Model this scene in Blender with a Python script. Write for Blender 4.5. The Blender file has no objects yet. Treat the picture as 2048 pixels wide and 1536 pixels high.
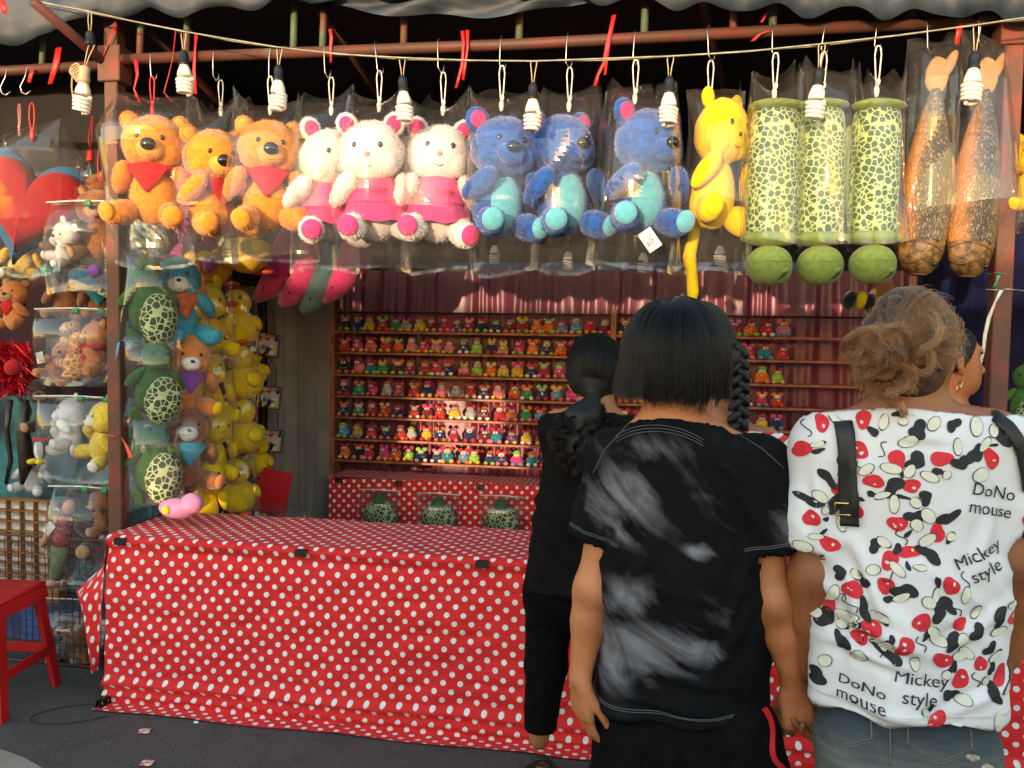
import bpy, math, random
import numpy as np
from mathutils import Vector, Matrix, Euler, noise
from mathutils.bvhtree import BVHTree

# ------------------------------------------------------------------ camera
SC = bpy.context.scene
COL = SC.collection
F = 1650.0                       # focal length in pixels of the 2048 wide photograph
YAW, PITCH, ROLL, CH = math.radians(9.7), math.radians(3.05), math.radians(0.92), 1.55
fwd = Vector((-math.sin(YAW)*math.cos(PITCH), math.cos(YAW)*math.cos(PITCH), -math.sin(PITCH)))
rt0 = Vector((math.cos(YAW), math.sin(YAW), 0))
up0 = rt0.cross(fwd)
rt = rt0*math.cos(ROLL)+up0*math.sin(ROLL)
up = up0*math.cos(ROLL)-rt0*math.sin(ROLL)
cam = bpy.data.cameras.new('camera')
cam.sensor_width = 36.0
cam.lens = 36.0*F/2048
cam.clip_start = 0.05
cam.clip_end = 2000
cam_o = bpy.data.objects.new('camera', cam)
COL.objects.link(cam_o)
cam_o.matrix_world = Matrix(((rt.x, up.x, -fwd.x, 0), (rt.y, up.y, -fwd.y, 0), (rt.z, up.z, -fwd.z, CH), (0, 0, 0, 1)))
SC.camera = cam_o

def ray(u, v):
    return fwd+rt*((u-1024)/F)-up*((v-768)/F)
def P(u, v, Y):
    """the place on the vertical plane at distance Y into the stall"""
    d = ray(u, v)
    t = Y/d.y
    return Vector((d.x*t, Y, CH+d.z*t))
def PZ(u, v, z):
    d = ray(u, v)
    t = (z-CH)/d.z
    return Vector((d.x*t, d.y*t, z))
def PX(u, v, X):
    d = ray(u, v)
    t = X/d.x
    return Vector((X, d.y*t, CH+d.z*t))

# ------------------------------------------------------------------ light: low warm sun behind the camera
SUN_EL = math.radians(2.6)
SUN_AZ = (-0.2, -1.0)            # horizontal direction towards the sun
W = bpy.data.worlds.new('World')
SC.world = W
W.use_nodes = True
wn = W.node_tree.nodes
sky = wn.new('ShaderNodeTexSky')
sky.sky_type = 'NISHITA'
sky.sun_disc = False
sky.sun_elevation = SUN_EL
sky.sun_rotation = math.atan2(SUN_AZ[0], SUN_AZ[1])
sky.air_density = 1.2
sky.dust_density = 0.4
sky.ozone_density = 1.35
bg = wn['Background']
bg.inputs['Strength'].default_value = 0.15
W.node_tree.links.new(sky.outputs[0], bg.inputs[0])
sl = bpy.data.lights.new('sun', 'SUN')
sl.energy = 0.5
sl.angle = math.radians(0.5)
sl.color = (1.0, 0.72, 0.46)
so = bpy.data.objects.new('sun', sl)
COL.objects.link(so)
n_ = math.hypot(*SUN_AZ)
sdir = Vector((SUN_AZ[0]/n_*math.cos(SUN_EL), SUN_AZ[1]/n_*math.cos(SUN_EL), math.sin(SUN_EL)))
so.rotation_euler = sdir.to_track_quat('Z', 'Y').to_euler()
so.location = (0, 0, 8)
SC.view_settings.view_transform = 'Standard'
SC.view_settings.look = 'None'
SC.view_settings.exposure = 3.45
SC.view_settings.gamma = 1.0
SC.view_settings.use_curve_mapping = False
SC.cycles.use_denoising = True
SC.cycles.max_bounces = 8
SC.cycles.transparent_max_bounces = 32
SC.cycles.caustics_reflective = False
SC.cycles.caustics_refractive = False
SC.cycles.sample_clamp_indirect = 4.0

# ------------------------------------------------------------------ helpers
RND = random.Random(7)
MATS = {}
def nd(nt, t, **kw):
    n = nt.nodes.new(t)
    for k, v in kw.items():
        setattr(n, k, v)
    return n
def newmat(name):
    m = bpy.data.materials.new(name)
    m.use_nodes = True
    nt = m.node_tree
    return m, nt, nt.nodes['Principled BSDF'], nt.links
def M(name, col=(.5, .5, .5), rough=.6, var=.12, vs=25, bump=0, bs=180, sheen=0, metal=0, spec=.4, coat=0, sss=0, dist=.004, col2=None, lo=.35, hi=.65):
    """plain procedural material: noise mottled colour, noise bump"""
    if name in MATS:
        return MATS[name]
    m, nt, b, L = newmat(name)
    tc = nd(nt, 'ShaderNodeTexCoord')
    n1 = nd(nt, 'ShaderNodeTexNoise')
    n1.inputs['Scale'].default_value = vs
    n1.inputs['Detail'].default_value = 5
    L.new(tc.outputs['Object'], n1.inputs['Vector'])
    cr = nd(nt, 'ShaderNodeValToRGB')
    c = Vector(col)
    a = c*(1-var)
    d = Vector(col2) if col2 else c*(1+var)
    cr.color_ramp.elements[0].position = lo
    cr.color_ramp.elements[1].position = hi
    cr.color_ramp.elements[0].color = (*a, 1)
    cr.color_ramp.elements[1].color = (min(d.x, 1), min(d.y, 1), min(d.z, 1), 1)
    L.new(n1.outputs['Fac'], cr.inputs['Fac'])
    L.new(cr.outputs['Color'], b.inputs['Base Color'])
    b.inputs['Roughness'].default_value = rough
    b.inputs['Metallic'].default_value = metal
    b.inputs['Specular IOR Level'].default_value = spec
    if sheen:
        b.inputs['Sheen Weight'].default_value = sheen
        b.inputs['Sheen Roughness'].default_value = .5
    if coat:
        b.inputs['Coat Weight'].default_value = coat
    if sss:
        b.inputs['Subsurface Weight'].default_value = sss
        b.inputs['Subsurface Radius'].default_value = (.012, .005, .003)
        b.inputs['Subsurface Scale'].default_value = 1
    if bump:
        n2 = nd(nt, 'ShaderNodeTexNoise')
        n2.inputs['Scale'].default_value = bs
        n2.inputs['Detail'].default_value = 4
        L.new(tc.outputs['Object'], n2.inputs['Vector'])
        bp = nd(nt, 'ShaderNodeBump')
        bp.inputs['Strength'].default_value = bump
        bp.inputs['Distance'].default_value = dist
        L.new(n2.outputs['Fac'], bp.inputs['Height'])
        L.new(bp.outputs['Normal'], b.inputs['Normal'])
    MATS[name] = m
    return m
def math_n(nt, op, a, b=None, c=None):
    n = nd(nt, 'ShaderNodeMath', operation=op)
    for i, x in enumerate((a, b, c)):
        if x is None:
            continue
        if isinstance(x, (int, float)):
            n.inputs[i].default_value = x
        else:
            nt.links.new(x, n.inputs[i])
    return n.outputs[0]
def mixc(nt, fac, a, b):
    n = nd(nt, 'ShaderNodeMix', data_type='RGBA')
    for i, x in ((0, fac), (6, a), (7, b)):
        if isinstance(x, tuple):
            n.inputs[i].default_value = (*x, 1)
        elif isinstance(x, (int, float)):
            n.inputs[i].default_value = x
        else:
            nt.links.new(x, n.inputs[i])
    return n.outputs[2]

class MB:
    """collects shapes into one mesh"""
    def __init__(s):
        s.v, s.f, s.mi, s.n, s.uv = [], [], [], 0, None
    def add(s, vs, fs, mi=0):
        s.v.append(np.asarray(vs, float).reshape(-1, 3))
        k = s.n
        s.f += [tuple(i+k for i in f) for f in fs]
        s.mi += [mi]*len(fs)
        s.n += len(s.v[-1])
        return s
    def box(s, c, d, rot=None, mi=0, bev=0):
        x, y, z = d[0]/2, d[1]/2, d[2]/2
        if bev:
            b = bev
            vs = []
            for sx in (-1, 1):
                for sy in (-1, 1):
                    for sz in (-1, 1):
                        vs += [(sx*(x-b), sy*(y-b), sz*z), (sx*(x-b), sy*y, sz*(z-b)), (sx*x, sy*(y-b), sz*(z-b))]
            fs = hull_faces(vs)
        else:
            vs = [(-x, -y, -z), (x, -y, -z), (x, y, -z), (-x, y, -z), (-x, -y, z), (x, -y, z), (x, y, z), (-x, y, z)]
            fs = [(0, 3, 2, 1), (4, 5, 6, 7), (0, 1, 5, 4), (1, 2, 6, 5), (2, 3, 7, 6), (3, 0, 4, 7)]
        vs = np.array(vs)
        if rot is not None:
            vs = vs @ np.array(rot.to_matrix() if hasattr(rot, 'to_matrix') else rot).T
        return s.add(vs+np.array(c), fs, mi)
    def bar(s, a, b, w, h=None, mi=0, bev=0):
        a, b = Vector(a), Vector(b)
        d = b-a
        q = d.to_track_quat('Z', 'Y')
        return s.box((a+b)/2, (w, h or w, d.length), q, mi, bev)
    def tube(s, pts, r, seg=8, mi=0, closed=False, caps=True):
        pts = [Vector(p) for p in pts]
        n = len(pts)
        rs = r if hasattr(r, '__len__') else [r]*n
        vs, fs = [], []
        up_ = None
        for i, p in enumerate(pts):
            if closed:
                t = pts[(i+1) % n]-pts[i-1]
            else:
                t = pts[min(i+1, n-1)]-pts[max(i-1, 0)]
            t = t.normalized() if t.length > 1e-9 else Vector((0, 0, 1))
            if up_ is None:
                up_ = t.orthogonal()
            up_ = (up_-t*up_.dot(t))
            up_ = up_.normalized() if up_.length > 1e-6 else t.orthogonal().normalized()
            b = t.cross(up_)
            for k in range(seg):
                a = 2*math.pi*k/seg
                vs.append(p+(up_*math.cos(a)+b*math.sin(a))*rs[i])
        m = n if closed else n-1
        for i in range(m):
            j = (i+1) % n
            for k in range(seg):
                l = (k+1) % seg
                fs.append((i*seg+k, i*seg+l, j*seg+l, j*seg+k))
        if caps and not closed:
            fs.append(tuple(range(seg-1, -1, -1)))
            fs.append(tuple((n-1)*seg+k for k in range(seg)))
        return s.add([tuple(v) for v in vs], fs, mi)
    def lathe(s, prof, c=(0, 0, 0), seg=20, mi=0, sy=1.0, caps=True):
        vs, fs = [], []
        n = len(prof)
        for r, z in prof:
            for k in range(seg):
                a = 2*math.pi*k/seg
                vs.append((c[0]+r*math.cos(a), c[1]+r*math.sin(a)*sy, c[2]+z))
        for i in range(n-1):
            for k in range(seg):
                l = (k+1) % seg
                fs.append((i*seg+k, i*seg+l, (i+1)*seg+l, (i+1)*seg+k))
        if caps:
            fs.append(tuple(range(seg-1, -1, -1)))
            fs.append(tuple((n-1)*seg+k for k in range(seg)))
        return s.add(vs, fs, mi)
    def ell(s, c, r, rot=None, seg=18, ring=12, mi=0, amp=0, fs_=14, taper=0, sq=1.0):
        """ellipsoid; taper narrows the top, amp adds soft lumps"""
        vs = []
        for i in range(1, ring):
            th = math.pi*i/ring
            for k in range(seg):
                a = 2*math.pi*k/seg
                vs.append((math.sin(th)*math.cos(a), math.sin(th)*math.sin(a), math.cos(th)))
        vs += [(0, 0, 1), (0, 0, -1)]
        v = np.array(vs)
        if sq != 1.0:
            v = np.sign(v)*np.abs(v)**sq
        if taper:
            v[:, :2] *= (1-taper*v[:, 2:3])
        v = v*np.array(r)
        if amp:
            v = np.array([Vector(p)*(1+amp*noise.noise(Vector(p)*fs_+Vector(c)*7)) for p in v])
        fs = []
        for i in range(ring-2):
            for k in range(seg):
                l = (k+1) % seg
                fs.append((i*seg+k, (i+1)*seg+k, (i+1)*seg+l, i*seg+l))
        t, b = (ring-1)*seg, (ring-1)*seg+1
        for k in range(seg):
            l = (k+1) % seg
            fs.append((t, k, l))
            fs.append((b, (ring-2)*seg+l, (ring-2)*seg+k))
        if rot is not None:
            if not hasattr(rot, 'to_matrix'):
                rot = Euler(rot)
            v = v @ np.array(rot.to_matrix()).T
        return s.add(v+np.array(c), fs, mi)
    def fuzz(s, n, ln, w=.0016, seed=1, mi=0, droop=.35):
        """tiny pile tufts standing on the surface collected so far"""
        V = np.concatenate(s.v)
        tri = []
        for f in s.f:
            for k in range(1, len(f)-1):
                tri.append((f[0], f[k], f[k+1]))
        tri = np.array(tri)
        rg = np.random.default_rng(seed)
        a, b, c = V[tri[:, 0]], V[tri[:, 1]], V[tri[:, 2]]
        nr = np.cross(b-a, c-a)
        ar = np.linalg.norm(nr, axis=1)+1e-12
        idx = rg.choice(len(tri), n, p=ar/ar.sum())
        q = rg.random((n, 2))
        fl = q.sum(1) > 1
        q[fl] = 1-q[fl]
        p = a[idx]+(b-a)[idx]*q[:, :1]+(c-a)[idx]*q[:, 1:]
        nn = nr[idx]/ar[idx, None]
        t = rg.normal(size=(n, 3))
        t -= nn*(t*nn).sum(1)[:, None]
        t /= np.linalg.norm(t, axis=1)[:, None]+1e-9
        d = nn+t*rg.normal(0, droop, (n, 1))+np.array([0, 0, -.25])
        d /= np.linalg.norm(d, axis=1)[:, None]
        side = np.cross(nn, t)
        l = ln*rg.uniform(.5, 1.2, (n, 1))
        vs = np.stack([p-side*w-nn*.001, p+side*w-nn*.001, p+d*l], 1).reshape(-1, 3)
        k = s.n
        s.v.append(vs)
        s.f += [(k+3*i, k+3*i+1, k+3*i+2) for i in range(n)]
        s.mi += [mi]*n
        s.n += 3*n
        return s
    def mesh(s, name, mats=(), smooth=True):
        me = bpy.data.meshes.new(name)
        V = np.concatenate(s.v) if s.v else np.zeros((0, 3))
        me.from_pydata([tuple(map(float, x)) for x in V], [], s.f)
        for m in (mats if isinstance(mats, (list, tuple)) else [mats]):
            me.materials.append(m)
        me.polygons.foreach_set('material_index', s.mi)
        me.polygons.foreach_set('use_smooth', [smooth]*len(s.f))
        me.update()
        return me
    def build(s, name, mats, parent=None, smooth=True, loc=None, **kw):
        return obj(name, s.mesh(name, mats, smooth), parent, loc, **kw)

def hull_faces(vs):
    import bmesh
    bm = bmesh.new()
    for v in vs:
        bm.verts.new(v)
    bm.verts.index_update()
    r = bmesh.ops.convex_hull(bm, input=bm.verts)
    bm.verts.index_update()
    fs = [tuple(v.index for v in f.verts) for f in bm.faces]
    bm.free()
    return fs

def obj(name, me, parent=None, loc=None, rot=None, label=None):
    o = bpy.data.objects.new(name, me)
    COL.objects.link(o)
    if parent is not None:
        o.parent = parent
    if loc is not None:
        o.location = loc
    if rot is not None:
        o.rotation_euler = rot
    if label:
        o['label'] = label
    return o
def tag(o, label, cat=None, group=None, kind=None):
    o['label'] = label
    if cat:
        o['category'] = cat
    if group:
        o['group'] = group
    if kind:
        o['kind'] = kind
    return o
def thing(name, label, cat, loc=(0, 0, 0), rot=None, group=None):
    o = obj(name, None, None, loc, rot)
    o.empty_display_size = .05
    return tag(o, label, cat, group)
def copy_tree(o, parent=None):
    c = o.copy()
    COL.objects.link(c)
    c.parent = parent
    for ch in o.children:
        copy_tree(ch, c)
    return c
def autosmooth(o, ang=35):
    me = o.data
    me.polygons.foreach_set('use_smooth', [True]*len(me.polygons))
    try:
        me.set_sharp_from_angle(angle=math.radians(ang))
    except Exception:
        pass
    return o

# ------------------------------------------------------------------ soft solids from distance fields
class Sdf:
    def __init__(s, axes):
        s.ax = [np.asarray(a, np.float32) for a in axes]
        s.D = np.full([len(a) for a in axes], 1.0, np.float32)
    def _sl(s, lo, hi):
        r = []
        for a, l, h in zip(s.ax, lo, hi):
            i, j = np.searchsorted(a, l), np.searchsorted(a, h)
            r.append(slice(max(i-1, 0), min(j+1, len(a))))
        return tuple(r)
    def _pts(s, sl):
        return (s.ax[0][sl[0]][:, None, None], s.ax[1][sl[1]][None, :, None], s.ax[2][sl[2]][None, None, :])
    def _un(s, sl, d, k):
        e = s.D[sl]
        if k > 0:
            h = np.clip(.5+.5*(e-d)/k, 0, 1)
            s.D[sl] = e*(1-h)+d*h-k*h*(1-h)
        else:
            s.D[sl] = np.minimum(e, d)
    def cone(s, a, b, ra, rb, k=.02, fy=1.0, fx=1.0, trunc=None):
        a, b = np.array(a, np.float32), np.array(b, np.float32)
        m = max(ra, rb)*max(fy, fx, 1)+k+.04
        sl = s._sl(np.minimum(a, b)-m, np.maximum(a, b)+m)
        x, y, z = s._pts(sl)
        sc = np.array([fx, fy, 1], np.float32)
        A, B = a/sc, b/sc
        ab = B-A
        px, py, pz = x/fx-A[0], y/fy-A[1], z-A[2]
        t = np.clip((px*ab[0]+py*ab[1]+pz*ab[2])/max(float(ab@ab), 1e-9), 0, 1)
        d = np.sqrt((px-t*ab[0])**2+(py-t*ab[1])**2+(pz-t*ab[2])**2)-(ra+(rb-ra)*t)
        d = d*min(fx, fy, 1)
        if trunc is not None:
            p, n = trunc
            d = np.maximum(d, (x-p[0])*n[0]+(y-p[1])*n[1]+(z-p[2])*n[2])
        s._un(sl, d, k)
        return s
    def ell(s, c, r, k=.02):
        c, r = np.array(c, np.float32), np.array(r, np.float32)
        m = k+.04
        sl = s._sl(c-r-m, c+r+m)
        x, y, z = s._pts(sl)
        q = np.sqrt(((x-c[0])/r[0])**2+((y-c[1])/r[1])**2+((z-c[2])/r[2])**2)
        s._un(sl, (q-1)*float(r.min()), k)
        return s
    def cut(s, p, n, k=0, box=None):
        """keeps what lies behind the plane (where n.(x-p) < 0)"""
        n = np.array(n, np.float32)
        n = n/np.linalg.norm(n)
        sl = tuple(slice(0, len(a)) for a in s.ax) if box is None else s._sl(box[0], box[1])
        x, y, z = s._pts(sl)
        s.D[sl] = np.maximum(s.D[sl], (x-p[0])*n[0]+(y-p[1])*n[1]+(z-p[2])*n[2])
        return s
    def net(s):
        D = s.D
        D[0], D[-1], D[:, 0], D[:, -1], D[:, :, 0], D[:, :, -1] = 1, 1, 1, 1, 1, 1
        nx, ny, nz = D.shape
        ins = D < 0
        acc = np.zeros((nx-1, ny-1, nz-1, 3), np.float32)
        cnt = np.zeros((nx-1, ny-1, nz-1), np.float32)
        crossing = []
        for ax in range(3):
            n = [nx, ny, nz]
            lo = [slice(None)]*3
            hi = [slice(None)]*3
            lo[ax] = slice(0, n[ax]-1)
            hi[ax] = slice(1, n[ax])
            d0, d1 = D[tuple(lo)], D[tuple(hi)]
            cr = ins[tuple(lo)] != ins[tuple(hi)]
            crossing.append((cr, ins[tuple(lo)]))
            I = np.argwhere(cr)
            a, b = d0[cr], d1[cr]
            t = a/(a-b)
            p = np.stack([s.ax[k][I[:, k]] for k in range(3)], 1)
            p[:, ax] += t*(s.ax[ax][I[:, ax]+1]-s.ax[ax][I[:, ax]])
            o1, o2 = [k for k in range(3) if k != ax]
            for e1 in (0, -1):
                for e2 in (0, -1):
                    J = I.copy()
                    J[:, o1] += e1
                    J[:, o2] += e2
                    ok = (J[:, o1] >= 0) & (J[:, o2] >= 0) & (J[:, o1] < n[o1]-1) & (J[:, o2] < n[o2]-1)
                    Jo = J[ok]
                    np.add.at(acc, (Jo[:, 0], Jo[:, 1], Jo[:, 2]), p[ok])
                    np.add.at(cnt, (Jo[:, 0], Jo[:, 1], Jo[:, 2]), 1)
        act = cnt > 0
        idx = np.full(cnt.shape, -1, np.int64)
        idx[act] = np.arange(int(act.sum()))
        V = acc[act]/cnt[act][:, None]
        faces = []
        for ax in range(3):
            cr, i0 = crossing[ax]
            I = np.argwhere(cr)
            fl = i0[cr]
            o1, o2 = [(1, 2), (2, 0), (0, 1)][ax]
            ok = (I[:, o1] > 0) & (I[:, o2] > 0) & (I[:, o1] < cnt.shape[o1]) & (I[:, o2] < cnt.shape[o2])
            I, fl = I[ok], fl[ok]
            def g(e1, e2):
                J = I.copy()
                J[:, o1] += e1
                J[:, o2] += e2
                return idx[J[:, 0], J[:, 1], J[:, 2]]
            q = np.stack([g(-1, -1), g(0, -1), g(0, 0), g(-1, 0)], 1)
            q[~fl] = q[~fl][:, ::-1]
            faces.append(q)
        Q = np.concatenate(faces)
        return V.astype(float), Q
def axis(lo, hi, h, fine=()):
    """grid coordinates with finer spacing inside the given ranges (lo, hi, step)"""
    out = [lo]
    while out[-1] < hi:
        st = h
        for a, b, f in fine:
            if a <= out[-1] <= b:
                st = min(st, f)
        out.append(out[-1]+st)
    return np.array(out)
def smooth_mesh(V, Q, it=2, lam=.5):
    n = len(V)
    E = np.concatenate([Q[:, [0, 1]], Q[:, [1, 2]], Q[:, [2, 3]], Q[:, [3, 0]]])
    E = np.concatenate([E, E[:, ::-1]])
    deg = np.bincount(E[:, 0], minlength=n)[:, None]
    for _ in range(it):
        S = np.zeros_like(V)
        for k in range(3):
            S[:, k] = np.bincount(E[:, 0], weights=V[E[:, 1], k], minlength=n)
        V = V+(S/np.maximum(deg, 1)-V)*lam
    return V
def vnormals(V, Q):
    nr = np.cross(V[Q[:, 2]]-V[Q[:, 0]], V[Q[:, 3]]-V[Q[:, 1]])
    N = np.zeros_like(V)
    for k in range(4):
        for c in range(3):
            N[:, c] += np.bincount(Q[:, k], weights=nr[:, c], minlength=len(V))
    return N/(np.linalg.norm(N, axis=1)[:, None]+1e-12)
def qmesh(name, V, Q, mats, smooth=True):
    me = bpy.data.meshes.new(name)
    me.from_pydata(V.tolist(), [], Q.tolist())
    for m in (mats if isinstance(mats, (list, tuple)) else [mats]):
        me.materials.append(m)
    me.polygons.foreach_set('use_smooth', [smooth]*len(Q))
    me.update()
    return me
def nz(p, f=1.0, o=0.0):
    return noise.noise(Vector((p[0]*f+o, p[1]*f+o*.7, p[2]*f-o)))
# ------------------------------------------------------------------ materials of the place
def rust_mat(name, base, red, green=(.10, .16, .10), gl=.62):
    m, nt, b, L = newmat(name)
    tc = nd(nt, 'ShaderNodeTexCoord')
    n1 = nd(nt, 'ShaderNodeTexNoise'); n1.inputs['Scale'].default_value = 9; n1.inputs['Detail'].default_value = 8
    n2 = nd(nt, 'ShaderNodeTexNoise'); n2.inputs['Scale'].default_value = 55; n2.inputs['Detail'].default_value = 6
    n3 = nd(nt, 'ShaderNodeTexNoise'); n3.inputs['Scale'].default_value = 5.3; n3.inputs['Detail'].default_value = 7
    for n in (n1, n2, n3):
        L.new(tc.outputs['Object'], n.inputs['Vector'])
    f1 = math_n(nt, 'MULTIPLY', math_n(nt, 'SUBTRACT', n1.outputs['Fac'], .47), 9)
    f1 = nd(nt, 'ShaderNodeClamp'); L.new(math_n(nt, 'MULTIPLY', math_n(nt, 'SUBTRACT', n1.outputs['Fac'], .47), 9), f1.inputs[0])
    f3 = nd(nt, 'ShaderNodeClamp'); L.new(math_n(nt, 'MULTIPLY', math_n(nt, 'SUBTRACT', n3.outputs['Fac'], gl), 14), f3.inputs[0])
    c = mixc(nt, f1.outputs[0], base, red)
    c = mixc(nt, f3.outputs[0], c, green)
    c = mixc(nt, math_n(nt, 'MULTIPLY', n2.outputs['Fac'], .55), c, (.05, .025, .015))
    L.new(c, b.inputs['Base Color'])
    b.inputs['Roughness'].default_value = .62
    bp = nd(nt, 'ShaderNodeBump'); bp.inputs['Strength'].default_value = .35; bp.inputs['Distance'].default_value = .003
    L.new(n2.outputs['Fac'], bp.inputs['Height']); L.new(bp.outputs['Normal'], b.inputs['Normal'])
    return m
M_post = rust_mat('rusty red oxide steel', (.115, .042, .022), (.21, .040, .022), gl=.75)
M_pipe = rust_mat('rusty pipe', (.085, .034, .020), (.13, .028, .020), gl=.68)
M_rung = rust_mat('rusty green pipe', (.13, .06, .035), (.18, .045, .03), (.08, .15, .09), gl=.46)
M_dark = M('dark roof tarp', (.0035, .004, .007), .75, .4, 3, .3, 12, dist=.02)
M_navy = M('navy side tarp', (.014, .02, .09), .6, .3, 4, .4, 10, dist=.03)
M_bluet = M('blue woven tarp', (.04, .09, .30), .5, .5, 7, .4, 30, dist=.01, col2=(.05, .12, .36))
M_val = M('weathered grey blue tarp', (.022, .040, .072), .6, .35, 6, .4, 9, dist=.02, col2=(.052, .068, .088))
M_curt = M('maroon satin', (.17, .023, .050), .36, .18, 3, .12, 60, spec=.5, sheen=.2, dist=.004)
M_greyc = M('grey sheet', (.25, .215, .185), .8, .15, 4, .2, 30)
M_wood = M('varnished shelf wood', (.30, .085, .035), .45, .35, 14, .15, 80)
M_black = M('black plastic', (.012, .012, .013), .35, .2, 30)
M_blk_metal = M('black clip steel', (.004, .004, .0045), .4, .2, 30, spec=.25)
M_steel = M('bright steel wire', (.55, .53, .5), .3, .2, 40, metal=1)
M_white_rub = M('white rubber', (.78, .74, .66), .5, .06, 30)
M_red_rub = M('red rubber', (.62, .03, .03), .45, .1, 30)
M_ribbon = M('red raffia', (.60, .02, .02), .42, .25, 60, spec=.5)
M_wire = M('grey green cable', (.30, .30, .22), .45, .3, 20)
M_tan_wire = M('tan flex', (.50, .40, .26), .5, .15, 20)
M_bulbw = M('white bulb glass', (.80, .77, .70), .22, .04, 20, spec=.6, sss=.0)
M_bulbb = M('cream bulb base', (.74, .69, .58), .4, .06, 20)

m, nt, b, L = newmat('red cloth with white dots')        # printed dots, laid out along the cloth
uvn = nd(nt, 'ShaderNodeUVMap', uv_map='UVMap')
mp = nd(nt, 'ShaderNodeMapping')
mp.inputs['Rotation'].default_value = (0, 0, math.radians(45))
mp.inputs['Scale'].default_value = (1/.0464, 1/.0464, 1)
L.new(uvn.outputs[0], mp.inputs[0])
fr = nd(nt, 'ShaderNodeVectorMath', operation='FRACTION'); L.new(mp.outputs[0], fr.inputs[0])
su = nd(nt, 'ShaderNodeVectorMath', operation='SUBTRACT'); L.new(fr.outputs[0], su.inputs[0]); su.inputs[1].default_value = (.5, .5, 0)
mu = nd(nt, 'ShaderNodeVectorMath', operation='MULTIPLY'); L.new(su.outputs[0], mu.inputs[0]); mu.inputs[1].default_value = (1, 1, 0)
ln = nd(nt, 'ShaderNodeVectorMath', operation='LENGTH'); L.new(mu.outputs[0], ln.inputs[0])
tc = nd(nt, 'ShaderNodeTexCoord')
nn = nd(nt, 'ShaderNodeTexNoise'); nn.inputs['Scale'].default_value = 260; L.new(tc.outputs['Object'], nn.inputs['Vector'])
rad = math_n(nt, 'ADD', ln.outputs['Value'], math_n(nt, 'MULTIPLY', nn.outputs['Fac'], .03))
dot = nd(nt, 'ShaderNodeMapRange'); dot.inputs['From Min'].default_value = .258; dot.inputs['From Max'].default_value = .242
L.new(rad, dot.inputs['Value'])
nb = nd(nt, 'ShaderNodeTexNoise'); nb.inputs['Scale'].default_value = 2.2; nb.inputs['Detail'].default_value = 6; L.new(tc.outputs['Object'], nb.inputs['Vector'])
red = mixc(nt, nb.outputs['Fac'], (.60, .014, .015), (.80, .032, .028))
nb2 = nd(nt, 'ShaderNodeTexNoise'); nb2.inputs['Scale'].default_value = 24; nb2.inputs['Detail'].default_value = 3; L.new(tc.outputs['Object'], nb2.inputs['Vector'])
wht = mixc(nt, nb2.outputs['Fac'], (.70, .69, .65), (.86, .85, .82))
L.new(mixc(nt, dot.outputs[0], red, wht), b.inputs['Base Color'])
b.inputs['Roughness'].default_value = .75
b.inputs['Specular IOR Level'].default_value = .25
b.inputs['Sheen Weight'].default_value = .06
nw = nd(nt, 'ShaderNodeTexNoise'); nw.inputs['Scale'].default_value = 7; nw.inputs['Detail'].default_value = 9; nw.inputs['Distortion'].default_value = .6
mpw = nd(nt, 'ShaderNodeMapping'); mpw.inputs['Scale'].default_value = (1, 1, 2.6); L.new(tc.outputs['Object'], mpw.inputs[0]); L.new(mpw.outputs[0], nw.inputs['Vector'])
bp = nd(nt, 'ShaderNodeBump'); bp.inputs['Strength'].default_value = .6; bp.inputs['Distance'].default_value = .022
L.new(nw.outputs['Fac'], bp.inputs['Height']); L.new(bp.outputs['Normal'], b.inputs['Normal'])
M_dots = m

m, nt, b, L = newmat('asphalt')
tc = nd(nt, 'ShaderNodeTexCoord')
na = nd(nt, 'ShaderNodeTexNoise'); na.inputs['Scale'].default_value = 1.1; na.inputs['Detail'].default_value = 6
ng = nd(nt, 'ShaderNodeTexNoise'); ng.inputs['Scale'].default_value = 190; ng.inputs['Detail'].default_value = 3
vo = nd(nt, 'ShaderNodeTexVoronoi'); vo.inputs['Scale'].default_value = 75
vo2 = nd(nt, 'ShaderNodeTexVoronoi'); vo2.inputs['Scale'].default_value = 19
for n in (na, ng, vo, vo2):
    L.new(tc.outputs['Object'], n.inputs['Vector'])
nst = nd(nt, 'ShaderNodeTexNoise'); nst.inputs['Scale'].default_value = 6; nst.inputs['Detail'].default_value = 9; nst.inputs['Distortion'].default_value = .8; L.new(tc.outputs['Object'], nst.inputs['Vector'])
st_ = nd(nt, 'ShaderNodeMapRange'); st_.inputs['From Min'].default_value = .52; st_.inputs['From Max'].default_value = .68; L.new(nst.outputs['Fac'], st_.inputs['Value'])
c = mixc(nt, na.outputs['Fac'], (.038, .034, .031), (.092, .082, .073))
c = mixc(nt, math_n(nt, 'MULTIPLY', st_.outputs[0], .6), c, (.030, .027, .025))
c = mixc(nt, math_n(nt, 'MULTIPLY', ng.outputs['Fac'], .6), c, (.075, .07, .065))
c = mixc(nt, math_n(nt, 'LESS_THAN', vo.outputs['Distance'], .16), c, (.20, .185, .17))
c = mixc(nt, math_n(nt, 'LESS_THAN', vo2.outputs['Distance'], .05), c, (.32, .30, .28))
L.new(c, b.inputs['Base Color']); b.inputs['Roughness'].default_value = .85
bp = nd(nt, 'ShaderNodeBump'); bp.inputs['Strength'].default_value = .6; bp.inputs['Distance'].default_value = .004
L.new(ng.outputs['Fac'], bp.inputs['Height']); L.new(bp.outputs['Normal'], b.inputs['Normal'])
M_asph = m

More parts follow.
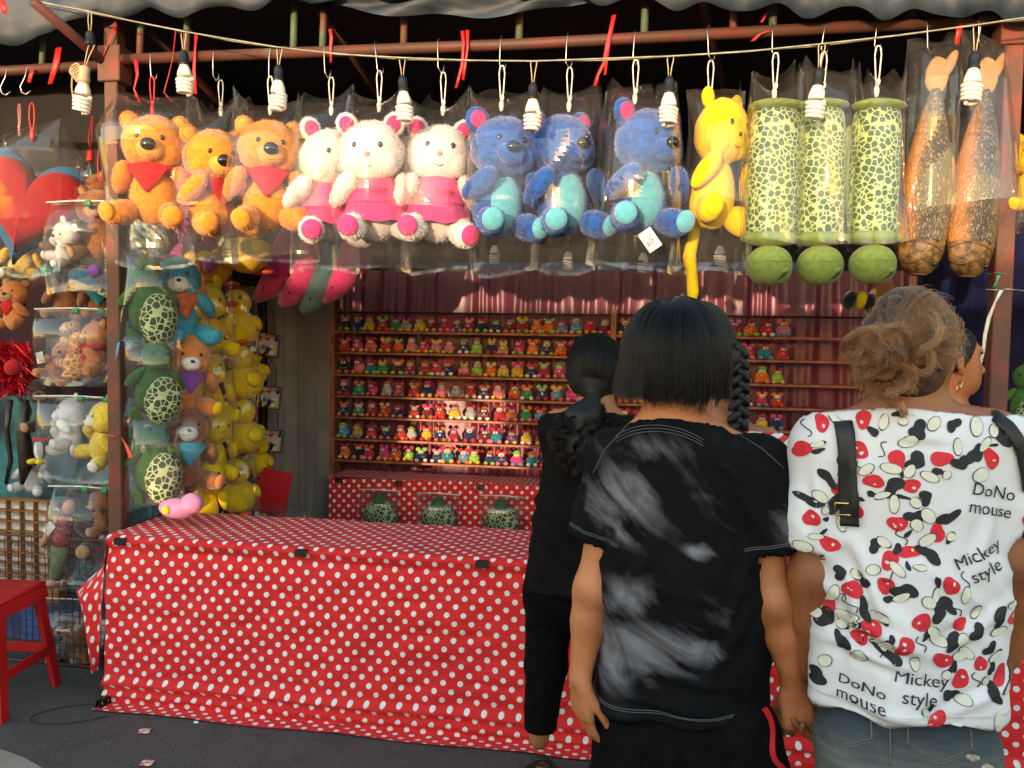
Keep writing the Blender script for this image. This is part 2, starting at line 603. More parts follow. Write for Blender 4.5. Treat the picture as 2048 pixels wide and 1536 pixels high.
# ------------------------------------------------------------------ ground and an added, unseen shade wall behind the camera
g = MB().add([(-300, -300, 0), (300, -300, 0), (300, 300, 0), (-300, 300, 0)], [(0, 1, 2, 3)]).build('ground', M_asph)
g['kind'] = 'structure'
ow = MB()  # added out-of-view wall: shades people and counter, its gap lets sun onto the shelves
YO = -6.0
M_shade_wall = M('added shade wall grey', (.40, .40, .40), .8, .15, 2)
def shade_wall(x0, x1, z0, z1):
    ow.box(((x0+x1)/2, YO, (z0+z1)/2), (x1-x0, .25, z1-z0))
HT = 2.29
shade_wall(-30, -4.10, 0, HT)
for x0_, x1_, za, zb_ in ((-4.098, -3.86, 1.16, 1.50), (-3.857, -3.58, 1.19, 1.70), (-3.577, -3.44, 1.17, 1.62), (-3.437, -3.20, 1.21, 1.72), (-3.197, -3.05, 1.19, 1.44)):  # uneven slots shape the sun patch that falls on the shelves
    shade_wall(x0_, x1_, 0, za)
    shade_wall(x0_, x1_, zb_, HT)
shade_wall(-3.047, 30, 0, HT)
o = ow.build('added_shade_wall', M_shade_wall, smooth=False)
o['kind'] = 'structure'

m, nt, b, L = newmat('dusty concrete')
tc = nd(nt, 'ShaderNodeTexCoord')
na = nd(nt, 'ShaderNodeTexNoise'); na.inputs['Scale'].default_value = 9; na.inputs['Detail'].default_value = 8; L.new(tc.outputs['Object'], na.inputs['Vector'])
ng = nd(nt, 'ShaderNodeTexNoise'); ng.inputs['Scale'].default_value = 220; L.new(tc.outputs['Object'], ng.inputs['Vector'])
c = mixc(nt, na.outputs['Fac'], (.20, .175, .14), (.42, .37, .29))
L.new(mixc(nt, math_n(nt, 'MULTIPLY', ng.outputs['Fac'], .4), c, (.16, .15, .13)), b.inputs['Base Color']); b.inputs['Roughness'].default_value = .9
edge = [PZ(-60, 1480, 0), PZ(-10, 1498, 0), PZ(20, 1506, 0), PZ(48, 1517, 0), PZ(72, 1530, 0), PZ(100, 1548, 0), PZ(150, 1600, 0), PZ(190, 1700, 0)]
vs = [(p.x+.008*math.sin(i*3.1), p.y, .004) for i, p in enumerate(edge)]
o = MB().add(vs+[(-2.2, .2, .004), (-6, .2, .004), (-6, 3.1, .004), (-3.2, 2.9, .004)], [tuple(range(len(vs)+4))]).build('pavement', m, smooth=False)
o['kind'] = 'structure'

# ------------------------------------------------------------------ stall frame
YF, YB = 3.25, 5.4
PL, PR = P(235, 700, YF), P(1995, 700, YF)
XL, XR = PL.x, PR.x
ZBAR = P(245, 122, YF).z
fr_t = thing('stall_frame', 'rusty red steel pipe frame of the toy stall with two square posts', 'stall frame', (0, 0, 0))
for x in (XL, XR):
    mb = MB().box((x, YF, 1.5), (.062, .062, 3.0), bev=.004)
    mb.box((x, YF, ZBAR-.02), (.105, .09, .15), bev=.004)
    mb.box((x, YF, .006), (.12, .12, .012))
    autosmooth(mb.build('post', M_post, fr_t))
MB().tube([(XL+.03, YF-.02, ZBAR), ((XL+XR)/2, YF-.02, ZBAR-.012), (XR-.03, YF-.02, ZBAR)], .0215, 12).build('crossbar', M_pipe, fr_t)
zl = P(110, 138, YF).z
MB().tube([(XL-1.6, YF-.02, zl-.02), (XL-.03, YF-.02, zl)], .0215, 12).build('crossbar', M_pipe, fr_t)
MB().tube([(XL-1.6, YF+.02, ZBAR+.27), (XR+1.2, YF+.02, ZBAR+.27)], .02, 10).build('top_rail', M_pipe, fr_t)
for u in (285, 378, 590, 650, 810, 1040, 1290, 1465, 1545, 1820):
    x = P(u, 80, YF).x
    MB().tube([(x+RND.uniform(-.004, .004), YF-.02, ZBAR-.02), (x, YF, ZBAR+.27)], .015, 10).build('upright', M_rung, fr_t)
x = P(90, 110, YF).x
MB().tube([(x, YF-.02, zl), (x, YF, zl+.20)], .013, 10).build('upright', M_rung, fr_t)
for a, bb in ((P(66, 2, 2.9), P(238, 150, 3.3)), (P(640, 20, 3.4), P(800, 250, 4.6)), (P(1000, -60, 3.4), P(1180, 160, 5.2)), (P(1400, -20, 3.35), P(1452, 190, 4.6)), (P(300, 60, 3.4), P(560, 330, 5.0))):
    MB().tube([a, bb], .02, 10).build('rafter', M_pipe, fr_t)
# bent pieces of rope and rag tied to the joints are things of their own (further down)

# ------------------------------------------------------------------ canopy
cp = thing('canopy', 'weathered grey blue tarp canopy with scalloped front edge over the stall', 'canopy', (0, 0, 0))
us = np.arange(-200, 2300, 7.0)
bx_, by_ = [-200, 0, 60, 100, 190, 250, 330, 420, 560, 700, 1000, 1200, 1345, 1620, 1930, 2300], [105, 84, 80, 66, 22, 26, 28, 20, 6, -8, -14, -4, 10, 22, 30, 36]
YV = 3.12
vs, fs = [], []
for i, u in enumerate(us):
    v = np.interp(u, bx_, by_)
    sc = 11*math.cos(2*math.pi*(u-1345)/140) if u > 190 else 5*math.cos(2*math.pi*(u-20)/150)
    if 620 < u < 1180:
        sc *= .55
    lo = P(u, v+sc, YV)
    wv = .016*math.sin(u/31)+.012*math.sin(u/13.3)
    for k in range(6):
        t = k/5
        vs.append((lo.x, YV+wv*(1-t)-.02*math.sin(t*3), lo.z+t*(2.98-lo.z)))
n = len(us)
for i in range(n-1):
    for k in range(5):
        a = i*6+k
        fs.append((a, a+6, a+7, a+1))
MB().add(vs, fs).build('valance', M_val, cp).modifiers.new('s', 'SOLIDIFY').thickness = .003
mb = MB()
xs = np.linspace(-7, 5, 40)
ys = np.linspace(YV, 6.0, 26)
vs = [(x, y, 2.98+.05*math.sin((y-YV)*1.2)-.10*(y-YV)*.35+.03*math.sin(x*5+y*3)*min(1, (y-YV)*2)-.05*abs(math.sin(x*1.9)) * min(1, (y-YV)*2)) for x in xs for y in ys]
fs = [(i*26+j, (i+1)*26+j, (i+1)*26+j+1, i*26+j+1) for i in range(39) for j in range(25)]
mb.add(vs, fs).build('roof_sheet', M_dark, cp)
# sagging inner edge of tarp seen under the roof
vs, fs = [], []
for i, u in enumerate(np.arange(560, 1240, 8)):
    e = math.sin((u-560)/680*math.pi)
    for k in range(5):
        t = k/4
        p = P(u, -10+e*(44+12*math.sin(u/37))*t, 3.15)
        vs.append((p.x, 3.15+.03*math.sin(t*5+u/40), p.z))
for i in range(len(vs)//5-1):
    for k in range(4):
        a = i*5+k
        fs.append((a, a+1, a+6, a+5))
MB().add(vs, fs).build('inner_flap', M_val, cp)

# ------------------------------------------------------------------ enclosing sheets
def sheet(name, mat, label, cat, a, b_, z0, z1, amp=.03, freq=7, nx=60, nzr=14, seed=0, skew=0.0, fold2=.4):
    """hanging cloth between two ground points"""
    a, b_ = Vector(a), Vector(b_)
    d = b_-a
    nrm = Vector((-d.y, d.x)).normalized()
    vs, fs = [], []
    for i in range(nx+1):
        s = i/nx
        for j in range(nzr+1):
            t = j/nzr
            q = s*d.length*freq+6*noise.noise(Vector((s*d.length*1.3, seed+9, 0)))+2.2*noise.noise(Vector((s*d.length*5, seed+4, t*.8)))
            w = amp*(math.sin(q+1.1*noise.noise(Vector((s*6, seed, t*1.2))))*(.55+.45*noise.noise(Vector((s*3, seed+3, 0))))+fold2*math.sin(q*2.7+seed+2*noise.noise(Vector((s*9, t*2, seed)))))
            w *= (1-.25*t)
            p = a+d*s+nrm*w
            vs.append((p.x, p.y, z0+(z1-z0)*t+skew*s))
    for i in range(nx):
        for j in range(nzr):
            k = i*(nzr+1)+j
            fs.append((k, k+nzr+1, k+nzr+2, k+1))
    o = MB().add(vs, fs).build(name, mat)
    return tag(o, label, cat)
YC = 5.56
sheet('back_curtain', M_curt, 'maroon satin curtain hanging behind the shelves of small toys', 'curtain', (P(640, 600, YC).x, YC), (1.62, YC), .05, P(1100, 541, YC).z, .024, 24, 420, 20, 1)
sheet('back_tarp', M_dark, 'dark tarp closing the stall above the maroon curtain', 'tarp', (-7, YC+.12), (3.2, YC+.12), 0, 3.0, .03, 4, 60, 6, 2)
sheet('blue_tarp', M_bluet, 'narrow blue tarp strip above the maroon curtain', 'tarp', (-1.5, YC+.06), (.9, YC+.06), P(1100, 541, YC).z-.05, P(1100, 523, YC).z, .02, 5, 40, 3, 5)
sheet('side_tarp', M_navy, 'dark navy tarp hanging behind the right post', 'tarp', (1.62, 5.56), (2.5, 3.1), 0, 3.0, .05, 6, 60, 8, 3)
sheet('grey_curtain', M_greyc, 'plain grey cloth hanging beside the shelf rack', 'curtain', (-2.33, 4.72), (-2.14, 5.34), 0, 2.75, .022, 9, 60, 14, 4, fold2=.2)
sheet('neighbour_tarp', M_dark, 'dark cloth behind the hanging goods left of the post', 'tarp', (-7, 4.3), (-2.45, 4.3), 0, 3.0, .05, 5, 60, 6, 6)
sheet('low_blue_tarp', M_bluet, 'blue striped tarp behind the wire mesh and red stool', 'tarp', (-4.2, 3.62), (-2.35, 3.62), 0, P(60, 1160, 3.62).z, .03, 9, 60, 10, 7)
sheet('teal_tarp', M('teal tarp', (.02, .085, .14), .55, .8, 6, .4, 20, dist=.01, col2=(.05, .22, .22)), 'blue and teal cloth behind the hanging bags left of the post', 'tarp', (-4.3, 3.9), (-2.38, 3.9), P(60, 1150, 3.9).z, P(60, 790, 3.9).z, .03, 7, 50, 8, 8)

# ------------------------------------------------------------------ counter with dotted cloth
YT, ZT = 3.08, .708
XT0 = PZ(208, 1072, ZT).x
XT1 = 2.3
YTB = YT+.50
def dotted(name, pts_fn, nx, ny, label, cat, mat=None):
    vs, uv, fs = [], [], []
    for i in range(nx+1):
        for j in range(ny+1):
            p, q = pts_fn(i/nx, j/ny)
            vs.append(p)
            uv.append(q)
    for i in range(nx):
        for j in range(ny):
            k = i*(ny+1)+j
            fs.append((k, k+1, k+ny+2, k+ny+1))
    return vs, uv, fs
def counter_pt(a, c):
    x = XT0+(XT1-XT0)*a
    s = c*(.50+ZT+.085)
    # cloth pulled tight towards the clips, so the print shears a little
    wob = .012*noise.noise(Vector((x*1.6, s*2, 1)))
    uvp = (x+.10*max(0, s-.5)*math.exp(-a*3)+wob, s+.035*math.sin(x*1.3)*max(0, s-.5)+wob)
    if s < .50:
        y = YTB-s
        z = ZT+.004*noise.noise(Vector((x*4, y*6, 2)))+.003*noise.noise(Vector((x*13, y*11, 5)))
        if s > .47:
            z -= (s-.47)**2*8
        return (x, y, z), uvp
    t = s-.50
    if t < ZT-.004:
        h = t/ZT
        edge = .5+.5*math.cos(2*math.pi*(x-P(600, 1100, YT).x)/.64)
        y = YT+.016*math.exp(-((t-.055)/.022)**2)*(1.0-.7*edge)+.010*math.exp(-((t-.01)/.015)**2)*-1
        y += .020*noise.noise(Vector((x*2.2, t*2.0, 3)))*h+.008*noise.noise(Vector((x*9+t*5, t*7, 8)))*min(1, h*3)
        y += .006*(1-2.4*abs(noise.noise(Vector((x*2.4+t*6, t*9-x*1.5, 12)))))*min(1, h*4)+.004*noise.noise(Vector((x*7-t*16, t*22+x*6, 4)))*min(1, h*4)
        y -= .028*math.exp(-((t-(ZT-.095))/.016)**2)+.020*math.exp(-((t-(ZT-.045))/.013)**2)
        y -= .03*h
        return (x, y, ZT-.009-t*(ZT-.013)/(ZT-.004)), uvp
    r = t-(ZT-.004)
    return (x, YT-.03-r*.8+.006*math.sin(x*9), .004+.004*(1+noise.noise(Vector((x*8, r*30, 0))))), uvp
vs, uv, fs = dotted('x', counter_pt, 300, 130, '', '')
n0 = len(vs)
# flap billowing out at the near left corner
A, Bp, Cp, Dp = Vector(counter_pt(0, .50/(.50+ZT+.085))[0]), Vector((XT0-.03, YTB-.05, ZT)), P(150, 1182, YT+.12), P(196, 1340, YT+.0)
E1, E2, NF = A, Dp, 22
for i in range(NF+1):
    s = i/NF
    fe = A.lerp(Dp, s)
    oe = Bp.lerp(Cp, s/.45) if s < .45 else Cp.lerp(Dp, (s-.45)/.55)
    for j in range(13):
        t = j/12
        p = fe.lerp(oe, t)
        p = p+Vector((.0, -.028*math.sin(t*math.pi)+.014*math.sin(t*9), 0))
        vs.append(tuple(p))
        uv.append((XT0-.3*t*math.sin(min(1, s+.25)*math.pi*.8), .5+s*.42))
for i in range(NF):
    for j in range(12):
        k = n0+i*13+j
        fs.append((k, k+13, k+14, k+1))
def uvmesh(name, vs, uv, fs, mat):
    me = bpy.data.meshes.new(name)
    me.from_pydata([tuple(v) for v in vs], [], fs)
    lay = me.uv_layers.new(name='UVMap')
    for l in me.loops:
        lay.data[l.index].uv = uv[l.vertex_index]
    me.materials.append(mat)
    me.polygons.foreach_set('use_smooth', [True]*len(fs))
    return me
o = obj('tablecloth', uvmesh('tablecloth', vs, uv, fs, M_dots))
tag(o, 'long red tablecloth with white dots draped over the front counter', 'tablecloth')
YP = 5.12
xp0, zp = P(658, 953, YP).x, P(658, 953, YP).z
def panel_pt(a, c):
    x = xp0+(1.5-xp0)*a
    w = .012*math.sin(x*9)+.01*noise.noise(Vector((x*3, c*2, 4)))
    return (x, YP-w*c*2, zp-c*(zp-.01)+.006*math.sin(x*4)), (x+.02*math.sin(x*2), c*zp+x*.06)
vs, uv, fs = dotted('x', panel_pt, 90, 14, '', '')
vs2, uv2, fs2 = dotted('x', lambda a, c: ((xp0+(1.5-xp0)*a, YP+.30*c, zp+.002*math.sin(a*60)), (xp0+(1.5-xp0)*a, -c*.3)), 60, 4, '', '')
k = len(vs)
o = obj('tablecloth', uvmesh('tablecloth', vs+vs2, uv+uv2, fs+[tuple(i+k for i in f)[::-1] for f in fs2], M_dots))
tag(o, 'red dotted cloth hanging below the shelves at the back', 'tablecloth')

# binder clips
def clip(loc, rz, label, s=1.0, down=False, handle=True):
    t = thing('binder_clip', label, 'clip', loc, (0, 0, rz), 'black binder clips holding the dotted cloth')
    w = .05*s
    mb = MB()
    prof = [(-.011, 0), (-.007, .028), (.007, .028), (.011, 0), (.0095, 0), (.006, .0265), (-.006, .0265), (-.0095, 0)]
    vs = [(sx*w/2, y*s, -z*s+.022*s) for sx in (-1, 1) for y, z in prof]
    fs = [(i, (i+1) % 8, 8+(i+1) % 8, 8+i) for i in range(8)]+[(0, 1, 6, 7), (1, 2, 5, 6), (2, 3, 4, 5)]+[(15, 14, 9, 8), (14, 13, 10, 9), (13, 12, 11, 10)]
    mb.add([(x, y, -z) if not down else (x, y, z) for x, y, z in vs], fs)
    autosmooth(mb.build('spring_body', M_blk_metal, t), 30)
    sg = 1 if not down else -1
    for sy in (-1, 1):
        if handle:
            MB().tube([(-.014*s, sy*.008*s, sg*.0*s), (-.008*s, sy*.010*s, -sg*.035*s), (.008*s, sy*.010*s, -sg*.035*s), (.014*s, sy*.008*s, 0)], .0012, 6).build('wire_handle', M_steel, t)
    return t
for u, v, lb in ((241, 1078, 'black binder clip on the counter edge nearest the left post'), (603, 1100, 'black binder clip at the middle of the counter edge'), (964, 1122, 'black binder clip on the counter edge beside the woman in black')):
    p = P(u, v, YT-.012)
    clip((p.x, YT-.012, ZT-.012), 0, lb, 1.0, handle=False)
p = P(207, 1400, YT-.06)
clip((p.x, p.y, p.z), math.radians(80), 'black binder clip at the bottom corner of the tablecloth near the ground', 1.2)
for u, v, lb in ((677, 958, 'black binder clip on the back dotted cloth near the grey curtain'), (797, 962, 'black binder clip on the back dotted cloth above the first bagged turtle'), (960, 968, 'black binder clip with wire handles hanging on the back dotted cloth')):
    p = P(u, v, YP-.012)
    clip((p.x, YP-.014, zp-.012), 0, lb, .95)

# ------------------------------------------------------------------ shelf rack
YS = 5.30                        # front edge of the shelves
SHELF_V = [661, 703, 747, 790, 832, 876, 918]
x0s, x1s = P(664, 800, YS).x, 1.42
rk = thing('shelf_rack', 'long brown wooden rack with seven narrow shelves of small toys', 'shelf rack')
SHELF_Z = [P(668, v, YS).z for v in SHELF_V]
for z in SHELF_Z:
    autosmooth(MB().box(((x0s+x1s)/2, YS+.06, z-.008), (x1s-x0s, .12, .016), bev=.002).build('shelf', M_wood, rk))
zr = P(668, 624, YS).z
MB().box(((x0s+x1s)/2, YS+.06, zr), (x1s-x0s, .03, .014)).build('top_rail', M('dark rail', (.05, .02, .015), .5), rk)
for u in (664, 1224):
    x = P(u, 800, YS).x
    MB().box((x, YS+.06, (zr+.02)/2+.01), (.034, .124, zr+.02)).build('upright', M_wood, rk, smooth=False)
MB().box((x1s, YS+.06, (zr+.02)/2+.01), (.034, .124, zr+.02)).build('upright', M_wood, rk, smooth=False)
# ------------------------------------------------------------------ small pompom toys on the shelves
PAL = {'navy': (.012, .022, .10), 'black': (.012, .012, .014), 'red': (.55, .02, .02), 'crimson': (.36, .012, .03), 'orange': (.72, .14, .015), 'yellow': (.72, .42, .02), 'mustard': (.48, .27, .03), 'green': (.03, .24, .05), 'lime': (.26, .48, .05), 'teal': (.01, .20, .28), 'sky blue': (.09, .26, .48), 'pink': (.74, .17, .24), 'hot pink': (.70, .03, .16), 'maroon': (.14, .012, .02), 'purple': (.11, .03, .17), 'grey': (.36, .38, .38), 'white': (.72, .69, .62), 'cream': (.74, .58, .34)}
def felt(c):
    return M('felt '+c, PAL[c], .85, .18, 60, .4, 420, sheen=.25, dist=.002)
def critter_meshes():
    R = {}
    R['body'] = MB().ell((0, 0, .043), (.041, .036, .041), seg=14, ring=9, amp=.05, fs_=40).mesh('body')
    R['head'] = MB().ell((0, -.012, .083), (.025, .022, .020), seg=12, ring=8).mesh('head')
    R['eyes'] = MB().ell((-.0085, -.035, .083), (.0095, .006, .0105), seg=8, ring=6, mi=0).ell((.0085, -.035, .083), (.0095, .006, .0105), seg=8, ring=6, mi=0).ell((-.006, -.041, .081), (.0035, .002, .0042), seg=6, ring=4, mi=1).ell((.006, -.041, .081), (.0035, .002, .0042), seg=6, ring=4, mi=1).mesh('eyes', [felt('white'), M_black])
    R['foot'] = MB().ell((0, 0, 0), (.0165, .0165, .0155), seg=10, ring=7).mesh('foot')
    R['round ears'] = MB().ell((-.023, -.008, .104), (.018, .007, .018), seg=10, ring=6).ell((.023, -.008, .104), (.018, .007, .018), seg=10, ring=6).mesh('ears')
    R['bow'] = MB().ell((-.019, -.012, .103), (.020, .009, .011), (0, .5, 0), seg=10, ring=6).ell((.019, -.012, .103), (.020, .009, .011), (0, -.5, 0), seg=10, ring=6).ell((0, -.016, .100), (.008, .007, .008), seg=8, ring=5).mesh('bow')
    R['cap'] = MB().lathe([(.036, .097), (.036, .100), (.022, .102), (.019, .115), (.002, .120)], (0, -.010, 0), 12).mesh('cap')
    mb = MB()
    rr = random.Random(3)
    for i in range(34):
        a, e = rr.uniform(0, 6.28), rr.uniform(.1, 1.4)
        d = Vector((math.cos(a)*math.cos(e), math.sin(a)*math.cos(e), math.sin(e)))
        c = Vector((0, -.010, .090))
        s = d.orthogonal().normalized()*.004
        mb.add([c+d*.012+s, c+d*.012-s, c+d*rr.uniform(.034, .046)+Vector((0, 0, -.004))], [(0, 1, 2)])
    R['tuft'] = mb.mesh('tuft')
    R['pointed ears'] = MB().lathe([(.013, 0), (.009, .016), (.0008, .034)], (-.018, -.008, .094), 8).lathe([(.013, 0), (.009, .016), (.0008, .034)], (.018, -.008, .094), 8).mesh('ears')
    R['thread'] = MB().tube([(.030*math.cos(a)*1.02, -.005-.036*math.sin(a), .062-.022*math.sin(a)) for a in np.linspace(-.1, math.pi+.1, 9)], .0011, 4).mesh('thread')
    R['flower'] = MB().ell((0, -.037, .055), (.009, .004, .009), seg=7, ring=5).mesh('flower')
    return R
CR = critter_meshes()
for me in CR.values():
    if not me.materials:
        me.materials.append(None)
def cpart(name, key, parent, col, loc=(0, 0, 0)):
    o = obj(name, CR[key], parent, loc)
    if col:
        o.material_slots[0].link = 'OBJECT'
        o.material_slots[0].material = felt(col)
    return o
ORD = 'first second third fourth fifth sixth seventh eighth ninth tenth eleventh twelfth thirteenth fourteenth fifteenth sixteenth seventeenth eighteenth nineteenth twentieth twenty-first twenty-second twenty-third'.split()
ROWN = ['top', 'second', 'third', 'fourth', 'fifth', 'sixth', 'bottom']
rc = random.Random(11)
BODY = ['navy', 'navy', 'navy', 'red', 'crimson', 'orange', 'orange', 'mustard', 'green', 'lime', 'teal', 'sky blue', 'pink', 'hot pink', 'maroon', 'purple', 'grey', 'black', 'yellow', 'red', 'red']
def critter(x, z, lab, tailtxt):
    bc = rc.choice(BODY)
    ec = rc.choice(['red', 'red', 'red', 'orange', 'orange', 'hot pink', 'lime', 'pink', 'crimson', 'yellow'])
    kind = rc.choice(['round ears']*6+['bow', 'bow', 'cap', 'tuft', 'tuft', 'pointed ears'])
    if kind == 'tuft':
        ec = rc.choice(['lime', 'cream', 'pink', 'orange', 'hot pink'])
    fc = rc.choice(['pink', 'pink', 'yellow', 'yellow', 'orange', 'red', 'white', 'sky blue', 'lime'])
    t = thing('pompom_toy', 'small %s pompom toy with %s %s, %s' % (bc, ec, kind, tailtxt), 'toy', (x, YS+.052+rc.uniform(-.004, .006), z+.001), (0, 0, rc.uniform(-.25, .25)), 'small pompom toys on the shelves')
    s = rc.uniform(.82, .95)
    t.scale = (s*rc.uniform(1.0, 1.14), s, s*rc.uniform(.86, 1.0))
    cpart('body', 'body', t, bc)
    cpart('head', 'head', t, rc.choice([bc, ec, ec, 'cream']))
    cpart('eyes', 'eyes', t, None)
    cpart({'round ears': 'ears', 'pointed ears': 'ears', 'bow': 'bow', 'cap': 'cap', 'tuft': 'tuft'}[kind], kind, t, ec)
    for sx in (-1, 1):
        cpart('foot', 'foot', t, fc, (sx*rc.uniform(.024, .031), -.036, .0155))
    if rc.random() < .45:
        cpart('thread', 'thread', t, 'white')
    if rc.random() < .6:
        cpart('flower', 'flower', t, rc.choice(['lime', 'yellow', 'white', 'pink', 'orange']))
xc = P(1224, 800, YS).x
for r, z in enumerate(SHELF_Z):
    n = [21, 20, 20, 19, 19, 19, 20][r]
    a, bb = x0s+.075, xc-.07
    for i in range(n):
        x = a+(bb-a)*i/(n-1)+rc.uniform(-.011, .011)
        critter(x, z, '', '%s from left, %s shelf' % (ORD[i], ROWN[r]))
    # beyond the middle upright, up to the bare right end
    k = [5, 4, 3, 3, 3, 2, 2][r]
    xe = P([1567, 1565, 1560, 1560, 1562, 1598, 1600][r], 700, YS).x
    for i in range(k):
        x = xe-(k-1-i)*.098+rc.uniform(-.006, .006)
        critter(x, z, '', '%s from the bare end, %s shelf' % (ORD[k-1-i], ROWN[r]))
    if r < 5:
        for i in range(2):
            critter(xc+.075+i*.098, z, '', '%s past the middle upright, %s shelf' % (ORD[i], ROWN[r]))

# ------------------------------------------------------------------ plush
def plushm(name, col=(.5, .5, .5), var=.14, sm=False):
    return M('plush '+name, col, .95, var, 45, .7 if not sm else .25, 260 if not sm else 60, sheen=.5 if not sm else .15, spec=.15, dist=.004)
M_eye = M('glossy black eye', (.008, .008, .009), .12, .1, 20, spec=.6)
SKIN_T = {}
def spots_mat(name, light, dark, scale, thr, soft=.04, rand=1.0, rnd=True):
    m, nt, b, L = newmat(name)
    tc = nd(nt, 'ShaderNodeTexCoord')
    ns = nd(nt, 'ShaderNodeTexNoise'); ns.inputs['Scale'].default_value = scale*.7
    L.new(tc.outputs['Object'], ns.inputs['Vector'])
    ad = nd(nt, 'ShaderNodeVectorMath', operation='MULTIPLY_ADD'); ad.inputs[1].default_value = (.012, .012, .012)
    L.new(ns.outputs['Color'], ad.inputs[0]); L.new(tc.outputs['Object'], ad.inputs[2])
    vo = nd(nt, 'ShaderNodeTexVoronoi', feature='DISTANCE_TO_EDGE'); vo.inputs['Scale'].default_value = scale; vo.inputs['Randomness'].default_value = rand
    vc = nd(nt, 'ShaderNodeTexVoronoi'); vc.inputs['Scale'].default_value = scale; vc.inputs['Randomness'].default_value = rand
    for v in (vo, vc):
        L.new(ad.outputs[0], v.inputs['Vector'])
    mr = nd(nt, 'ShaderNodeMapRange'); mr.inputs['From Min'].default_value = thr; mr.inputs['From Max'].default_value = thr+soft
    L.new(vo.outputs['Distance'], mr.inputs['Value'])
    sp = nd(nt, 'ShaderNodeSeparateColor'); L.new(vc.outputs['Color'], sp.inputs[0])
    mr2 = nd(nt, 'ShaderNodeMapRange'); mr2.inputs['From Min'].default_value = .70; mr2.inputs['From Max'].default_value = .63; L.new(vc.outputs['Distance'], mr2.inputs['Value'])
    msk = math_n(nt, 'MULTIPLY', mr.outputs[0], mr2.outputs[0])
    dk = mixc(nt, sp.outputs[0], dark, tuple(x*1.9 for x in dark))
    L.new(mixc(nt, msk if rnd else mr.outputs[0], light, dk), b.inputs['Base Color'])
    b.inputs['Roughness'].default_value = .8
    b.inputs['Sheen Weight'].default_value = .15
    return m
M_turt = spots_mat('turtle spots', (.40, .50, .19), (.026, .058, .022), 40, .062, .04, .9)
M_turt2 = spots_mat('small turtle spots', (.46, .50, .26), (.018, .036, .012), 36, .062, .04, .9)
M_gir = spots_mat('giraffe print', (.75, .55, .32), (.40, .13, .03), 42, .05, rnd=False)
M_olive = plushm('olive green', (.17, .24, .055), sm=True)

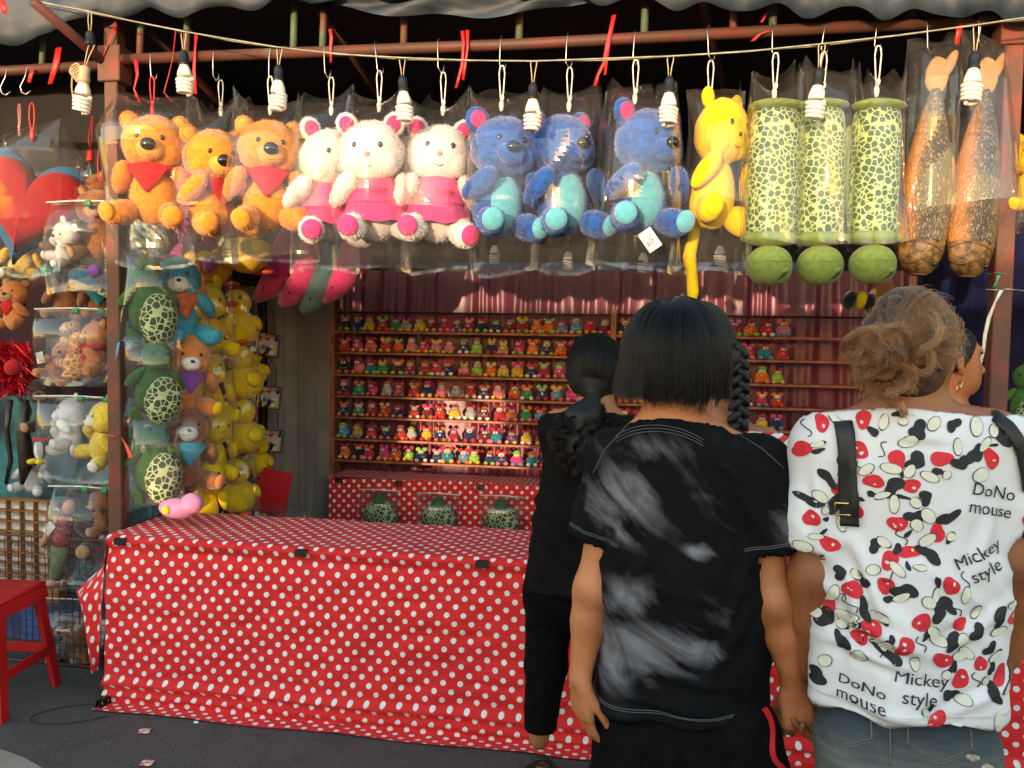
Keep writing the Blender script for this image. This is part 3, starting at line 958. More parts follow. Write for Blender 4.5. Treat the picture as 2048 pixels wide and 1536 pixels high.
def teddy_meshes(key, fur, o):
    """meshes of one kind of seated plush: (name, mesh, children)"""
    fz = o.get('fuzz', 0)
    def part(name, shapes, mat, fn=0, ln=.008):
        mb = MB()
        for s in shapes:
            mb.ell(*s[:2], rot=s[2] if len(s) > 2 else None, seg=22, ring=15, amp=.045, fs_=22, taper=s[3] if len(s) > 3 else 0)
        if fz and fn:
            mb.fuzz(int(fn*fz), ln, seed=len(name)*7+len(key))
        return (name, mb.mesh(name, [mat]), [])
    L_ = []
    fm = fur
    bw = o.get('bw', 1.0)
    L_.append(part('body', [((0, 0, .135), (.098*bw, .085, .130), None, .18)], o.get('bodymat', fm), 1800))
    hd = part('head', [((0, -.012, .335), (.126, .112, .114), None, .05), ((-.05, -.05, .30), (.062, .06, .06)), ((.05, -.05, .30), (.062, .06, .06))], fm, 3000)
    L_.append(hd)
    ex, ez, er = o.get('ear', (.092, .432, .040))
    for sx in (-1, 1):
        e = part('ear', [((sx*ex, .004, ez), (er, .020, er*o.get('eartall', 1.05)), (0, sx*.5, 0))], o.get('earback', fm), 350)
        if o.get('inner'):
            mb = MB().ell((sx*ex, -.012, ez), (er*.68, .010, er*.68*o.get('eartall', 1.05)), (0, sx*.5, 0), seg=14, ring=9)
            e[2].append(('inner_ear', mb.mesh('inner_ear', [o['inner']]), []))
        L_.append(e)
    mz = o.get('muzzle')
    if mz:
        L_.append(part('muzzle', [((0, -.112, .300), (.052, .040, .040))], mz, 500))
    ny, nz_ = (-.150, .318) if mz else (-.122, .318)
    nm = o.get('nose', M_eye)
    mb = MB().ell((0, ny, nz_), o.get('nosesize', (.020, .013, .015)), seg=14, ring=9)
    L_.append(('nose', mb.mesh('nose', [nm]), []))
    for sx in (-1, 1):
        mb = MB().ell((sx*.047, -.112, .352), (.0095, .006, .0115), seg=10, ring=7)
        L_.append(('eye', mb.mesh('eye', [M_eye]), []))
    mb = MB().tube([(-.022+.0055*i, ny+.006+.0012*(4-i)**2*.5, nz_-.032-.011*math.sin(i/8*math.pi)) for i in range(9)], .0013, 5)
    L_.append(('mouth', mb.mesh('mouth', [M_eye]), []))
    for sx in (-1, 1):
        L_.append(part('arm', [((sx*.128, -.045, .185), (.037, .040, .082), (.55, sx*-.55, 0), -.15)], o.get('arm', fm), 600))
    for sx in (-1, 1):
        g = part('leg', [((sx*.098, -.085, .052), (.050, .088, .050), (.15, 0, sx*.45))], o.get('leg', fm), 800)
        f = Vector((sx*.098, -.085, .052))+Vector((sx*math.sin(.45), -math.cos(.45), 0))*.070
        mb = MB().ell(f, (.040, .022, .040), (.15, 0, sx*.45), seg=14, ring=9)
        g[2].append(('foot_pad', mb.mesh('foot_pad', [o.get('pad', fm)]), []))
        L_.append(g)
    if o.get('scarf'):
        mb = MB().tube([(.088*math.cos(a), .078*math.sin(a)-.005, .238+.006*math.sin(a*3)) for a in np.linspace(0, 2*math.pi, 22)[:-1]], .020, 8, closed=True)
        vs = []
        for i in range(9):
            for j in range(7):
                s, t = i/8*2-1, j/6
                vs.append((s*.085*(1-t*.9), -.088-.018*math.cos(s*1.4)+.02*t*(1-t), .236-t*.105))
        mb.add(vs, [(i*7+j, i*7+j+1, (i+1)*7+j+1, (i+1)*7+j) for i in range(8) for j in range(6)])
        L_.append(('neckerchief', mb.mesh('neckerchief', [o['scarf']]), []))
    if o.get('belly'):
        L_.append(part('belly', [((0, -.032, .130), (.074, .064, .105), None, .1)], o['belly'], 300))
    if o.get('dress'):
        prof = [(.062, .252), (.088, .232), (.100, .19), (.104, .15), (.114, .118), (.138, .085), (.146, .072)]
        vs, fs = [], []
        sg = 44
        for k, (r, z) in enumerate(prof):
            for i in range(sg):
                a = 2*math.pi*i/sg
                rr_ = r*(1+(.045*math.sin(a*9) if k >= 4 else 0)*(k-3)/3)
                vs.append((rr_*math.cos(a), rr_*math.sin(a)*.9-.002, z+(.004*math.sin(a*9) if k > 4 else 0)))
        for k in range(len(prof)-1):
            for i in range(sg):
                j = (i+1) % sg
                fs.append((k*sg+i, k*sg+j, (k+1)*sg+j, (k+1)*sg+i))
        mb = MB().add(vs, fs)
        mb.tube([(.1*math.cos(a), .092*math.sin(a)-.002, .150+.002*math.sin(5*a)) for a in np.linspace(0, 2*math.pi, 25)[:-1]], .010, 6, closed=True)
        L_.append(('dress', mb.mesh('dress', [o['dress']]), []))
    return L_
def put_plush(name, kind, label, loc, rz, scale=1.0, group=None, cat='plush toy', tilt=(0, 0)):
    t = thing(name, label, cat, loc, (tilt[0], tilt[1], rz), group)
    t.scale = (scale,)*3 if not hasattr(scale, '__len__') else scale
    rv = random.Random(int(Vector(loc).length*9973))
    turn, nod, sw = rv.uniform(-.28, .28), rv.uniform(-.07, .07), {}
    for nm, me, ch in kind:
        p = obj(nm, me, t)
        if name in ('plush_bear', 'plush_toy', 'plush_monkey', 'plush_ape'):
            if nm in ('head', 'ear', 'muzzle', 'nose', 'eye', 'mouth'):
                p.rotation_euler = (nod, 0, turn)
            elif nm in ('arm', 'leg'):
                p.rotation_euler = (rv.uniform(-.10, .16), rv.uniform(-.06, .06), rv.uniform(-.22, .22))
        for n2, m2, _ in ch:
            obj(n2, m2, p)
    return t
amber = plushm('amber', (.74, .27, .020))
amberL = plushm('amber muzzle', (.78, .36, .06))
whiteP = plushm('white', (.74, .69, .66), .06)
pinkP = plushm('pink', (.68, .06, .20), .1, True)
blueP = plushm('royal blue', (.015, .085, .36), .3)
ltblue = plushm('light blue', (.11, .40, .50), .1)
yelP = plushm('yellow', (.80, .52, .012), .06, True)
redC = plushm('red jersey', (.50, .015, .02), .1, True)
K_bear = teddy_meshes('amber', amber, dict(fuzz=1.0, muzzle=amberL, nosesize=(.030, .018, .026), scarf=redC, ear=(.098, .420, .038), inner=amberL))
K_white = teddy_meshes('white', whiteP, dict(fuzz=1.0, inner=pinkP, dress=pinkP, nosesize=(.011, .007, .009), nose=M('peach nose', (.60, .22, .10), .6), ear=(.088, .436, .042), eartall=1.15, leg=whiteP, pad=pinkP))
K_blue = teddy_meshes('blue', blueP, dict(fuzz=1.3, belly=ltblue, muzzle=blueP, nosesize=(.028, .018, .022), ear=(.104, .425, .046), inner=pinkP, pad=ltblue))
K_yel = teddy_meshes('yellow', yelP, dict(fuzz=0, bw=1.12, nosesize=(.010, .006, .008), ear=(.088, .440, .034)))

# ------------------------------------------------------------------ clear plastic bags
m, nt, b, L = newmat('clear film')
nt.nodes.remove(b)
out = nt.nodes['Material Output']
tr = nd(nt, 'ShaderNodeBsdfTransparent'); tr.inputs[0].default_value = (.965, .965, .97, 1)
gl = nd(nt, 'ShaderNodeBsdfGlossy'); gl.inputs['Roughness'].default_value = .10; gl.inputs[0].default_value = (.9, .9, .9, 1)
df = nd(nt, 'ShaderNodeBsdfDiffuse'); df.inputs[0].default_value = (.7, .68, .66, 1)
lw = nd(nt, 'ShaderNodeLayerWeight'); lw.inputs[0].default_value = .5
pw = math_n(nt, 'MULTIPLY_ADD', math_n(nt, 'POWER', lw.outputs['Facing'], 2.4), .55, .05)
m1 = nd(nt, 'ShaderNodeMixShader'); m2 = nd(nt, 'ShaderNodeMixShader')
m1.inputs[0].default_value = .03
L.new(tr.outputs[0], m1.inputs[1]); L.new(df.outputs[0], m1.inputs[2])
L.new(pw, m2.inputs[0]); L.new(m1.outputs[0], m2.inputs[1]); L.new(gl.outputs[0], m2.inputs[2])
L.new(m2.outputs[0], out.inputs[0])
M_film = m
def film_mesh(w, h, dep, seed, corner=.06, nb=72, nv=44, amp=.02, bell=.45, flat_top=False):
    """crumpled clear film: a flattened sleeve whose surface is folded along sharp creases"""
    rg = np.random.default_rng(seed)
    K = 18
    def planes(k, st):
        return rg.random((k, 2))*np.array([1.1, 1.6])-.05, rg.normal(0, 1, (k, 2))*np.array(st), rg.normal(0, .22, k)
    sets = [planes(K, (1.9, .9)), planes(K, (1.2, 1.2)), planes(14, (.9, .5)), planes(14, (.9, .5))]
    ph, tt = np.meshgrid(np.linspace(0, 2*math.pi, nb, endpoint=False), np.linspace(0, 1, nv+1))
    c, s = np.cos(ph), np.sin(ph)
    qa = np.stack([(c+1)*.33+np.where(s < 0, .36, 0), tt*1.5], -1)
    def mx(st):
        C, G, O = st
        return ((qa[..., None, :]-C)*G).sum(-1).__add__(O).max(-1)
    r = amp*((mx(sets[0])-mx(sets[1]))*.34+(mx(sets[2])-mx(sets[3]))*.5)
    cr = rg.uniform(.35, 1.5, 2)
    if flat_top:
        dd = dep*np.sin(math.pi*np.minimum(1, tt*1.1)**.7)**.8*.98+.003
    else:
        dd = np.where(tt < .22, dep*np.minimum(1, (tt/.22)**.6), dep*np.where(tt < bell+.2, 1, np.maximum(.10, 1-(tt-bell-.2)/max(.05, .8-bell)*.95)))
    ww = w*(.93+.07*np.sin(tt*4+seed))*(1+.12*(tt-.5))
    x = ww*np.sign(c)*np.abs(c)**.8
    y = dd*np.sign(s)*np.abs(s)**.9
    z = -h*tt
    if not flat_top:
        kx = np.sort(np.concatenate([[0, math.pi, 2*math.pi], rg.uniform(0, 2*math.pi, 8)]))
        kh = rg.random(len(kx))**1.6*1.2
        kh[-1] = kh[0]
        pk = np.interp(ph, kx, kh)+np.where(c < 0, cr[0], cr[1])*.55*np.abs(c)**2
        z = z+corner*pk*(1-tt)**5
        x = x*(1-.16*np.maximum(0, 1-tt/.13)*np.abs(s))
    r = r*np.minimum(1, .35+tt*3)
    fold = .010*np.sin(ph*7+seed+3*np.sin(tt*2+seed))*np.maximum(0, tt-.5)*2
    x = x+(r+fold)*c*.6
    y = y+(r+fold)*s
    z = z+r*.2+.012*np.sin(ph*2+seed)*tt
    vs = np.stack([x, y, z], -1).reshape(-1, 3)
    fs = [(j*nb+i, (j+1)*nb+i, (j+1)*nb+(i+1) % nb, j*nb+(i+1) % nb) for j in range(nv) for i in range(nb)]
    return MB().add(vs, fs).mesh('film', [M_film], smooth=False)
def bag(label, loc, w, h, dep, seed, loop=None, rz=0, group='clear plastic bags round the toys', zip_=False, film=None, scale=None, clipc=False, **kw):
    t = thing('plastic_bag', label, 'plastic bag', loc, (0, 0, rz), group)
    obj('film', film or film_mesh(w, h, dep, seed, **kw), t)
    if loop is not None:
        top, mt = loop
        d = Vector(top)-Vector(loc)
        mb = MB().tube([(d.x-.0085, 0, d.z-.004), (d.x-.011, 0, d.z*.82), (d.x-.005, 0, d.z*.28), (d.x, 0, 0)], .0026, 6)
        mb.tube([(d.x+.0085, 0, d.z-.004), (d.x+.011, 0, d.z*.82), (d.x+.006, 0, d.z*.28), (d.x+.001, 0, 0)], .0026, 6)
        mb.tube([(d.x-.0085, 0, d.z-.005), (d.x-.004, 0, d.z+.004), (d.x+.004, 0, d.z+.004), (d.x+.0085, 0, d.z-.005)], .0030, 6)
        mb.ell((d.x, 0, .004), (.010, .007, .022), seg=8, ring=6, amp=.3, fs_=200)
        mb.ell((d.x+.004, -.003, d.z*.22), (.008, .006, .012), seg=8, ring=6, amp=.3, fs_=200)
        mb.build('hanging_loop', mt, t)
    return t
def hook(u, zb, y, ln, seed):
    p = P(u, 100, y)
    rr_ = random.Random(seed)
    lean = rr_.uniform(-.012, .012)
    pts = [(-.004, .03, -.012)]+[(0, .022*math.cos(a)+.0, .024*math.sin(a)) for a in np.linspace(.2, math.pi, 7)]
    pts += [(lean*.5, -.024, -.03), (lean, -.02, -ln*.8), (lean+.012, -.018, -ln), (lean+.022, -.016, -ln+.012), (lean+.024, -.016, -ln+.03)]
    mb = MB().tube(pts, .0017, 6)
    return mb, p, lean
YH = YF-.03
fronts = []
def hang(u, vl, vt, label_hook, mt=M_white_rub):
    """steel hook on the crossbar; returns loop top and loop bottom"""
    top = P(u, vl, YH)
    bot = P(u, vt, YH)
    ln = ZBAR-top.z
    mb, p, lean = hook(u, ZBAR, YH, ln+.01, u)
    o = mb.build('wire_hook', M_steel, None, loc=(top.x-lean-.012, YF-.02, ZBAR))
    tag(o, label_hook, 'hook', 'wire hooks on the crossbar')
    return top, bot
items = [  # hook u, loop top v, loop bottom v, kind, seat (u, v), yaw, scale, bag half width px, bag bottom v
    (310, 158, 222, 'bear', (308, 452), 14, 1.0, 84, 532), (434, 158, 218, 'bear', (425, 475), 62, .98, 60, 520), (545, 158, 222, 'bear', (535, 462), 24, .98, 80, 522),
    (657, 152, 216, 'white', (648, 487), 40, 1.02, 66, 540), (762, 147, 216, 'white', (752, 484), 24, 1.04, 66, 540), (883, 142, 216, 'white', (872, 487), 26, 1.04, 70, 542),
    (1006, 137, 214, 'blue', (992, 478), 36, 1.04, 70, 545), (1138, 132, 208, 'blue', (1126, 474), 34, 1.04, 72, 540), (1272, 126, 200, 'blue', (1275, 472), 26, 1.04, 74, 538),
    (1423, 118, 196, 'yellow', (1418, 462), 44, (.86, .86, 1.10), 78, 540)]
DES = {'bear': ('amber plush bear with a red neckerchief', 'amber bear'), 'white': ('white plush bear in a pink dress', 'white bear'), 'blue': ('royal blue plush bear', 'blue bear'), 'yellow': ('smooth yellow plush with a long hanging tail', 'yellow plush')}
WHICH = {'bear': ['nearest the left post', 'turned sideways in the middle of the three', 'next to the white bears'], 'white': ['next to the amber bears', 'in the middle of the three', 'next to the blue bears'], 'blue': ['next to the white bears', 'in the middle of the three', 'with the price tag, next to the yellow plush'], 'yellow': ['beside the green turtles']}
KM = {'bear': K_bear, 'white': K_white, 'blue': K_blue, 'yellow': K_yel}
NMS = {'bear': 'plush_bear', 'white': 'plush_bear', 'blue': 'plush_bear', 'yellow': 'plush_toy'}
cnt = {}
for i, (u, vl, vt, kd, (su_, sv), yw, sc_, bw, bv) in enumerate(items):
    k = cnt.get(kd, 0)
    cnt[kd] = k+1
    wl = WHICH[kd][k]
    mt = M_red_rub if i == 0 else M_white_rub
    top, bot = hang(u, vl, vt, 'steel wire hook holding the %s %s' % (DES[kd][1], wl), mt)
    yo = YH+(.03 if i % 2 else -.02)
    seat = P(su_, sv, yo)
    t = put_plush(NMS[kd], KM[kd], '%s, %s' % (DES[kd][0], wl), seat, math.radians(yw), sc_, {'bear': 'amber plush bears', 'white': 'white plush bears', 'blue': 'blue plush bears', 'yellow': None}[kd], tilt=(.06, [.04, -.05, .02][i % 3]))
    if kd == 'yellow':
        mb = MB().tube([(0, .06, .06), (-.01, .08, -.02), (-.045, .06, -.09), (-.05, .03, -.15), (-.06, .0, -.22), (-.065, -.01, -.25)], [.02, .028, .03, .024, .026, .012], 10)
        mb.build('tail', yelP, t)
    px = bot.z-P(u, bv, yo).z
    wm = bw*(P(u+1, 300, yo).x-P(u, 300, yo).x)
    bag('clear plastic bag around the %s %s' % (DES[kd][1], wl), (seat.x+.005, yo, bot.z-.005), wm, px, .178, 20+i, ((top.x, yo, top.z), mt), amp=.075)
    fronts.append(t)
# lettering on the pink dresses
def text_mesh(body, size, name='lettering', ext=.0, shear=0.0, res=3, thick=0.0):
    cu = bpy.data.curves.new(name, 'FONT')
    cu.body = body
    cu.size = size
    cu.align_x = 'CENTER'
    cu.shear = shear
    cu.resolution_u = res
    cu.extrude = ext
    cu.offset = thick
    o = bpy.data.objects.new(name, cu)
    COL.objects.link(o)
    bpy.context.view_layer.update()
    me = bpy.data.meshes.new_from_object(o.evaluated_get(bpy.context.evaluated_depsgraph_get()))
    bpy.data.objects.remove(o)
    return me
M_print = M('dark red thread', (.40, .01, .06), .6)
tm = text_mesh('Kitty', .038, shear=.35)
for v in tm.vertices:
    x, y = v.co.x, v.co.y
    a = x/.104
    v.co = (.108*math.sin(a), -.102*math.cos(a)-.002, .178+y*.9)
tm.materials.append(M_print)
for t in fronts:
    if 'pink dress' in t['label']:
        d = [c for c in t.children if c.name.startswith('dress')][0]
        obj('lettering', tm, d)
# price tag
pt = thing('price_tag', 'small white card with handwritten price on the bag of the last blue bear', 'price tag', P(1300, 480, YH-.21), (math.radians(90), math.radians(-35), 0))
MB().box((0, 0, 0), (.052, .078, .001)).build('card', M('card', (.76, .70, .60), .7, .04), pt, smooth=False)
M_ink = M('blue ink', (.03, .02, .12), .5)
for body, sz, lx, ly, rz in (('40', .034, -.004, -.020, .35), ('ต่อ', .015, .0, .006, .35), ('บาท', .012, .010, -.006, .35)):
    me = text_mesh(body, sz, shear=.2)
    me.materials.append(M_ink)
    obj('handwriting', me, pt, (lx, ly, .0012), (0, 0, rz))

# ------------------------------------------------------------------ bolster turtles and fish
def turtle_kind():
    R = []
    R.append(('shell', MB().lathe([(.02, -.003), (.085, 0), (.098, .012), (.103, .05), (.104, .28), (.101, .46), (.094, .505), (.075, .522), (.01, .525)], (0, 0, .125), 36, sy=.82).mesh('shell', [M_turt]), []))
    R.append(('body', MB().ell((0, .055, .385), (.104, .055, .30), seg=20, ring=14, amp=.03).mesh('body', [M_olive]), []))
    R.append(('front_rim', MB().ell((0, -.01, .655), (.118, .088, .026), seg=26, ring=8, amp=.06, fs_=30).mesh('front_rim', [M_olive]), []))
    R.append(('rear_rim', MB().ell((0, -.01, .112), (.122, .092, .034), seg=26, ring=8, amp=.05, fs_=30).mesh('rear_rim', [M_olive]), []))
    hd = MB().ell((0, -.02, 0), (.093, .088, .083), seg=26, ring=16, amp=.02, sq=.92)
    h = ('head', hd.mesh('head', [M_olive]), [])
    lip = MB().tube([(.012+.009*i, -.098+.0045*abs(i-3)**1.5, -.052+.012*i*.7+.004*math.sin(i)) for i in range(7)], [.003, .007, .009, .010, .009, .007, .003], 8)
    lip.tube([(.016+.0085*i, -.094+.0045*abs(i-3)**1.5, -.066+.0115*i*.7) for i in range(7)], [.002, .004, .005, .006, .005, .004, .002], 6, mi=1)
    h[2].append(('mouth', lip.mesh('mouth', [M_olive, M('mouth slit', (.02, .03, .008), .8)]), []))
    seam = MB().tube([(.094*math.cos(a), -.02+.089*math.sin(a), .012) for a in np.linspace(math.pi, 2*math.pi, 15)], .0018, 5)
    h[2].append(('seam', seam.mesh('seam', [M_olive]), []))
    R.append(h)
    for sx in (-1, 1):
        R.append(('flipper', MB().ell((sx*.10, .06, .52), (.03, .02, .075), (0, sx*-.3, 0), seg=14, ring=9).mesh('flipper', [M_olive]), []))
    return R
K_turt = turtle_kind()
for i, (u, vl, vt, cu_, wl) in enumerate(((1550, 112, 188, 1536, 'next to the yellow plush'), (1648, 106, 184, 1636, 'in the middle of the three'), (1754, 98, 182, 1740, 'next to the hanging fish'))):
    top, bot = hang(u, vl, vt, 'steel wire hook holding the green spotted turtle %s' % wl)
    yo = YH-.02+.02*(i % 2)
    hd = P(cu_, [532, 532, 530][i], yo)
    tp = P(cu_, 215, yo)
    s = (tp.z-hd.z)/.655
    put_plush('plush_turtle', K_turt, 'green spotted turtle bolster hanging head down, %s' % wl, hd, math.radians(8+4*i), (s*1.0, s, s), 'hanging turtle bolsters', tilt=(0, [.02, -.02, .01][i]))
    wm = 56*(P(u+1, 300, yo).x-P(u, 300, yo).x)
    bag('clear plastic bag around the turtle bolster %s' % wl, (hd.x+.012, yo, bot.z-.01), wm*1.06, bot.z-P(u, 487, yo).z, .150, 50+i, ((top.x, yo, top.z), M_white_rub), corner=.10, bell=.8, amp=.035)
# fish
m, nt, b, L = newmat('printed fish scales')
tc = nd(nt, 'ShaderNodeTexCoord')
mp = nd(nt, 'ShaderNodeMapping'); mp.inputs['Scale'].default_value = (150, 150, 80); L.new(tc.outputs['Object'], mp.inputs[0])
vo = nd(nt, 'ShaderNodeTexVoronoi'); vo.inputs['Scale'].default_value = 1; L.new(mp.outputs[0], vo.inputs['Vector'])
nn = nd(nt, 'ShaderNodeTexNoise'); nn.inputs['Scale'].default_value = 18; nn.inputs['Detail'].default_value = 7; L.new(tc.outputs['Object'], nn.inputs['Vector'])
sx_ = nd(nt, 'ShaderNodeSeparateXYZ'); L.new(tc.outputs['Object'], sx_.inputs[0])
rmp = nd(nt, 'ShaderNodeValToRGB')
els = rmp.color_ramp.elements
els[0].position = 0; els[0].color = (.42, .15, .02, 1)
els[1].position = 1; els[1].color = (.16, .11, .06, 1)
for ps, cc in ((.25, (.32, .11, .015)), (.40, (.06, .035, .018)), (.62, (.014, .013, .012)), (.8, (.09, .065, .04))):
    e = els.new(ps); e.color = (*cc, 1)
L.new(math_n(nt, 'ADD', math_n(nt, 'MULTIPLY_ADD', sx_.outputs[0], 4.2, .5), math_n(nt, 'MULTIPLY_ADD', nn.outputs['Fac'], .5, -.25)), rmp.inputs['Fac'])
cc = mixc(nt, math_n(nt, 'MULTIPLY', math_n(nt, 'GREATER_THAN', vo.outputs['Distance'], .70), .4), rmp.outputs[0], (.50, .38, .20))
L.new(cc, b.inputs['Base Color']); b.inputs['Roughness'].default_value = .5
bp = nd(nt, 'ShaderNodeBump'); bp.inputs['Strength'].default_value = .5; bp.inputs['Distance'].default_value = .004
L.new(vo.outputs['Distance'], bp.inputs['Height']); L.new(bp.outputs['Normal'], b.inputs['Normal'])
M_fish = m
M_fhead = M('printed fish head', (.075, .034, .012), .45, .7, 26, .5, 60, col2=(.26, .14, .04), dist=.008, lo=.34, hi=.68)
M_ftail = M('tan fabric fin', (.36, .21, .07), .7, .15, 12, .3, 30)
def fish_kind():
    R = []
    R.append(('body', MB().lathe([(.03, .10), (.094, .105), (.104, .17), (.110, .28), (.108, .40), (.094, .53), (.070, .66), (.044, .77), (.026, .84), (.02, .86)], (0, 0, 0), 32, sy=.56).mesh('body', [M_fish]), []))
    h = ('head', MB().lathe([(.012, -.008), (.05, .004), (.078, .04), (.093, .085), (.099, .12), (.1035, .15), (.100, .156)], (0, 0, 0), 32, sy=.585).mesh('head', [M_fhead]), [])
    g = MB()
    for z, r in ((.130, .1005), (.07, .089)):
        g.tube([(r*1.0*math.cos(a), r*.60*math.sin(a), z+.02*math.sin(a*2+z*40)) for a in np.linspace(math.pi*1.02, math.pi*1.98, 15)], .0035, 6)
    h[2].append(('gill', g.mesh('gill', [M('gill dark', (.12, .055, .02), .6, .5, 30)]), []))
    e = MB().ell((.062, -.036, .045), (.012, .010, .012), seg=12, ring=8)
    h[2].append(('eye', e.mesh('eye', [M_eye]), []))
    mth = MB().tube([(.034*math.cos(a), .020*math.sin(a), -.002) for a in np.linspace(0, 6.28, 16)[:-1]], .006, 6, closed=True)
    h[2].append(('mouth', mth.mesh('mouth', [M('gill dark')]), []))
    R.append(h)
    R.append(('tail_fin', MB().ell((.0, 0, .92), (.052, .014, .085), seg=16, ring=10, amp=.12, fs_=25).ell((.045, 0, .965), (.024, .011, .07), (0, .35, 0), seg=14, ring=9).mesh('tail_fin', [M_ftail]), []))
    R.append(('back_fin', MB().ell((-.098, 0, .42), (.014, .006, .13), (0, -.12, 0), seg=12, ring=10, amp=.2, fs_=40).mesh('back_fin', [M_fish]), []))
    R.append(('side_fin', MB().ell((.112, 0, .33), (.018, .008, .06), (0, .3, 0), seg=12, ring=8).mesh('side_fin', [M_ftail]), []))
    return R
K_fish = fish_kind()
for i, (u, vl, cu_, vb, wl, bw) in enumerate(((1860, 100, 1836, 548, 'with orange flank beside the turtles', 58), (1962, 84, 1935, 552, 'partly behind the spiral bulb by the right post', 64), (2085, 300, 2078, 505, 'cut off beside the right post', 60))):
    yo = YH+.01 if i < 2 else YF-.02
    if i < 2:
        top, bot = hang(u, vl+4, vl+22, 'steel wire hook holding the fish %s' % wl)
    nose = P(cu_, vb, yo)
    tp = P(cu_, 118 if i < 2 else 250, yo)
    s = (tp.z-nose.z)/1.0
    put_plush('plush_fish', K_fish, 'printed fish cushion hanging head down, %s' % wl, nose, math.radians(-14+16*i), (s*1.02, s*1.0, s), 'hanging fish cushions', tilt=(0, .05))
    wm = bw*(P(u+1, 300, yo).x-P(u, 300, yo).x)
    zt_ = P(cu_, 92, yo).z if i < 2 else P(cu_, 240, yo).z
    bag('clear plastic bag around the fish cushion %s' % wl, (nose.x+.02, yo, zt_), wm, zt_-P(cu_, 462, yo).z, .10, 60+i, None, corner=.05, bell=.7, amp=.035)

# ------------------------------------------------------------------ cable and bulbs
YW = YF-.22
wpts = [(40, -6), (100, 8), (170, 22), (262, 42), (365, 62), (460, 80), (557, 95), (680, 108), (805, 117), (935, 121), (1066, 122), (1200, 119), (1338, 113), (1490, 103), (1638, 90), (1790, 72), (1950, 50), (2048, 37), (2200, 20)]
wp = [P(u, v, YW) for u, v in wpts]
t = thing('power_cable', 'thin grey twin cable strung across the stall front carrying the bulbs', 'cable')
for s in (-1, 1):
    MB().tube([p+Vector((0, s*.003, s*.002*math.sin(i*2.1))) for i, p in enumerate(wp)], .0028, 6).build('conductor', M_wire, t)
cable_t = t
def bulb_kind():
    R = []
    R.append(('socket', MB().lathe([(.006, .0), (.012, -.004), (.0165, -.014), (.018, -.020), (.018, -.052), (.0205, -.054), (.0205, -.060)], (0, 0, 0), 18).mesh('socket', [M_black]), []))
    R.append(('lamp_base', MB().lathe([(.0150, -.058), (.018, -.066), (.025, -.084), (.0275, -.096), (.0275, -.104), (.026, -.106)], (0, 0, 0), 20).mesh('lamp_base', [M_bulbb]), []))
    n, N = 4.2, 120
    pts = []
    for i in range(N+1):
        a = i/N*n*2*math.pi
        k = i/N
        r = .029*(1-.12*k) if k < .93 else .029*.88*(1-(k-.93)/.07*.5)
        pts.append((r*math.cos(a), r*math.sin(a), -.112-.060*k))
    pts = [(pts[0][0]*.8, pts[0][1]*.8, -.102)]+pts
    R.append(('spiral_tube', MB().tube(pts, .0066, 8).mesh('spiral_tube', [M_bulbw]), []))
    return R
K_bulb = bulb_kind()
blist = [(367, 100, 'over the first amber bear'), (557, 130, 'above the third amber bear'), (805, 151, 'between the white bears'), (1066, 165, 'above the blue bears, left one'), (1339, 152, 'between the last blue bear and yellow plush'), (1639, 135, 'in front of the middle turtle bolster'), (1950, 102, 'in front of the fish by the right post')]
def bulb(u, v, Y, label, cord_to=None, scale=1.0, tl=0.0, lab_col=None):
    p = P(u, v, Y)
    t = put_plush('spiral_bulb', K_bulb, label, p, RND.uniform(0, 6), scale, 'white spiral bulbs', 'light bulb', tilt=(tl, tl*.5))
    if cord_to is not None:
        d = (Vector(cord_to)-p)/scale
        rot = Matrix.Rotation(-t.rotation_euler.z, 3, 'Z')
        for s in (-1, 1):
            pts = [rot @ Vector((s*.003, 0, -.004)), rot @ Vector((s*.006+d.x*.3, d.y*.3, d.z*.4)), rot @ Vector((s*.011+d.x*.8, d.y*.8, d.z*.85)), rot @ Vector((s*.010+d.x, d.y, d.z))]
            MB().tube(pts, .0019, 6).build('cord', M_tan_wire, t)
    return t
def wire_at(u):
    return P(u, float(np.interp(u, [q[0] for q in wpts], [q[1] for q in wpts])), YW)
for u, v, lb in blist:
    c = wire_at(u+2)
    bulb(u, v, YW, 'white spiral bulb in black socket %s' % lb, c, 1.0, RND.uniform(-.08, .08))
    MB().tube([c+Vector((-.03, 0, .001)), c, c+Vector((.03, 0, .001))], .005, 7).build('tape', M_black, cable_t)
# bulb left of the post hangs from a second, beige socket
t = bulb(170, 132, YW, 'white spiral bulb in beige socket hanging left of the post', P(180, 88, YW), 1.06, .12)
MB().lathe([(.012, 0), (.019, -.006), (.0195, -.04), (.022, -.045), (.022, -.062)], (0, 0, 0.0), 16).build('outer_socket', M('beige bakelite', (.42, .33, .20), .5), t)
p = P(180, 62, YW)
t = thing('bulb_socket', 'empty black bulb socket hanging on the cable left of the post', 'socket', p)
MB().lathe([(.006, .0), (.012, -.004), (.017, -.012), (.018, -.018), (.018, -.045), (.021, -.047), (.021, -.056)], (0, 0, 0), 18).build('shell', M_black, t)
for s in (-1, 1):
    MB().tube([(s*.004, 0, 0), (s*.008, 0, .04), (s*.006, 0, wire_at(180).z-p.z)], .0019, 6).build('cord', M_tan_wire, t)
# bulbs deeper in the stall, their ends showing below the bags
for u, v, lb in ((990, 470, 'below the first blue bear'), (1137, 482, 'below the middle blue bear'), (1287, 484, 'below the last blue bear'), (1441, 470, 'below the yellow plush')):
    p = P(u, v, 4.5)
    bulb(u, v, 4.5, 'white spiral bulb deep in the stall, end showing %s' % lb, p+Vector((0, 0, .55)), .95)
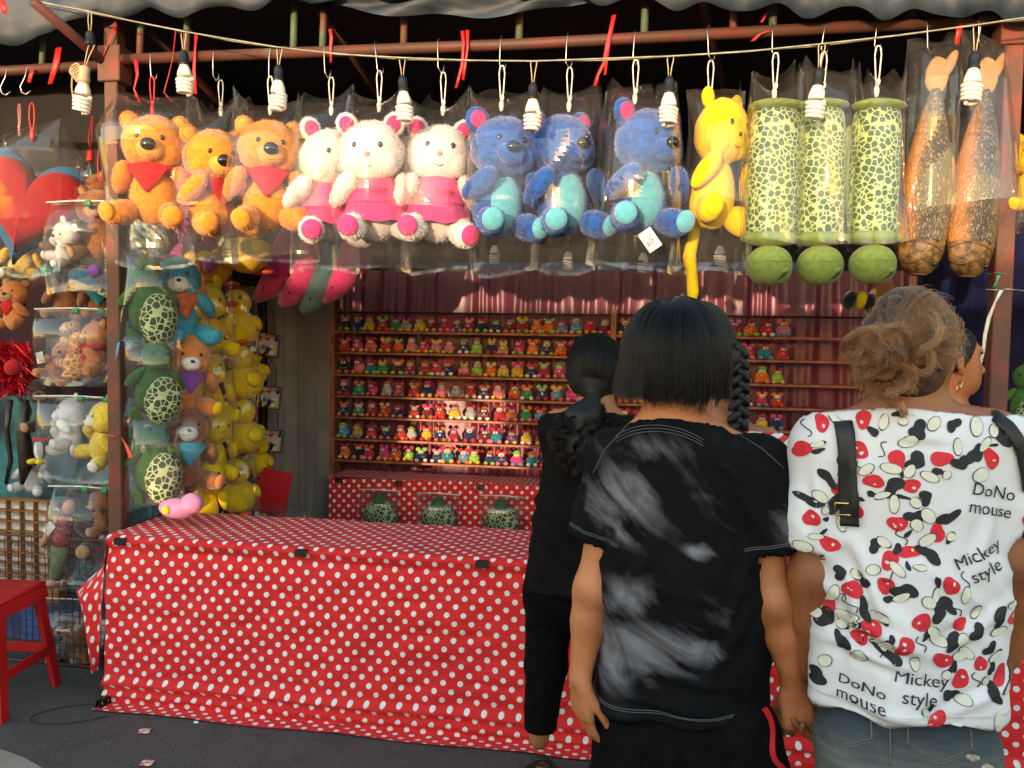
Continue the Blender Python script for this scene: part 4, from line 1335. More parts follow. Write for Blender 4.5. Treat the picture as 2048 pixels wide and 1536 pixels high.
# clear bulb
p = P(180, 300, 3.5)
t = thing('clear_bulb', 'clear pear shaped bulb in a red socket left of the post', 'light bulb', p)
MB().lathe([(.006, 0), (.014, -.004), (.0165, -.012), (.0165, -.045), (.019, -.05)], (0, 0, 0), 16).build('socket', M_red_rub, t)
m, nt, b, L = newmat('clear bulb glass')
nt.nodes.remove(b)
tr = nd(nt, 'ShaderNodeBsdfTransparent'); gl = nd(nt, 'ShaderNodeBsdfGlossy'); gl.inputs['Roughness'].default_value = .03
lw = nd(nt, 'ShaderNodeLayerWeight'); lw.inputs[0].default_value = .35
mx = nd(nt, 'ShaderNodeMixShader')
L.new(math_n(nt, 'MULTIPLY_ADD', lw.outputs['Facing'], .7, .06), mx.inputs[0]); L.new(tr.outputs[0], mx.inputs[1]); L.new(gl.outputs[0], mx.inputs[2]); L.new(mx.outputs[0], nt.nodes['Material Output'].inputs[0])
M_glass = m
MB().lathe([(.014, -.05), (.016, -.07), (.03, -.095), (.037, -.118), (.034, -.142), (.02, -.158), (.002, -.163)], (0, 0, 0), 22).build('glass', M_glass, t)
MB().tube([(0, 0, -.05), (0, 0, -.09), (.006, 0, -.115), (-.006, 0, -.118)], .0012, 5).build('filament', M_steel, t)
for s in (-1, 1):
    MB().tube([(s*.003, 0, 0), (s*.008, 0, .05), (s*.002, .02, .16)], .0016, 6).build('cord', M_red_rub, t)

# ------------------------------------------------------------------ raffia ribbons tied to the frame
def ribbon(pts, label, w=.007, mat=None, Y=None, name='raffia_ribbon', cat='ribbon'):
    pts = [P(u, v, (Y or YF-.05)) if len(q) == 2 else P(u, v, q[2]) for q in pts for u, v in [q[:2]]]
    vs, fs = [], []
    for i, p in enumerate(pts):
        tw = .6*math.sin(i*1.7+pts[0].x*5)
        s = Vector((math.cos(tw), math.sin(tw), .2*math.sin(i*2.0)))*w*(1-.3*i/len(pts))
        vs += [p-s, p, p+s]
    for i in range(len(pts)-1):
        for k in range(2):
            a = i*3+k
            fs.append((a, a+1, a+4, a+3))
    # thickness
    o = MB().add([tuple(v) for v in vs], fs).build(name, mat or M_ribbon)
    o.modifiers.new('s', 'SOLIDIFY').thickness = .0012
    return tag(o, label, cat)
ribbon([(660, 58), (663, 75), (661, 95), (662, 125)], 'short red raffia ribbon on the crossbar above the first white bear')
ribbon([(925, 62), (927, 90), (924, 130), (918, 155), (912, 176)], 'forked red raffia ribbon hanging above the last white bear, left strand')
ribbon([(935, 60), (935, 95), (930, 130), (926, 160)], 'forked red raffia ribbon hanging above the last white bear, right strand')
ribbon([(1228, 30), (1222, 60), (1215, 90), (1208, 125), (1196, 150), (1190, 172)], 'long red raffia ribbon hanging above the middle blue bear, left strand', .009)
ribbon([(1222, 55), (1218, 85), (1214, 110), (1210, 150)], 'long red raffia ribbon hanging above the middle blue bear, right strand')
ribbon([(1545, 8), (1533, 25), (1523, 45)], 'red raffia scrap tied high on the frame above the first turtle')
ribbon([(1537, 62), (1520, 68), (1505, 82)], 'red raffia knot on the crossbar above the first turtle', .01)
ribbon([(1920, 44), (1918, 62), (1913, 90)], 'red raffia ribbon tied to the crossbar above the fish', .012)
ribbon([(232, 50), (222, 75), (212, 100), (203, 118)], 'thin red raffia tied to the top of the left post', .005)
ribbon([(352, 60), (345, 120), (335, 160), (328, 185), (345, 205)], 'thin red thread dangling behind the first bulb', .002)
ribbon([(393, 68), (390, 100), (388, 140), (391, 188)], 'red raffia strip hanging behind the first bulb', .008)
ribbon([(272, 120), (275, 150), (268, 178), (280, 205)], 'dark red raffia loop tied on the crossbar beside the left post', .008)
ribbon([(66, 138), (62, 150), (58, 165)], 'red raffia tied to the lower bar left of the post', .009)
ribbon([(118, 95), (112, 130), (100, 168)], 'dark red cloth strip hanging left of the post', .014)
ribbon([(2, 0), (8, 14), (10, 28)], 'red raffia end at the top left corner of the canopy', .014, Y=2.84)
ribbon([(222, 681), (236, 682), (250, 680), (268, 682), (280, 683)], 'blue raffia tied around the left post at middle height', .006, M('blue raffia', (.13, .30, .48), .5), YF-.045)
ribbon([(238, 684), (234, 705), (232, 720)], 'loose end of the blue raffia on the left post', .005, M('blue raffia'), YF-.045)
ribbon([(212, 868), (226, 873), (242, 874), (252, 890), (262, 915)], 'red raffia tied around the left post above the counter', .010, M('pale red raffia', (.62, .08, .07), .5), YF-.045)
ribbon([(1978, 548), (1996, 545), (2012, 549)], 'green raffia tied around the right post', .008, M('green raffia', (.10, .35, .24), .5), YF-.045)
ribbon([(1998, 550), (1994, 562), (1987, 575)], 'dangling ends of green raffia on the right post', .006, M('green raffia'), YF-.05)
ribbon([(1975, 579), (1995, 580), (2018, 578), (2050, 581), (2100, 582)], 'white raffia string tied around the right post', .006, M('white raffia', (.66, .62, .52), .5), YF-.055)
ribbon([(2003, 580), (1990, 605), (1978, 635), (1970, 670), (1967, 700), (1962, 725), (1951, 752)], 'long white raffia end hanging off the right post', .007, M('white raffia'), YF-.07)
# knotted rope beside the left post
mb = MB()
for k in range(5):
    c = P(150+k*3, 138+k*2, YF-.06)
    mb.tube([c+Vector((.022*math.cos(a), .012*math.sin(a), .026*math.sin(a)-.004*k)) for a in np.linspace(0, 6.28, 14)], .0045, 6)
c = P(145, 150, YF-.06)
mb.tube([c, c+Vector((-.004, 0, -.05)), c+Vector((.002, 0, -.09)), c+Vector((.004, 0, -.12))], .004, 6)
tag(mb.build('rope_knot', M('tan rope', (.40, .30, .18), .8, .3, 80, .5, 300)), 'knotted tan rope wound on the lower bar beside the left post', 'rope')
# ------------------------------------------------------------------ goods on the inner side wall (left of the grey curtain)
XW = -2.24
def wire_panel(name, label, org, ax, ay, nx, ny, sx, sy, r=.0016, frame=.006, mat=None):
    """welded wire mesh: each rod a bar, joined by direction"""
    t = thing(name, label, 'wire mesh', org)
    ax, ay = Vector(ax), Vector(ay)
    mt = mat or M('rusty mesh wire', (.10, .035, .02), .6, .4, 60)
    for k, (n, s, a_, b_, ln) in enumerate(((nx, sx, ax, ay, ny*sy), (ny, sy, ay, ax, nx*sx))):
        mb = MB()
        for i in range(n+1):
            jit = Vector((RND.uniform(-1, 1), RND.uniform(-1, 1), RND.uniform(-1, 1)))*.002
            mb.tube([a_*(i*s)+jit, a_*(i*s)+b_*ln-jit], r, 4, caps=False)
        mb.build('wire_grid', mt, t)['kind'] = 'stuff'
    w, h = ax*nx*sx, ay*ny*sy
    mb = MB()
    for a_, b_ in ((Vector((0, 0, 0)), w), (w, w+h), (w+h, h), (h, Vector((0, 0, 0)))):
        mb.tube([a_, b_], frame, 6)
    mb.build('border_rod', mt, t)
    return t
wire_panel('mesh_panel', 'wire mesh side wall behind the hanging ducks and turtles', (XW-.12, 3.34, .02), (0, 1, 0), (0, 0, 1), 28, 46, .05, .05)
pz = P(35, 1200, 3.36)
wire_panel('mesh_panel', 'low rusty wire mesh behind the red stool', (P(-90, 1300, 3.36).x, 3.36, .01), (1, 0, 0), (0, 0, 1), 26, 18, .035, .033, .0022)
orP, brP, grP, dkP = plushm('orange', (.62, .20, .05)), plushm('brown', (.30, .11, .035)), plushm('leaf green', (.045, .12, .03), .2, True), plushm('dark brown', (.045, .022, .014))
skyP, palepink, greyP, navyP, tanP = plushm('sky blue', (.05, .30, .44), .12, True), plushm('pale pink', (.66, .22, .38), .1, True), plushm('slate grey', (.11, .18, .19), .12, True), plushm('navy', (.02, .03, .09)), plushm('tan', (.46, .26, .11))
beakM = M('orange felt', (.66, .10, .02), .7, .1, 30)
purpC = plushm('purple cloth', (.26, .07, .42), .1, True)
K_pupB = teddy_meshes('pupblue', skyP, dict(bw=.9, scarf=M('orange print cloth', (.66, .12, .02), .7, .3, 20), ear=(.09, .44, .034), earback=yelP, muzzle=whiteP, nosesize=(.012, .008, .009)))
K_pupO = teddy_meshes('puporange', orP, dict(bw=.9, scarf=purpC, ear=(.09, .44, .036), inner=yelP, muzzle=whiteP, nosesize=(.012, .008, .009), pad=yelP))
K_pupN = teddy_meshes('pupbrown', brP, dict(bw=.9, scarf=skyP, ear=(.09, .44, .036), inner=yelP, muzzle=whiteP, nosesize=(.012, .008, .009), pad=orP))
K_yelS = teddy_meshes('yellowsmall', yelP, dict(bw=1.05, nosesize=(.008, .006, .007), ear=(.085, .445, .034), eartall=1.3))
K_brown = teddy_meshes('brown', brP, dict(muzzle=tanP, inner=tanP, pad=tanP, fuzz=.4))
K_dark = teddy_meshes('dark', dkP, dict(muzzle=brP, inner=brP, pad=tanP, fuzz=.4))
K_wht = teddy_meshes('whitesmall', whiteP, dict(fuzz=.5, muzzle=whiteP))
K_yfur = teddy_meshes('yellowfur', plushm('lemon fur', (.80, .56, .06)), dict(fuzz=.6, muzzle=whiteP, pad=whiteP))
K_mnk = teddy_meshes('monkey', orP, dict(fuzz=.3, muzzle=tanP, scarf=redC, inner=tanP))
def duck_kind():
    R = []
    R.append(('body', MB().ell((0, .02, .10), (.10, .115, .098), seg=20, ring=14, amp=.04).mesh('body', [yelP]), []))
    R.append(('head', MB().ell((0, -.02, .245), (.078, .075, .076), seg=20, ring=14, amp=.03).mesh('head', [yelP]), []))
    R.append(('beak', MB().ell((0, -.105, .235), (.042, .040, .013), (.12, 0, 0), seg=14, ring=8).ell((0, -.098, .222), (.034, .032, .010), (.2, 0, 0), seg=14, ring=8).mesh('beak', [beakM]), []))
    for sx in (-1, 1):
        e = ('eye', MB().ell((sx*.042, -.082, .268), (.012, .007, .014), seg=10, ring=7).mesh('eye', [M_eye]), [])
        e[2].append(('glint', MB().ell((sx*.040, -.089, .273), (.0035, .002, .004), seg=6, ring=5).mesh('glint', [felt('white')]), []))
        R.append(e)
        R.append(('wing', MB().ell((sx*.098, .01, .125), (.026, .062, .045), (0, sx*-.3, sx*.2), seg=14, ring=9).mesh('wing', [yelP]), []))
        R.append(('foot', MB().ell((sx*.045, -.085, .016), (.032, .045, .014), seg=12, ring=7).mesh('foot', [beakM]), []))
    R.append(('tail', MB().ell((0, .125, .14), (.03, .035, .026), (-.6, 0, 0), seg=12, ring=8).mesh('tail', [yelP]), []))
    return R
K_duck = duck_kind()
def small_turtle_kind():
    R = []
    R.append(('body', MB().ell((0, .02, .14), (.085, .05, .13), seg=18, ring=12, amp=.04).mesh('body', [grP]), []))
    R.append(('shell', MB().ell((.03, -.045, .10), (.085, .055, .115), (0, .12, 0), seg=26, ring=18, amp=.05).mesh('shell', [M_turt2]), []))
    h = ('head', MB().ell((-.01, -.01, .31), (.068, .06, .07), seg=18, ring=12).mesh('head', [grP]), [])
    for sx in (-1, 1):
        h[2].append(('eye', MB().ell((sx*.032-.01, -.062, .325), (.008, .006, .010), seg=8, ring=6).mesh('eye', [M_eye]), []))
        R.append(('flipper', MB().ell((sx*.095, .0, .20), (.022, .016, .06), (0, sx*-.7, 0), seg=12, ring=8).mesh('flipper', [grP]), []))
        R.append(('flipper', MB().ell((sx*.07, .0, .02), (.022, .016, .045), (0, sx*.6, 0), seg=12, ring=8).mesh('flipper', [grP]), []))
    R.append(h)
    return R
K_st = small_turtle_kind()
FILM_S = [film_mesh(.115, .42, .085, 90+i, corner=.03, nb=36, nv=24, amp=.016, flat_top=True) for i in range(4)]
def wall_toy(name, kind, label, u, v, x, yaw, sc_, btxt=None, bs=1.0, group='plush toys on the side wall'):
    p = PX(u, v, x)
    t = put_plush(name, kind, label, p, math.radians(yaw), sc_, group, tilt=(RND.uniform(-.1, .1), RND.uniform(-.12, .12)))
    if btxt:
        k = RND.randrange(4)
        hh = .42*bs
        bg_ = bag(btxt, (p.x+.01, p.y-.02, p.z+hh*.93), .1, hh, .1, 0, film=FILM_S[k], rz=math.radians(yaw*.6))
        bg_.scale = (bs*1.05, bs*1.15, bs)
    return t
R3 = ['highest', 'middle', 'lowest']
for i, v in enumerate((683, 838, 1000)):
    wall_toy('plush_turtle', K_st, '%s of the three small green turtles inside the left post' % R3[i], 300+i*4, v, XW+.06, 48, (.95, .95, [.98, .92, .98][i]), 'clear bag around the %s small turtle on the side wall' % R3[i], .98)
for i, (v, K, c) in enumerate(((688, K_pupB, 'sky blue plush with an orange scarf'), (828, K_pupO, 'orange plush with a purple scarf'), (975, K_pupN, 'brown plush with a light blue scarf'))):
    wall_toy('plush_toy', K, '%s on the side wall between turtles and yellow toys' % c, 366, v, XW+.08, 52, [.90, .84, .86][i], 'clear bag around the %s' % c, 1.0)
for i, v in enumerate((712, 845, 958)):
    wall_toy('plush_toy', K_yelS, '%s of the tall eared yellow plush toys on the side wall' % ['highest', 'second', 'third'][i], 425, v, XW+.08, 50, (.62, .62, .80), 'clear bag around the %s tall eared yellow plush' % ['highest', 'second', 'third'][i], .96)
wall_toy('plush_toy', K_yelS, 'lowest tall eared yellow plush, resting behind the counter', 408, 1062, XW+.12, 50, (.62, .62, .80))
for i, v in enumerate((692, 800, 908)):
    wall_toy('plush_duck', K_duck, '%s of the yellow plush ducks on the side wall' % ['highest', 'second', 'third'][i], 482, v, XW+.10, [5, -22, -22][i], .92, 'clear bag around the %s yellow duck' % ['highest', 'second', 'third'][i], .80, 'yellow plush ducks')
wall_toy('plush_duck', K_duck, 'lowest yellow plush duck, facing out just above the counter', 480, 1030, XW+.14, 20, .92, 'clear bag around the lowest yellow duck', .80, 'yellow plush ducks')
pp = PX(356, 1030, XW+.2)
t = thing('plush_toy', 'pale pink plush lying behind the back corner of the counter', 'plush toy', pp)
MB().ell((0, 0, .03), (.085, .06, .045), seg=18, ring=12, amp=.08).build('body', palepink, t)
MB().ell((.08, -.02, .06), (.05, .045, .045), seg=16, ring=10).build('head', palepink, t)
MB().ell((-.02, -.06, .03), (.018, .012, .018), seg=10, ring=7).build('button', yelP, t)
# square printed purses
m, nt, b, L = newmat('colour print vinyl')
tc = nd(nt, 'ShaderNodeTexCoord')
vo = nd(nt, 'ShaderNodeTexVoronoi'); vo.inputs['Scale'].default_value = 38; L.new(tc.outputs['Object'], vo.inputs['Vector'])
sp = nd(nt, 'ShaderNodeSeparateColor'); L.new(vo.outputs['Color'], sp.inputs[0])
rp = nd(nt, 'ShaderNodeValToRGB'); rp.color_ramp.interpolation = 'CONSTANT'
els = rp.color_ramp.elements
els[0].color = (.50, .36, .30, 1); els[1].position = .9; els[1].color = (.02, .02, .02, 1)
for ps, cc in ((.35, (.60, .38, .04)), (.52, (.40, .03, .03)), (.66, (.08, .16, .36)), (.78, (.62, .55, .45))):
    e = els.new(ps); e.color = (*cc, 1)
L.new(sp.outputs[0], rp.inputs[0]); L.new(rp.outputs[0], b.inputs['Base Color']); b.inputs['Roughness'].default_value = .3
M_vinyl = m
for i, (u, v) in enumerate(((534, 690), (537, 795), (541, 882))):
    p = PX(u, v, XW+.06)
    t = thing('coin_purse', '%s of the square printed purses beside the grey curtain' % R3[i], 'purse', p, (0, .12, math.radians(58)), 'square printed purses')
    autosmooth(MB().box((0, 0, 0), (.14, .035, .135), bev=.015).build('pouch', M_vinyl, t), 40)
    MB().tube([(s*.066*1.02, -.02, q*.064) for s, q in ((-1, -1), (1, -1), (1, 1), (-1, 1))], .004, 6, closed=True).build('piping', M_black, t)
    MB().tube([(-.04, 0, .066), (-.03, .0, .16), (0, 0, .22), (.03, 0, .16), (.04, 0, .066)], .003, 6).build('strap', M_black, t)
    MB().box((0, -.0185, .045), (.10, .003, .006)).build('zip', M_steel, t)
# red folded cloth with lettering and a bag of sweets behind the counter
p = PX(545, 985, XW+.12)
t = thing('red_cloth', 'folded red cloth bag hanging behind the lowest duck', 'bag', p, (0, .25, math.radians(30)))
vs = [(x*.11*(1-.3*z), -.01+.012*math.sin(x*5+z*6), -.13+.26*z) for x in np.linspace(-1, 1, 9) for z in np.linspace(0, 1, 9)]
o = MB().add(vs, [(i*9+j, (i+1)*9+j, (i+1)*9+j+1, i*9+j+1) for i in range(8) for j in range(8)]).build('cloth', redC, t)
o.modifiers.new('s', 'SOLIDIFY').thickness = .01
p = PX(548, 1046, XW+.22)
t = thing('sweet_bag', 'clear bag heaped with brightly wrapped sweets on the counter back corner', 'bag of sweets', (p.x, p.y, p.z-.06))
for k in range(46):
    c = RND.choice(['red', 'orange', 'yellow', 'lime', 'sky blue', 'hot pink', 'white', 'green'])
    q = Vector((RND.gauss(0, .08), RND.gauss(0, .05), abs(RND.gauss(.03, .035))))
    MB().ell(q, (.016, .011, .011), (RND.random()*3, RND.random()*3, 0), seg=8, ring=6).build('sweet', M('glossy '+c, PAL[c], .25, .05, 30), t)
f = obj('film', film_mesh(.20, .20, .13, 140, nb=40, nv=20, amp=.03, flat_top=True), t, (0, 0, .16))

# ------------------------------------------------------------------ second row of toys behind the bagged bears
def dolphin_kind(mt):
    R = []
    pts = [(0, 0, .40), (.01, 0, .30), (.02, 0, .20), (.01, 0, .10), (-.03, 0, .01), (-.07, 0, -.05)]
    R.append(('body', MB().tube(pts, [.02, .055, .078, .075, .055, .02], 16).mesh('body', [mt]), []))
    R.append(('fin', MB().ell((.095, 0, .20), (.045, .012, .035), (0, .7, 0), seg=12, ring=8).mesh('fin', [mt]), []))
    R.append(('tail_fluke', MB().ell((-.05, 0, .42), (.06, .014, .026), (0, .5, 0), seg=12, ring=8).ell((.05, 0, .42), (.06, .014, .026), (0, -.5, 0), seg=12, ring=8).mesh('tail_fluke', [mt]), []))
    R.append(('eye', MB().ell((-.025, -.06, .03), (.006, .005, .007), seg=8, ring=6).mesh('eye', [M_eye]), []))
    return R
rose = plushm('rose', (.60, .05, .16), .1)
K_dp, K_dg = dolphin_kind(rose), dolphin_kind(greyP)
for u, v, K, c in ((540, 590, K_dp, 'rose pink dolphin plush hanging nose down, nearest the ducks'), (590, 600, K_dp, 'rose pink dolphin plush hanging nose down in the middle'), (632, 612, K_dg, 'slate grey dolphin plush hanging nose down'), (675, 590, K_dp, 'rose pink dolphin plush hanging nearest the shelf rack')):
    put_plush('plush_dolphin', K, c+', behind the white bears', P(u, v, 4.25), math.radians(10), 1.0, 'hanging dolphin plush', tilt=(0, .25))
for u, v, c in ((428, 572, 'first'), (500, 548, 'second')):
    put_plush('plush_duck', K_duck, '%s fat yellow duck hanging behind the amber bears' % c, P(u, v, 4.0), math.radians(160), 1.0, 'yellow plush ducks behind the bears')
put_plush('plush_bear', teddy_meshes('violet', plushm('violet', (.42, .10, .28), .1, True), dict(bw=1.1)), 'violet pink plush hanging behind the first amber bear', P(378, 545, 3.8), math.radians(40), .8)
t = thing('foil_bag', 'silvery crumpled foil bag hanging behind the first amber bear', 'bag', P(300, 470, 3.42))
o = MB().ell((0, 0, 0), (.095, .05, .115), seg=26, ring=18, amp=.16, fs_=45).build('foil', M('silver green foil', (.42, .45, .38), .28, .4, 40, metal=.6), t, smooth=False)

# ------------------------------------------------------------------ bagged turtles on the back dotted cloth
for i, (u, v) in enumerate(((760, 1064), (876, 1072), (1003, 1078))):
    wl = ['nearest the grey curtain', 'in the middle', 'beside the woman in black'][i]
    p = P(u, v, YP-.10)
    t = thing('plush_turtle', 'bagged spotted turtle against the back dotted cloth, %s' % wl, 'plush toy', p, (0, 0, RND.uniform(-.3, .3)), 'bagged turtles on the back cloth')
    MB().ell((0, 0, .10), (.112, .07, .115), seg=28, ring=18, amp=.05).build('shell', M_turt2, t)
    MB().ell((0, -.02, .215), (.045, .04, .04), seg=14, ring=10).build('head', grP, t)
    MB().ell((.09, -.03, .035), (.035, .02, .02), seg=12, ring=8).build('flipper', grP, t)
    MB().ell((-.09, -.03, .035), (.035, .02, .02), seg=12, ring=8).build('flipper', grP, t)
    bg_ = bag('clear zip bag around the back turtle %s' % wl, (p.x, p.y-.01, p.z+.275), .145, .29, .115, 150+i, nb=40, nv=24, amp=.022, flat_top=True)
    MB().tube([(-.14, -.004, -.004), (0, -.004, .002), (.14, -.004, -.004)], .004, 6).build('zip_strip', M('clear zip', (.7, .7, .66), .25), bg_)
    MB().tube([(0, .02, .0), (0, .03, .06)], .0015, 5).build('hanging_wire', M_steel, bg_)

# ------------------------------------------------------------------ goods left of the post
YL = 3.42
# heart cushion
def heart(s, d, n=60, grow=0.0):
    pts = []
    for i in range(n):
        a = 2*math.pi*i/n
        x, z = 16*math.sin(a)**3, 13*math.cos(a)-5*math.cos(2*a)-2*math.cos(3*a)-math.cos(4*a)
        pts.append((x/16*s, z/16*s))
    vs, fs = [], []
    rings = [(1.0, 0), (.97, .45), (.85, .75), (.6, .93), (.3, 1.0)]
    for sg in (-1, 1):
        for r, h in rings:
            for x, z in pts:
                vs.append((x*r, sg*h*d, z*r+.0))
        vs.append((0, sg*d*1.02, 0))
    m_ = len(rings)*n+1
    for q in range(2):
        o = q*m_
        for k in range(len(rings)-1):
            for i in range(n):
                j = (i+1) % n
                f = (o+k*n+i, o+k*n+j, o+(k+1)*n+j, o+(k+1)*n+i)
                fs.append(f if q == 0 else f[::-1])
        for i in range(n):
            f = (o+(len(rings)-1)*n+i, o+(len(rings)-1)*n+(i+1) % n, o+m_-1)
            fs.append(f if q == 0 else f[::-1])
    return MB().add(vs, fs)
p = P(62, 405, YL)
t = thing('heart_cushion', 'red heart shaped cushion with sky blue border hanging left of the post', 'cushion', p, (0, .25, math.radians(24)))
heart(.235, .095).build('heart', plushm('deep red', (.32, .010, .014), .1, True), t)
o = heart(.285, .06).build('border', plushm('mid blue', (.03, .13, .26), .12, True), t)
o.location = (-.015, .035, 0)
bag('clear plastic bag around the red heart cushion', p+Vector((0, 0, .33)), .30, .66, .17, 171, ((P(20, 205, YL)).to_tuple(), M('pink rubber', (.62, .25, .30), .5)), corner=.02, amp=.06, rz=-.45)
for u, v, lb in ((22, 150, 'larger steel hook on the lower bar left of the post'), (62, 152, 'steel hook with red loop on the lower bar left of the post')):
    q = P(u, v, YF-.02)
    mb = MB().tube([(.02, .02, .0), (.014, .0, .03), (0, -.022, .015), (-.01, -.022, -.03), (-.035, -.022, -.07), (-.028, -.022, -.095), (-.008, -.022, -.105), (.015, -.022, -.09)], .0022, 6)
    tag(mb.build('wire_hook', M_steel, None, loc=(q.x, YF-.02, zl-.012)), lb, 'hook', 'wire hooks on the lower bar')
q = P(64, 245, YF-.04)
t = thing('rubber_loop', 'red rubber loop hanging on the second hook left of the post', 'loop', q)
MB().tube([(-.010, 0, .07), (-.013, 0, .02), (-.006, 0, -.03), (0, 0, -.06), (.006, 0, -.03), (.013, 0, .02), (.010, 0, .07), (0, 0, .085)], .003, 6, closed=True).build('band', M_red_rub, t)
MB().ell((0, 0, -.05), (.012, .008, .03), seg=8, ring=6, amp=.3, fs_=150).build('knot', M_red_rub, t)
q = P(200, 330, 3.45)
t = thing('rubber_loop', 'red rubber loop hanging beside the clear bulb', 'loop', q)
MB().tube([(.012*math.cos(a), 0, .075*math.sin(a)) for a in np.linspace(0, 6.28, 20)[:-1]], .0022, 6, closed=True).build('band', M_red_rub, t)

def lbag(label, u0, v0, u1, v1, Y, seed, clips=(), dep=.10):
    a, b_ = P(u0, v0, Y), P(u1, v1, Y)
    w, h = (b_.x-a.x)/2, a.z-b_.z
    t = bag(label, ((a.x+b_.x)/2, Y, a.z), w, h, dep, seed, flat_top=True, amp=.03, nb=56, nv=30)
    MB().tube([(-w*.98, -.002, 0), (0, -.002, .006), (w*.98, -.002, .002)], .004, 6).build('top_seam', M('clear zip', (.7, .7, .66), .25), t)
    for c in clips:
        MB().box((c*w, -.008, -.008), (.032, .012, .028), bev=.003).build('peg', M('green peg', (.02, .20, .06), .4, .2, 30), t)
    return t
lbag('clear bag of plush toys just under the heart cushion', 92, 405, 222, 585, YL-.05, 181, (.35,))
put_plush('plush_bear', K_wht, 'small white plush with black ears in the bag under the heart', P(128, 528, YL), math.radians(-30), .46, tilt=(.1, .5))
put_plush('plush_toy', K_dark, 'small black plush lying in the bag under the heart', P(140, 562, YL+.06), math.radians(30), .44, tilt=(0, -.4))
t = thing('plush_toy', 'mint green ball foot of a toy pressing through the bag under the heart', 'plush toy', P(93, 541, YL-.02))
MB().ell((0, 0, 0), (.026, .022, .028), seg=14, ring=10).build('ball', plushm('mint', (.10, .48, .34), .1), t)
put_plush('plush_bear', K_brown, 'brown plush bear behind the bag of small toys', P(196, 520, YL+.08), math.radians(20), .72)
put_plush('plush_bear', K_brown, 'tan brown bear head showing below the clear bulb', P(198, 455, YL+.14), math.radians(-25), .55)
t = thing('plush_toy', 'small blue and cream plush fish lying low in the bag under the heart', 'plush toy', P(165, 565, YL-.01), (0, .3, 0))
MB().ell((0, 0, .02), (.075, .04, .045), seg=18, ring=12).build('body', plushm('denim', (.06, .16, .26), .3), t)
MB().ell((0, -.008, -.012), (.06, .038, .028), seg=16, ring=10).build('belly', plushm('cream', (.60, .42, .24), .1), t)
MB().ell((.055, -.02, .07), (.03, .02, .03), seg=12, ring=8).build('cap', purpC, t)
lbag('clear bag with a giraffe and a monkey, green pegs on top', 68, 618, 226, 770, YL-.05, 183, (.1, .75))
gt = thing('plush_giraffe', 'plush giraffe with brown patches sitting in the middle bag', 'plush toy', P(152, 757, YL), (0, 0, math.radians(-25)))
MB().ell((0, 0, .07), (.055, .055, .075), seg=20, ring=14, taper=.2).build('body', M_gir, gt)
MB().tube([(0, 0, .12), (.01, .0, .17), (.02, -.01, .22)], [.038, .028, .024], 14).build('neck', M_gir, gt)
MB().ell((.015, -.03, .235), (.03, .05, .03), (.3, 0, 0), seg=14, ring=10).build('head', M_gir, gt)
MB().ell((-.075, -.03, .07), (.055, .024, .022), (0, .2, 0), seg=14, ring=10).build('leg', M_gir, gt)
MB().ell((.06, -.04, .02), (.026, .055, .024), seg=14, ring=10).build('leg', M_gir, gt)
put_plush('plush_monkey', K_mnk, 'orange brown monkey in a red scarf inside the middle bag', P(192, 752, YL+.02), math.radians(-35), .56)
put_plush('plush_monkey', K_mnk, 'second monkey lying behind the giraffe in the middle bag', P(98, 762, YL+.05), math.radians(30), .46, tilt=(0, .5))
t = thing('price_tag', 'small white hang tag on the toys in the middle bag', 'price tag', P(80, 715, YL-.08), (0, -.2, 0))
MB().box((0, 0, 0), (.036, .0015, .05)).build('card', M('card'), t, smooth=False)
MB().box((.001, -.0012, -.016), (.022, .001, .006)).build('stripe', M('orange print', (.55, .14, .06), .6), t, smooth=False)
lbag('clear bag with white and yellow plush and a penguin', 68, 792, 224, 975, YL-.05, 185, (.25, .9))
put_plush('plush_bear', K_wht, 'white furry plush in the lower bag left of the post', P(142, 905, YL), math.radians(-50), .58, tilt=(0, -.35))
put_plush('plush_bear', K_yfur, 'lemon yellow furry plush in the lower bag against the post', P(203, 925, YL-.01), math.radians(-30), .66, tilt=(0, .25))
t = thing('plush_penguin', 'small black penguin with a red and white band in the lower bag', 'plush toy', P(86, 928, YL))
MB().ell((0, 0, .08), (.038, .036, .075), seg=16, ring=12, taper=.1).build('body', plushm('black', (.012, .012, .014)), t)
MB().ell((0, -.022, .07), (.026, .02, .05), seg=14, ring=10).build('belly', whiteP, t)
MB().tube([(.034*math.cos(a), .033*math.sin(a), .118) for a in np.linspace(0, 6.28, 16)[:-1]], .010, 8, closed=True).build('band', redC, t)
MB().ell((-.03, -.03, .015), (.022, .03, .014), seg=10, ring=7).build('foot', yelP, t)
MB().ell((.015, -.03, .015), (.022, .03, .014), seg=10, ring=7).build('foot', yelP, t)
lbag('clear bag with a soldier doll and dark apes, lowest beside the post', 96, 972, 226, 1190, YL-.07, 187, (.2, .8), dep=.11)
put_plush('plush_ape', K_dark, 'dark brown ape plush in the lowest bag beside the post', P(172, 1110, YL+.04), math.radians(-20), .78)
put_plush('plush_ape', K_brown, 'reddish brown plush beside the ape in the lowest bag', P(208, 1070, YL+.02), math.radians(-40), .5)
t = thing('soldier_doll', 'jointed doll in green trousers and flowered cloth upside down in a bag', 'doll', P(118, 1080, YL-.06), (0, .22, 0))
MB().tube([(.02, 0, -.18), (.018, 0, -.10), (.012, 0, -.02)], [.028, .034, .04], 12).build('trousers', plushm('army green', (.17, .21, .09), .2, True), t)
MB().tube([(.012, 0, -.02), (.008, 0, .05), (.014, 0, .12)], [.04, .042, .035], 12).build('shirt', M('flowered cloth', (.10, .14, .36), .7, .9, 60, col2=(.62, .10, .08)), t)
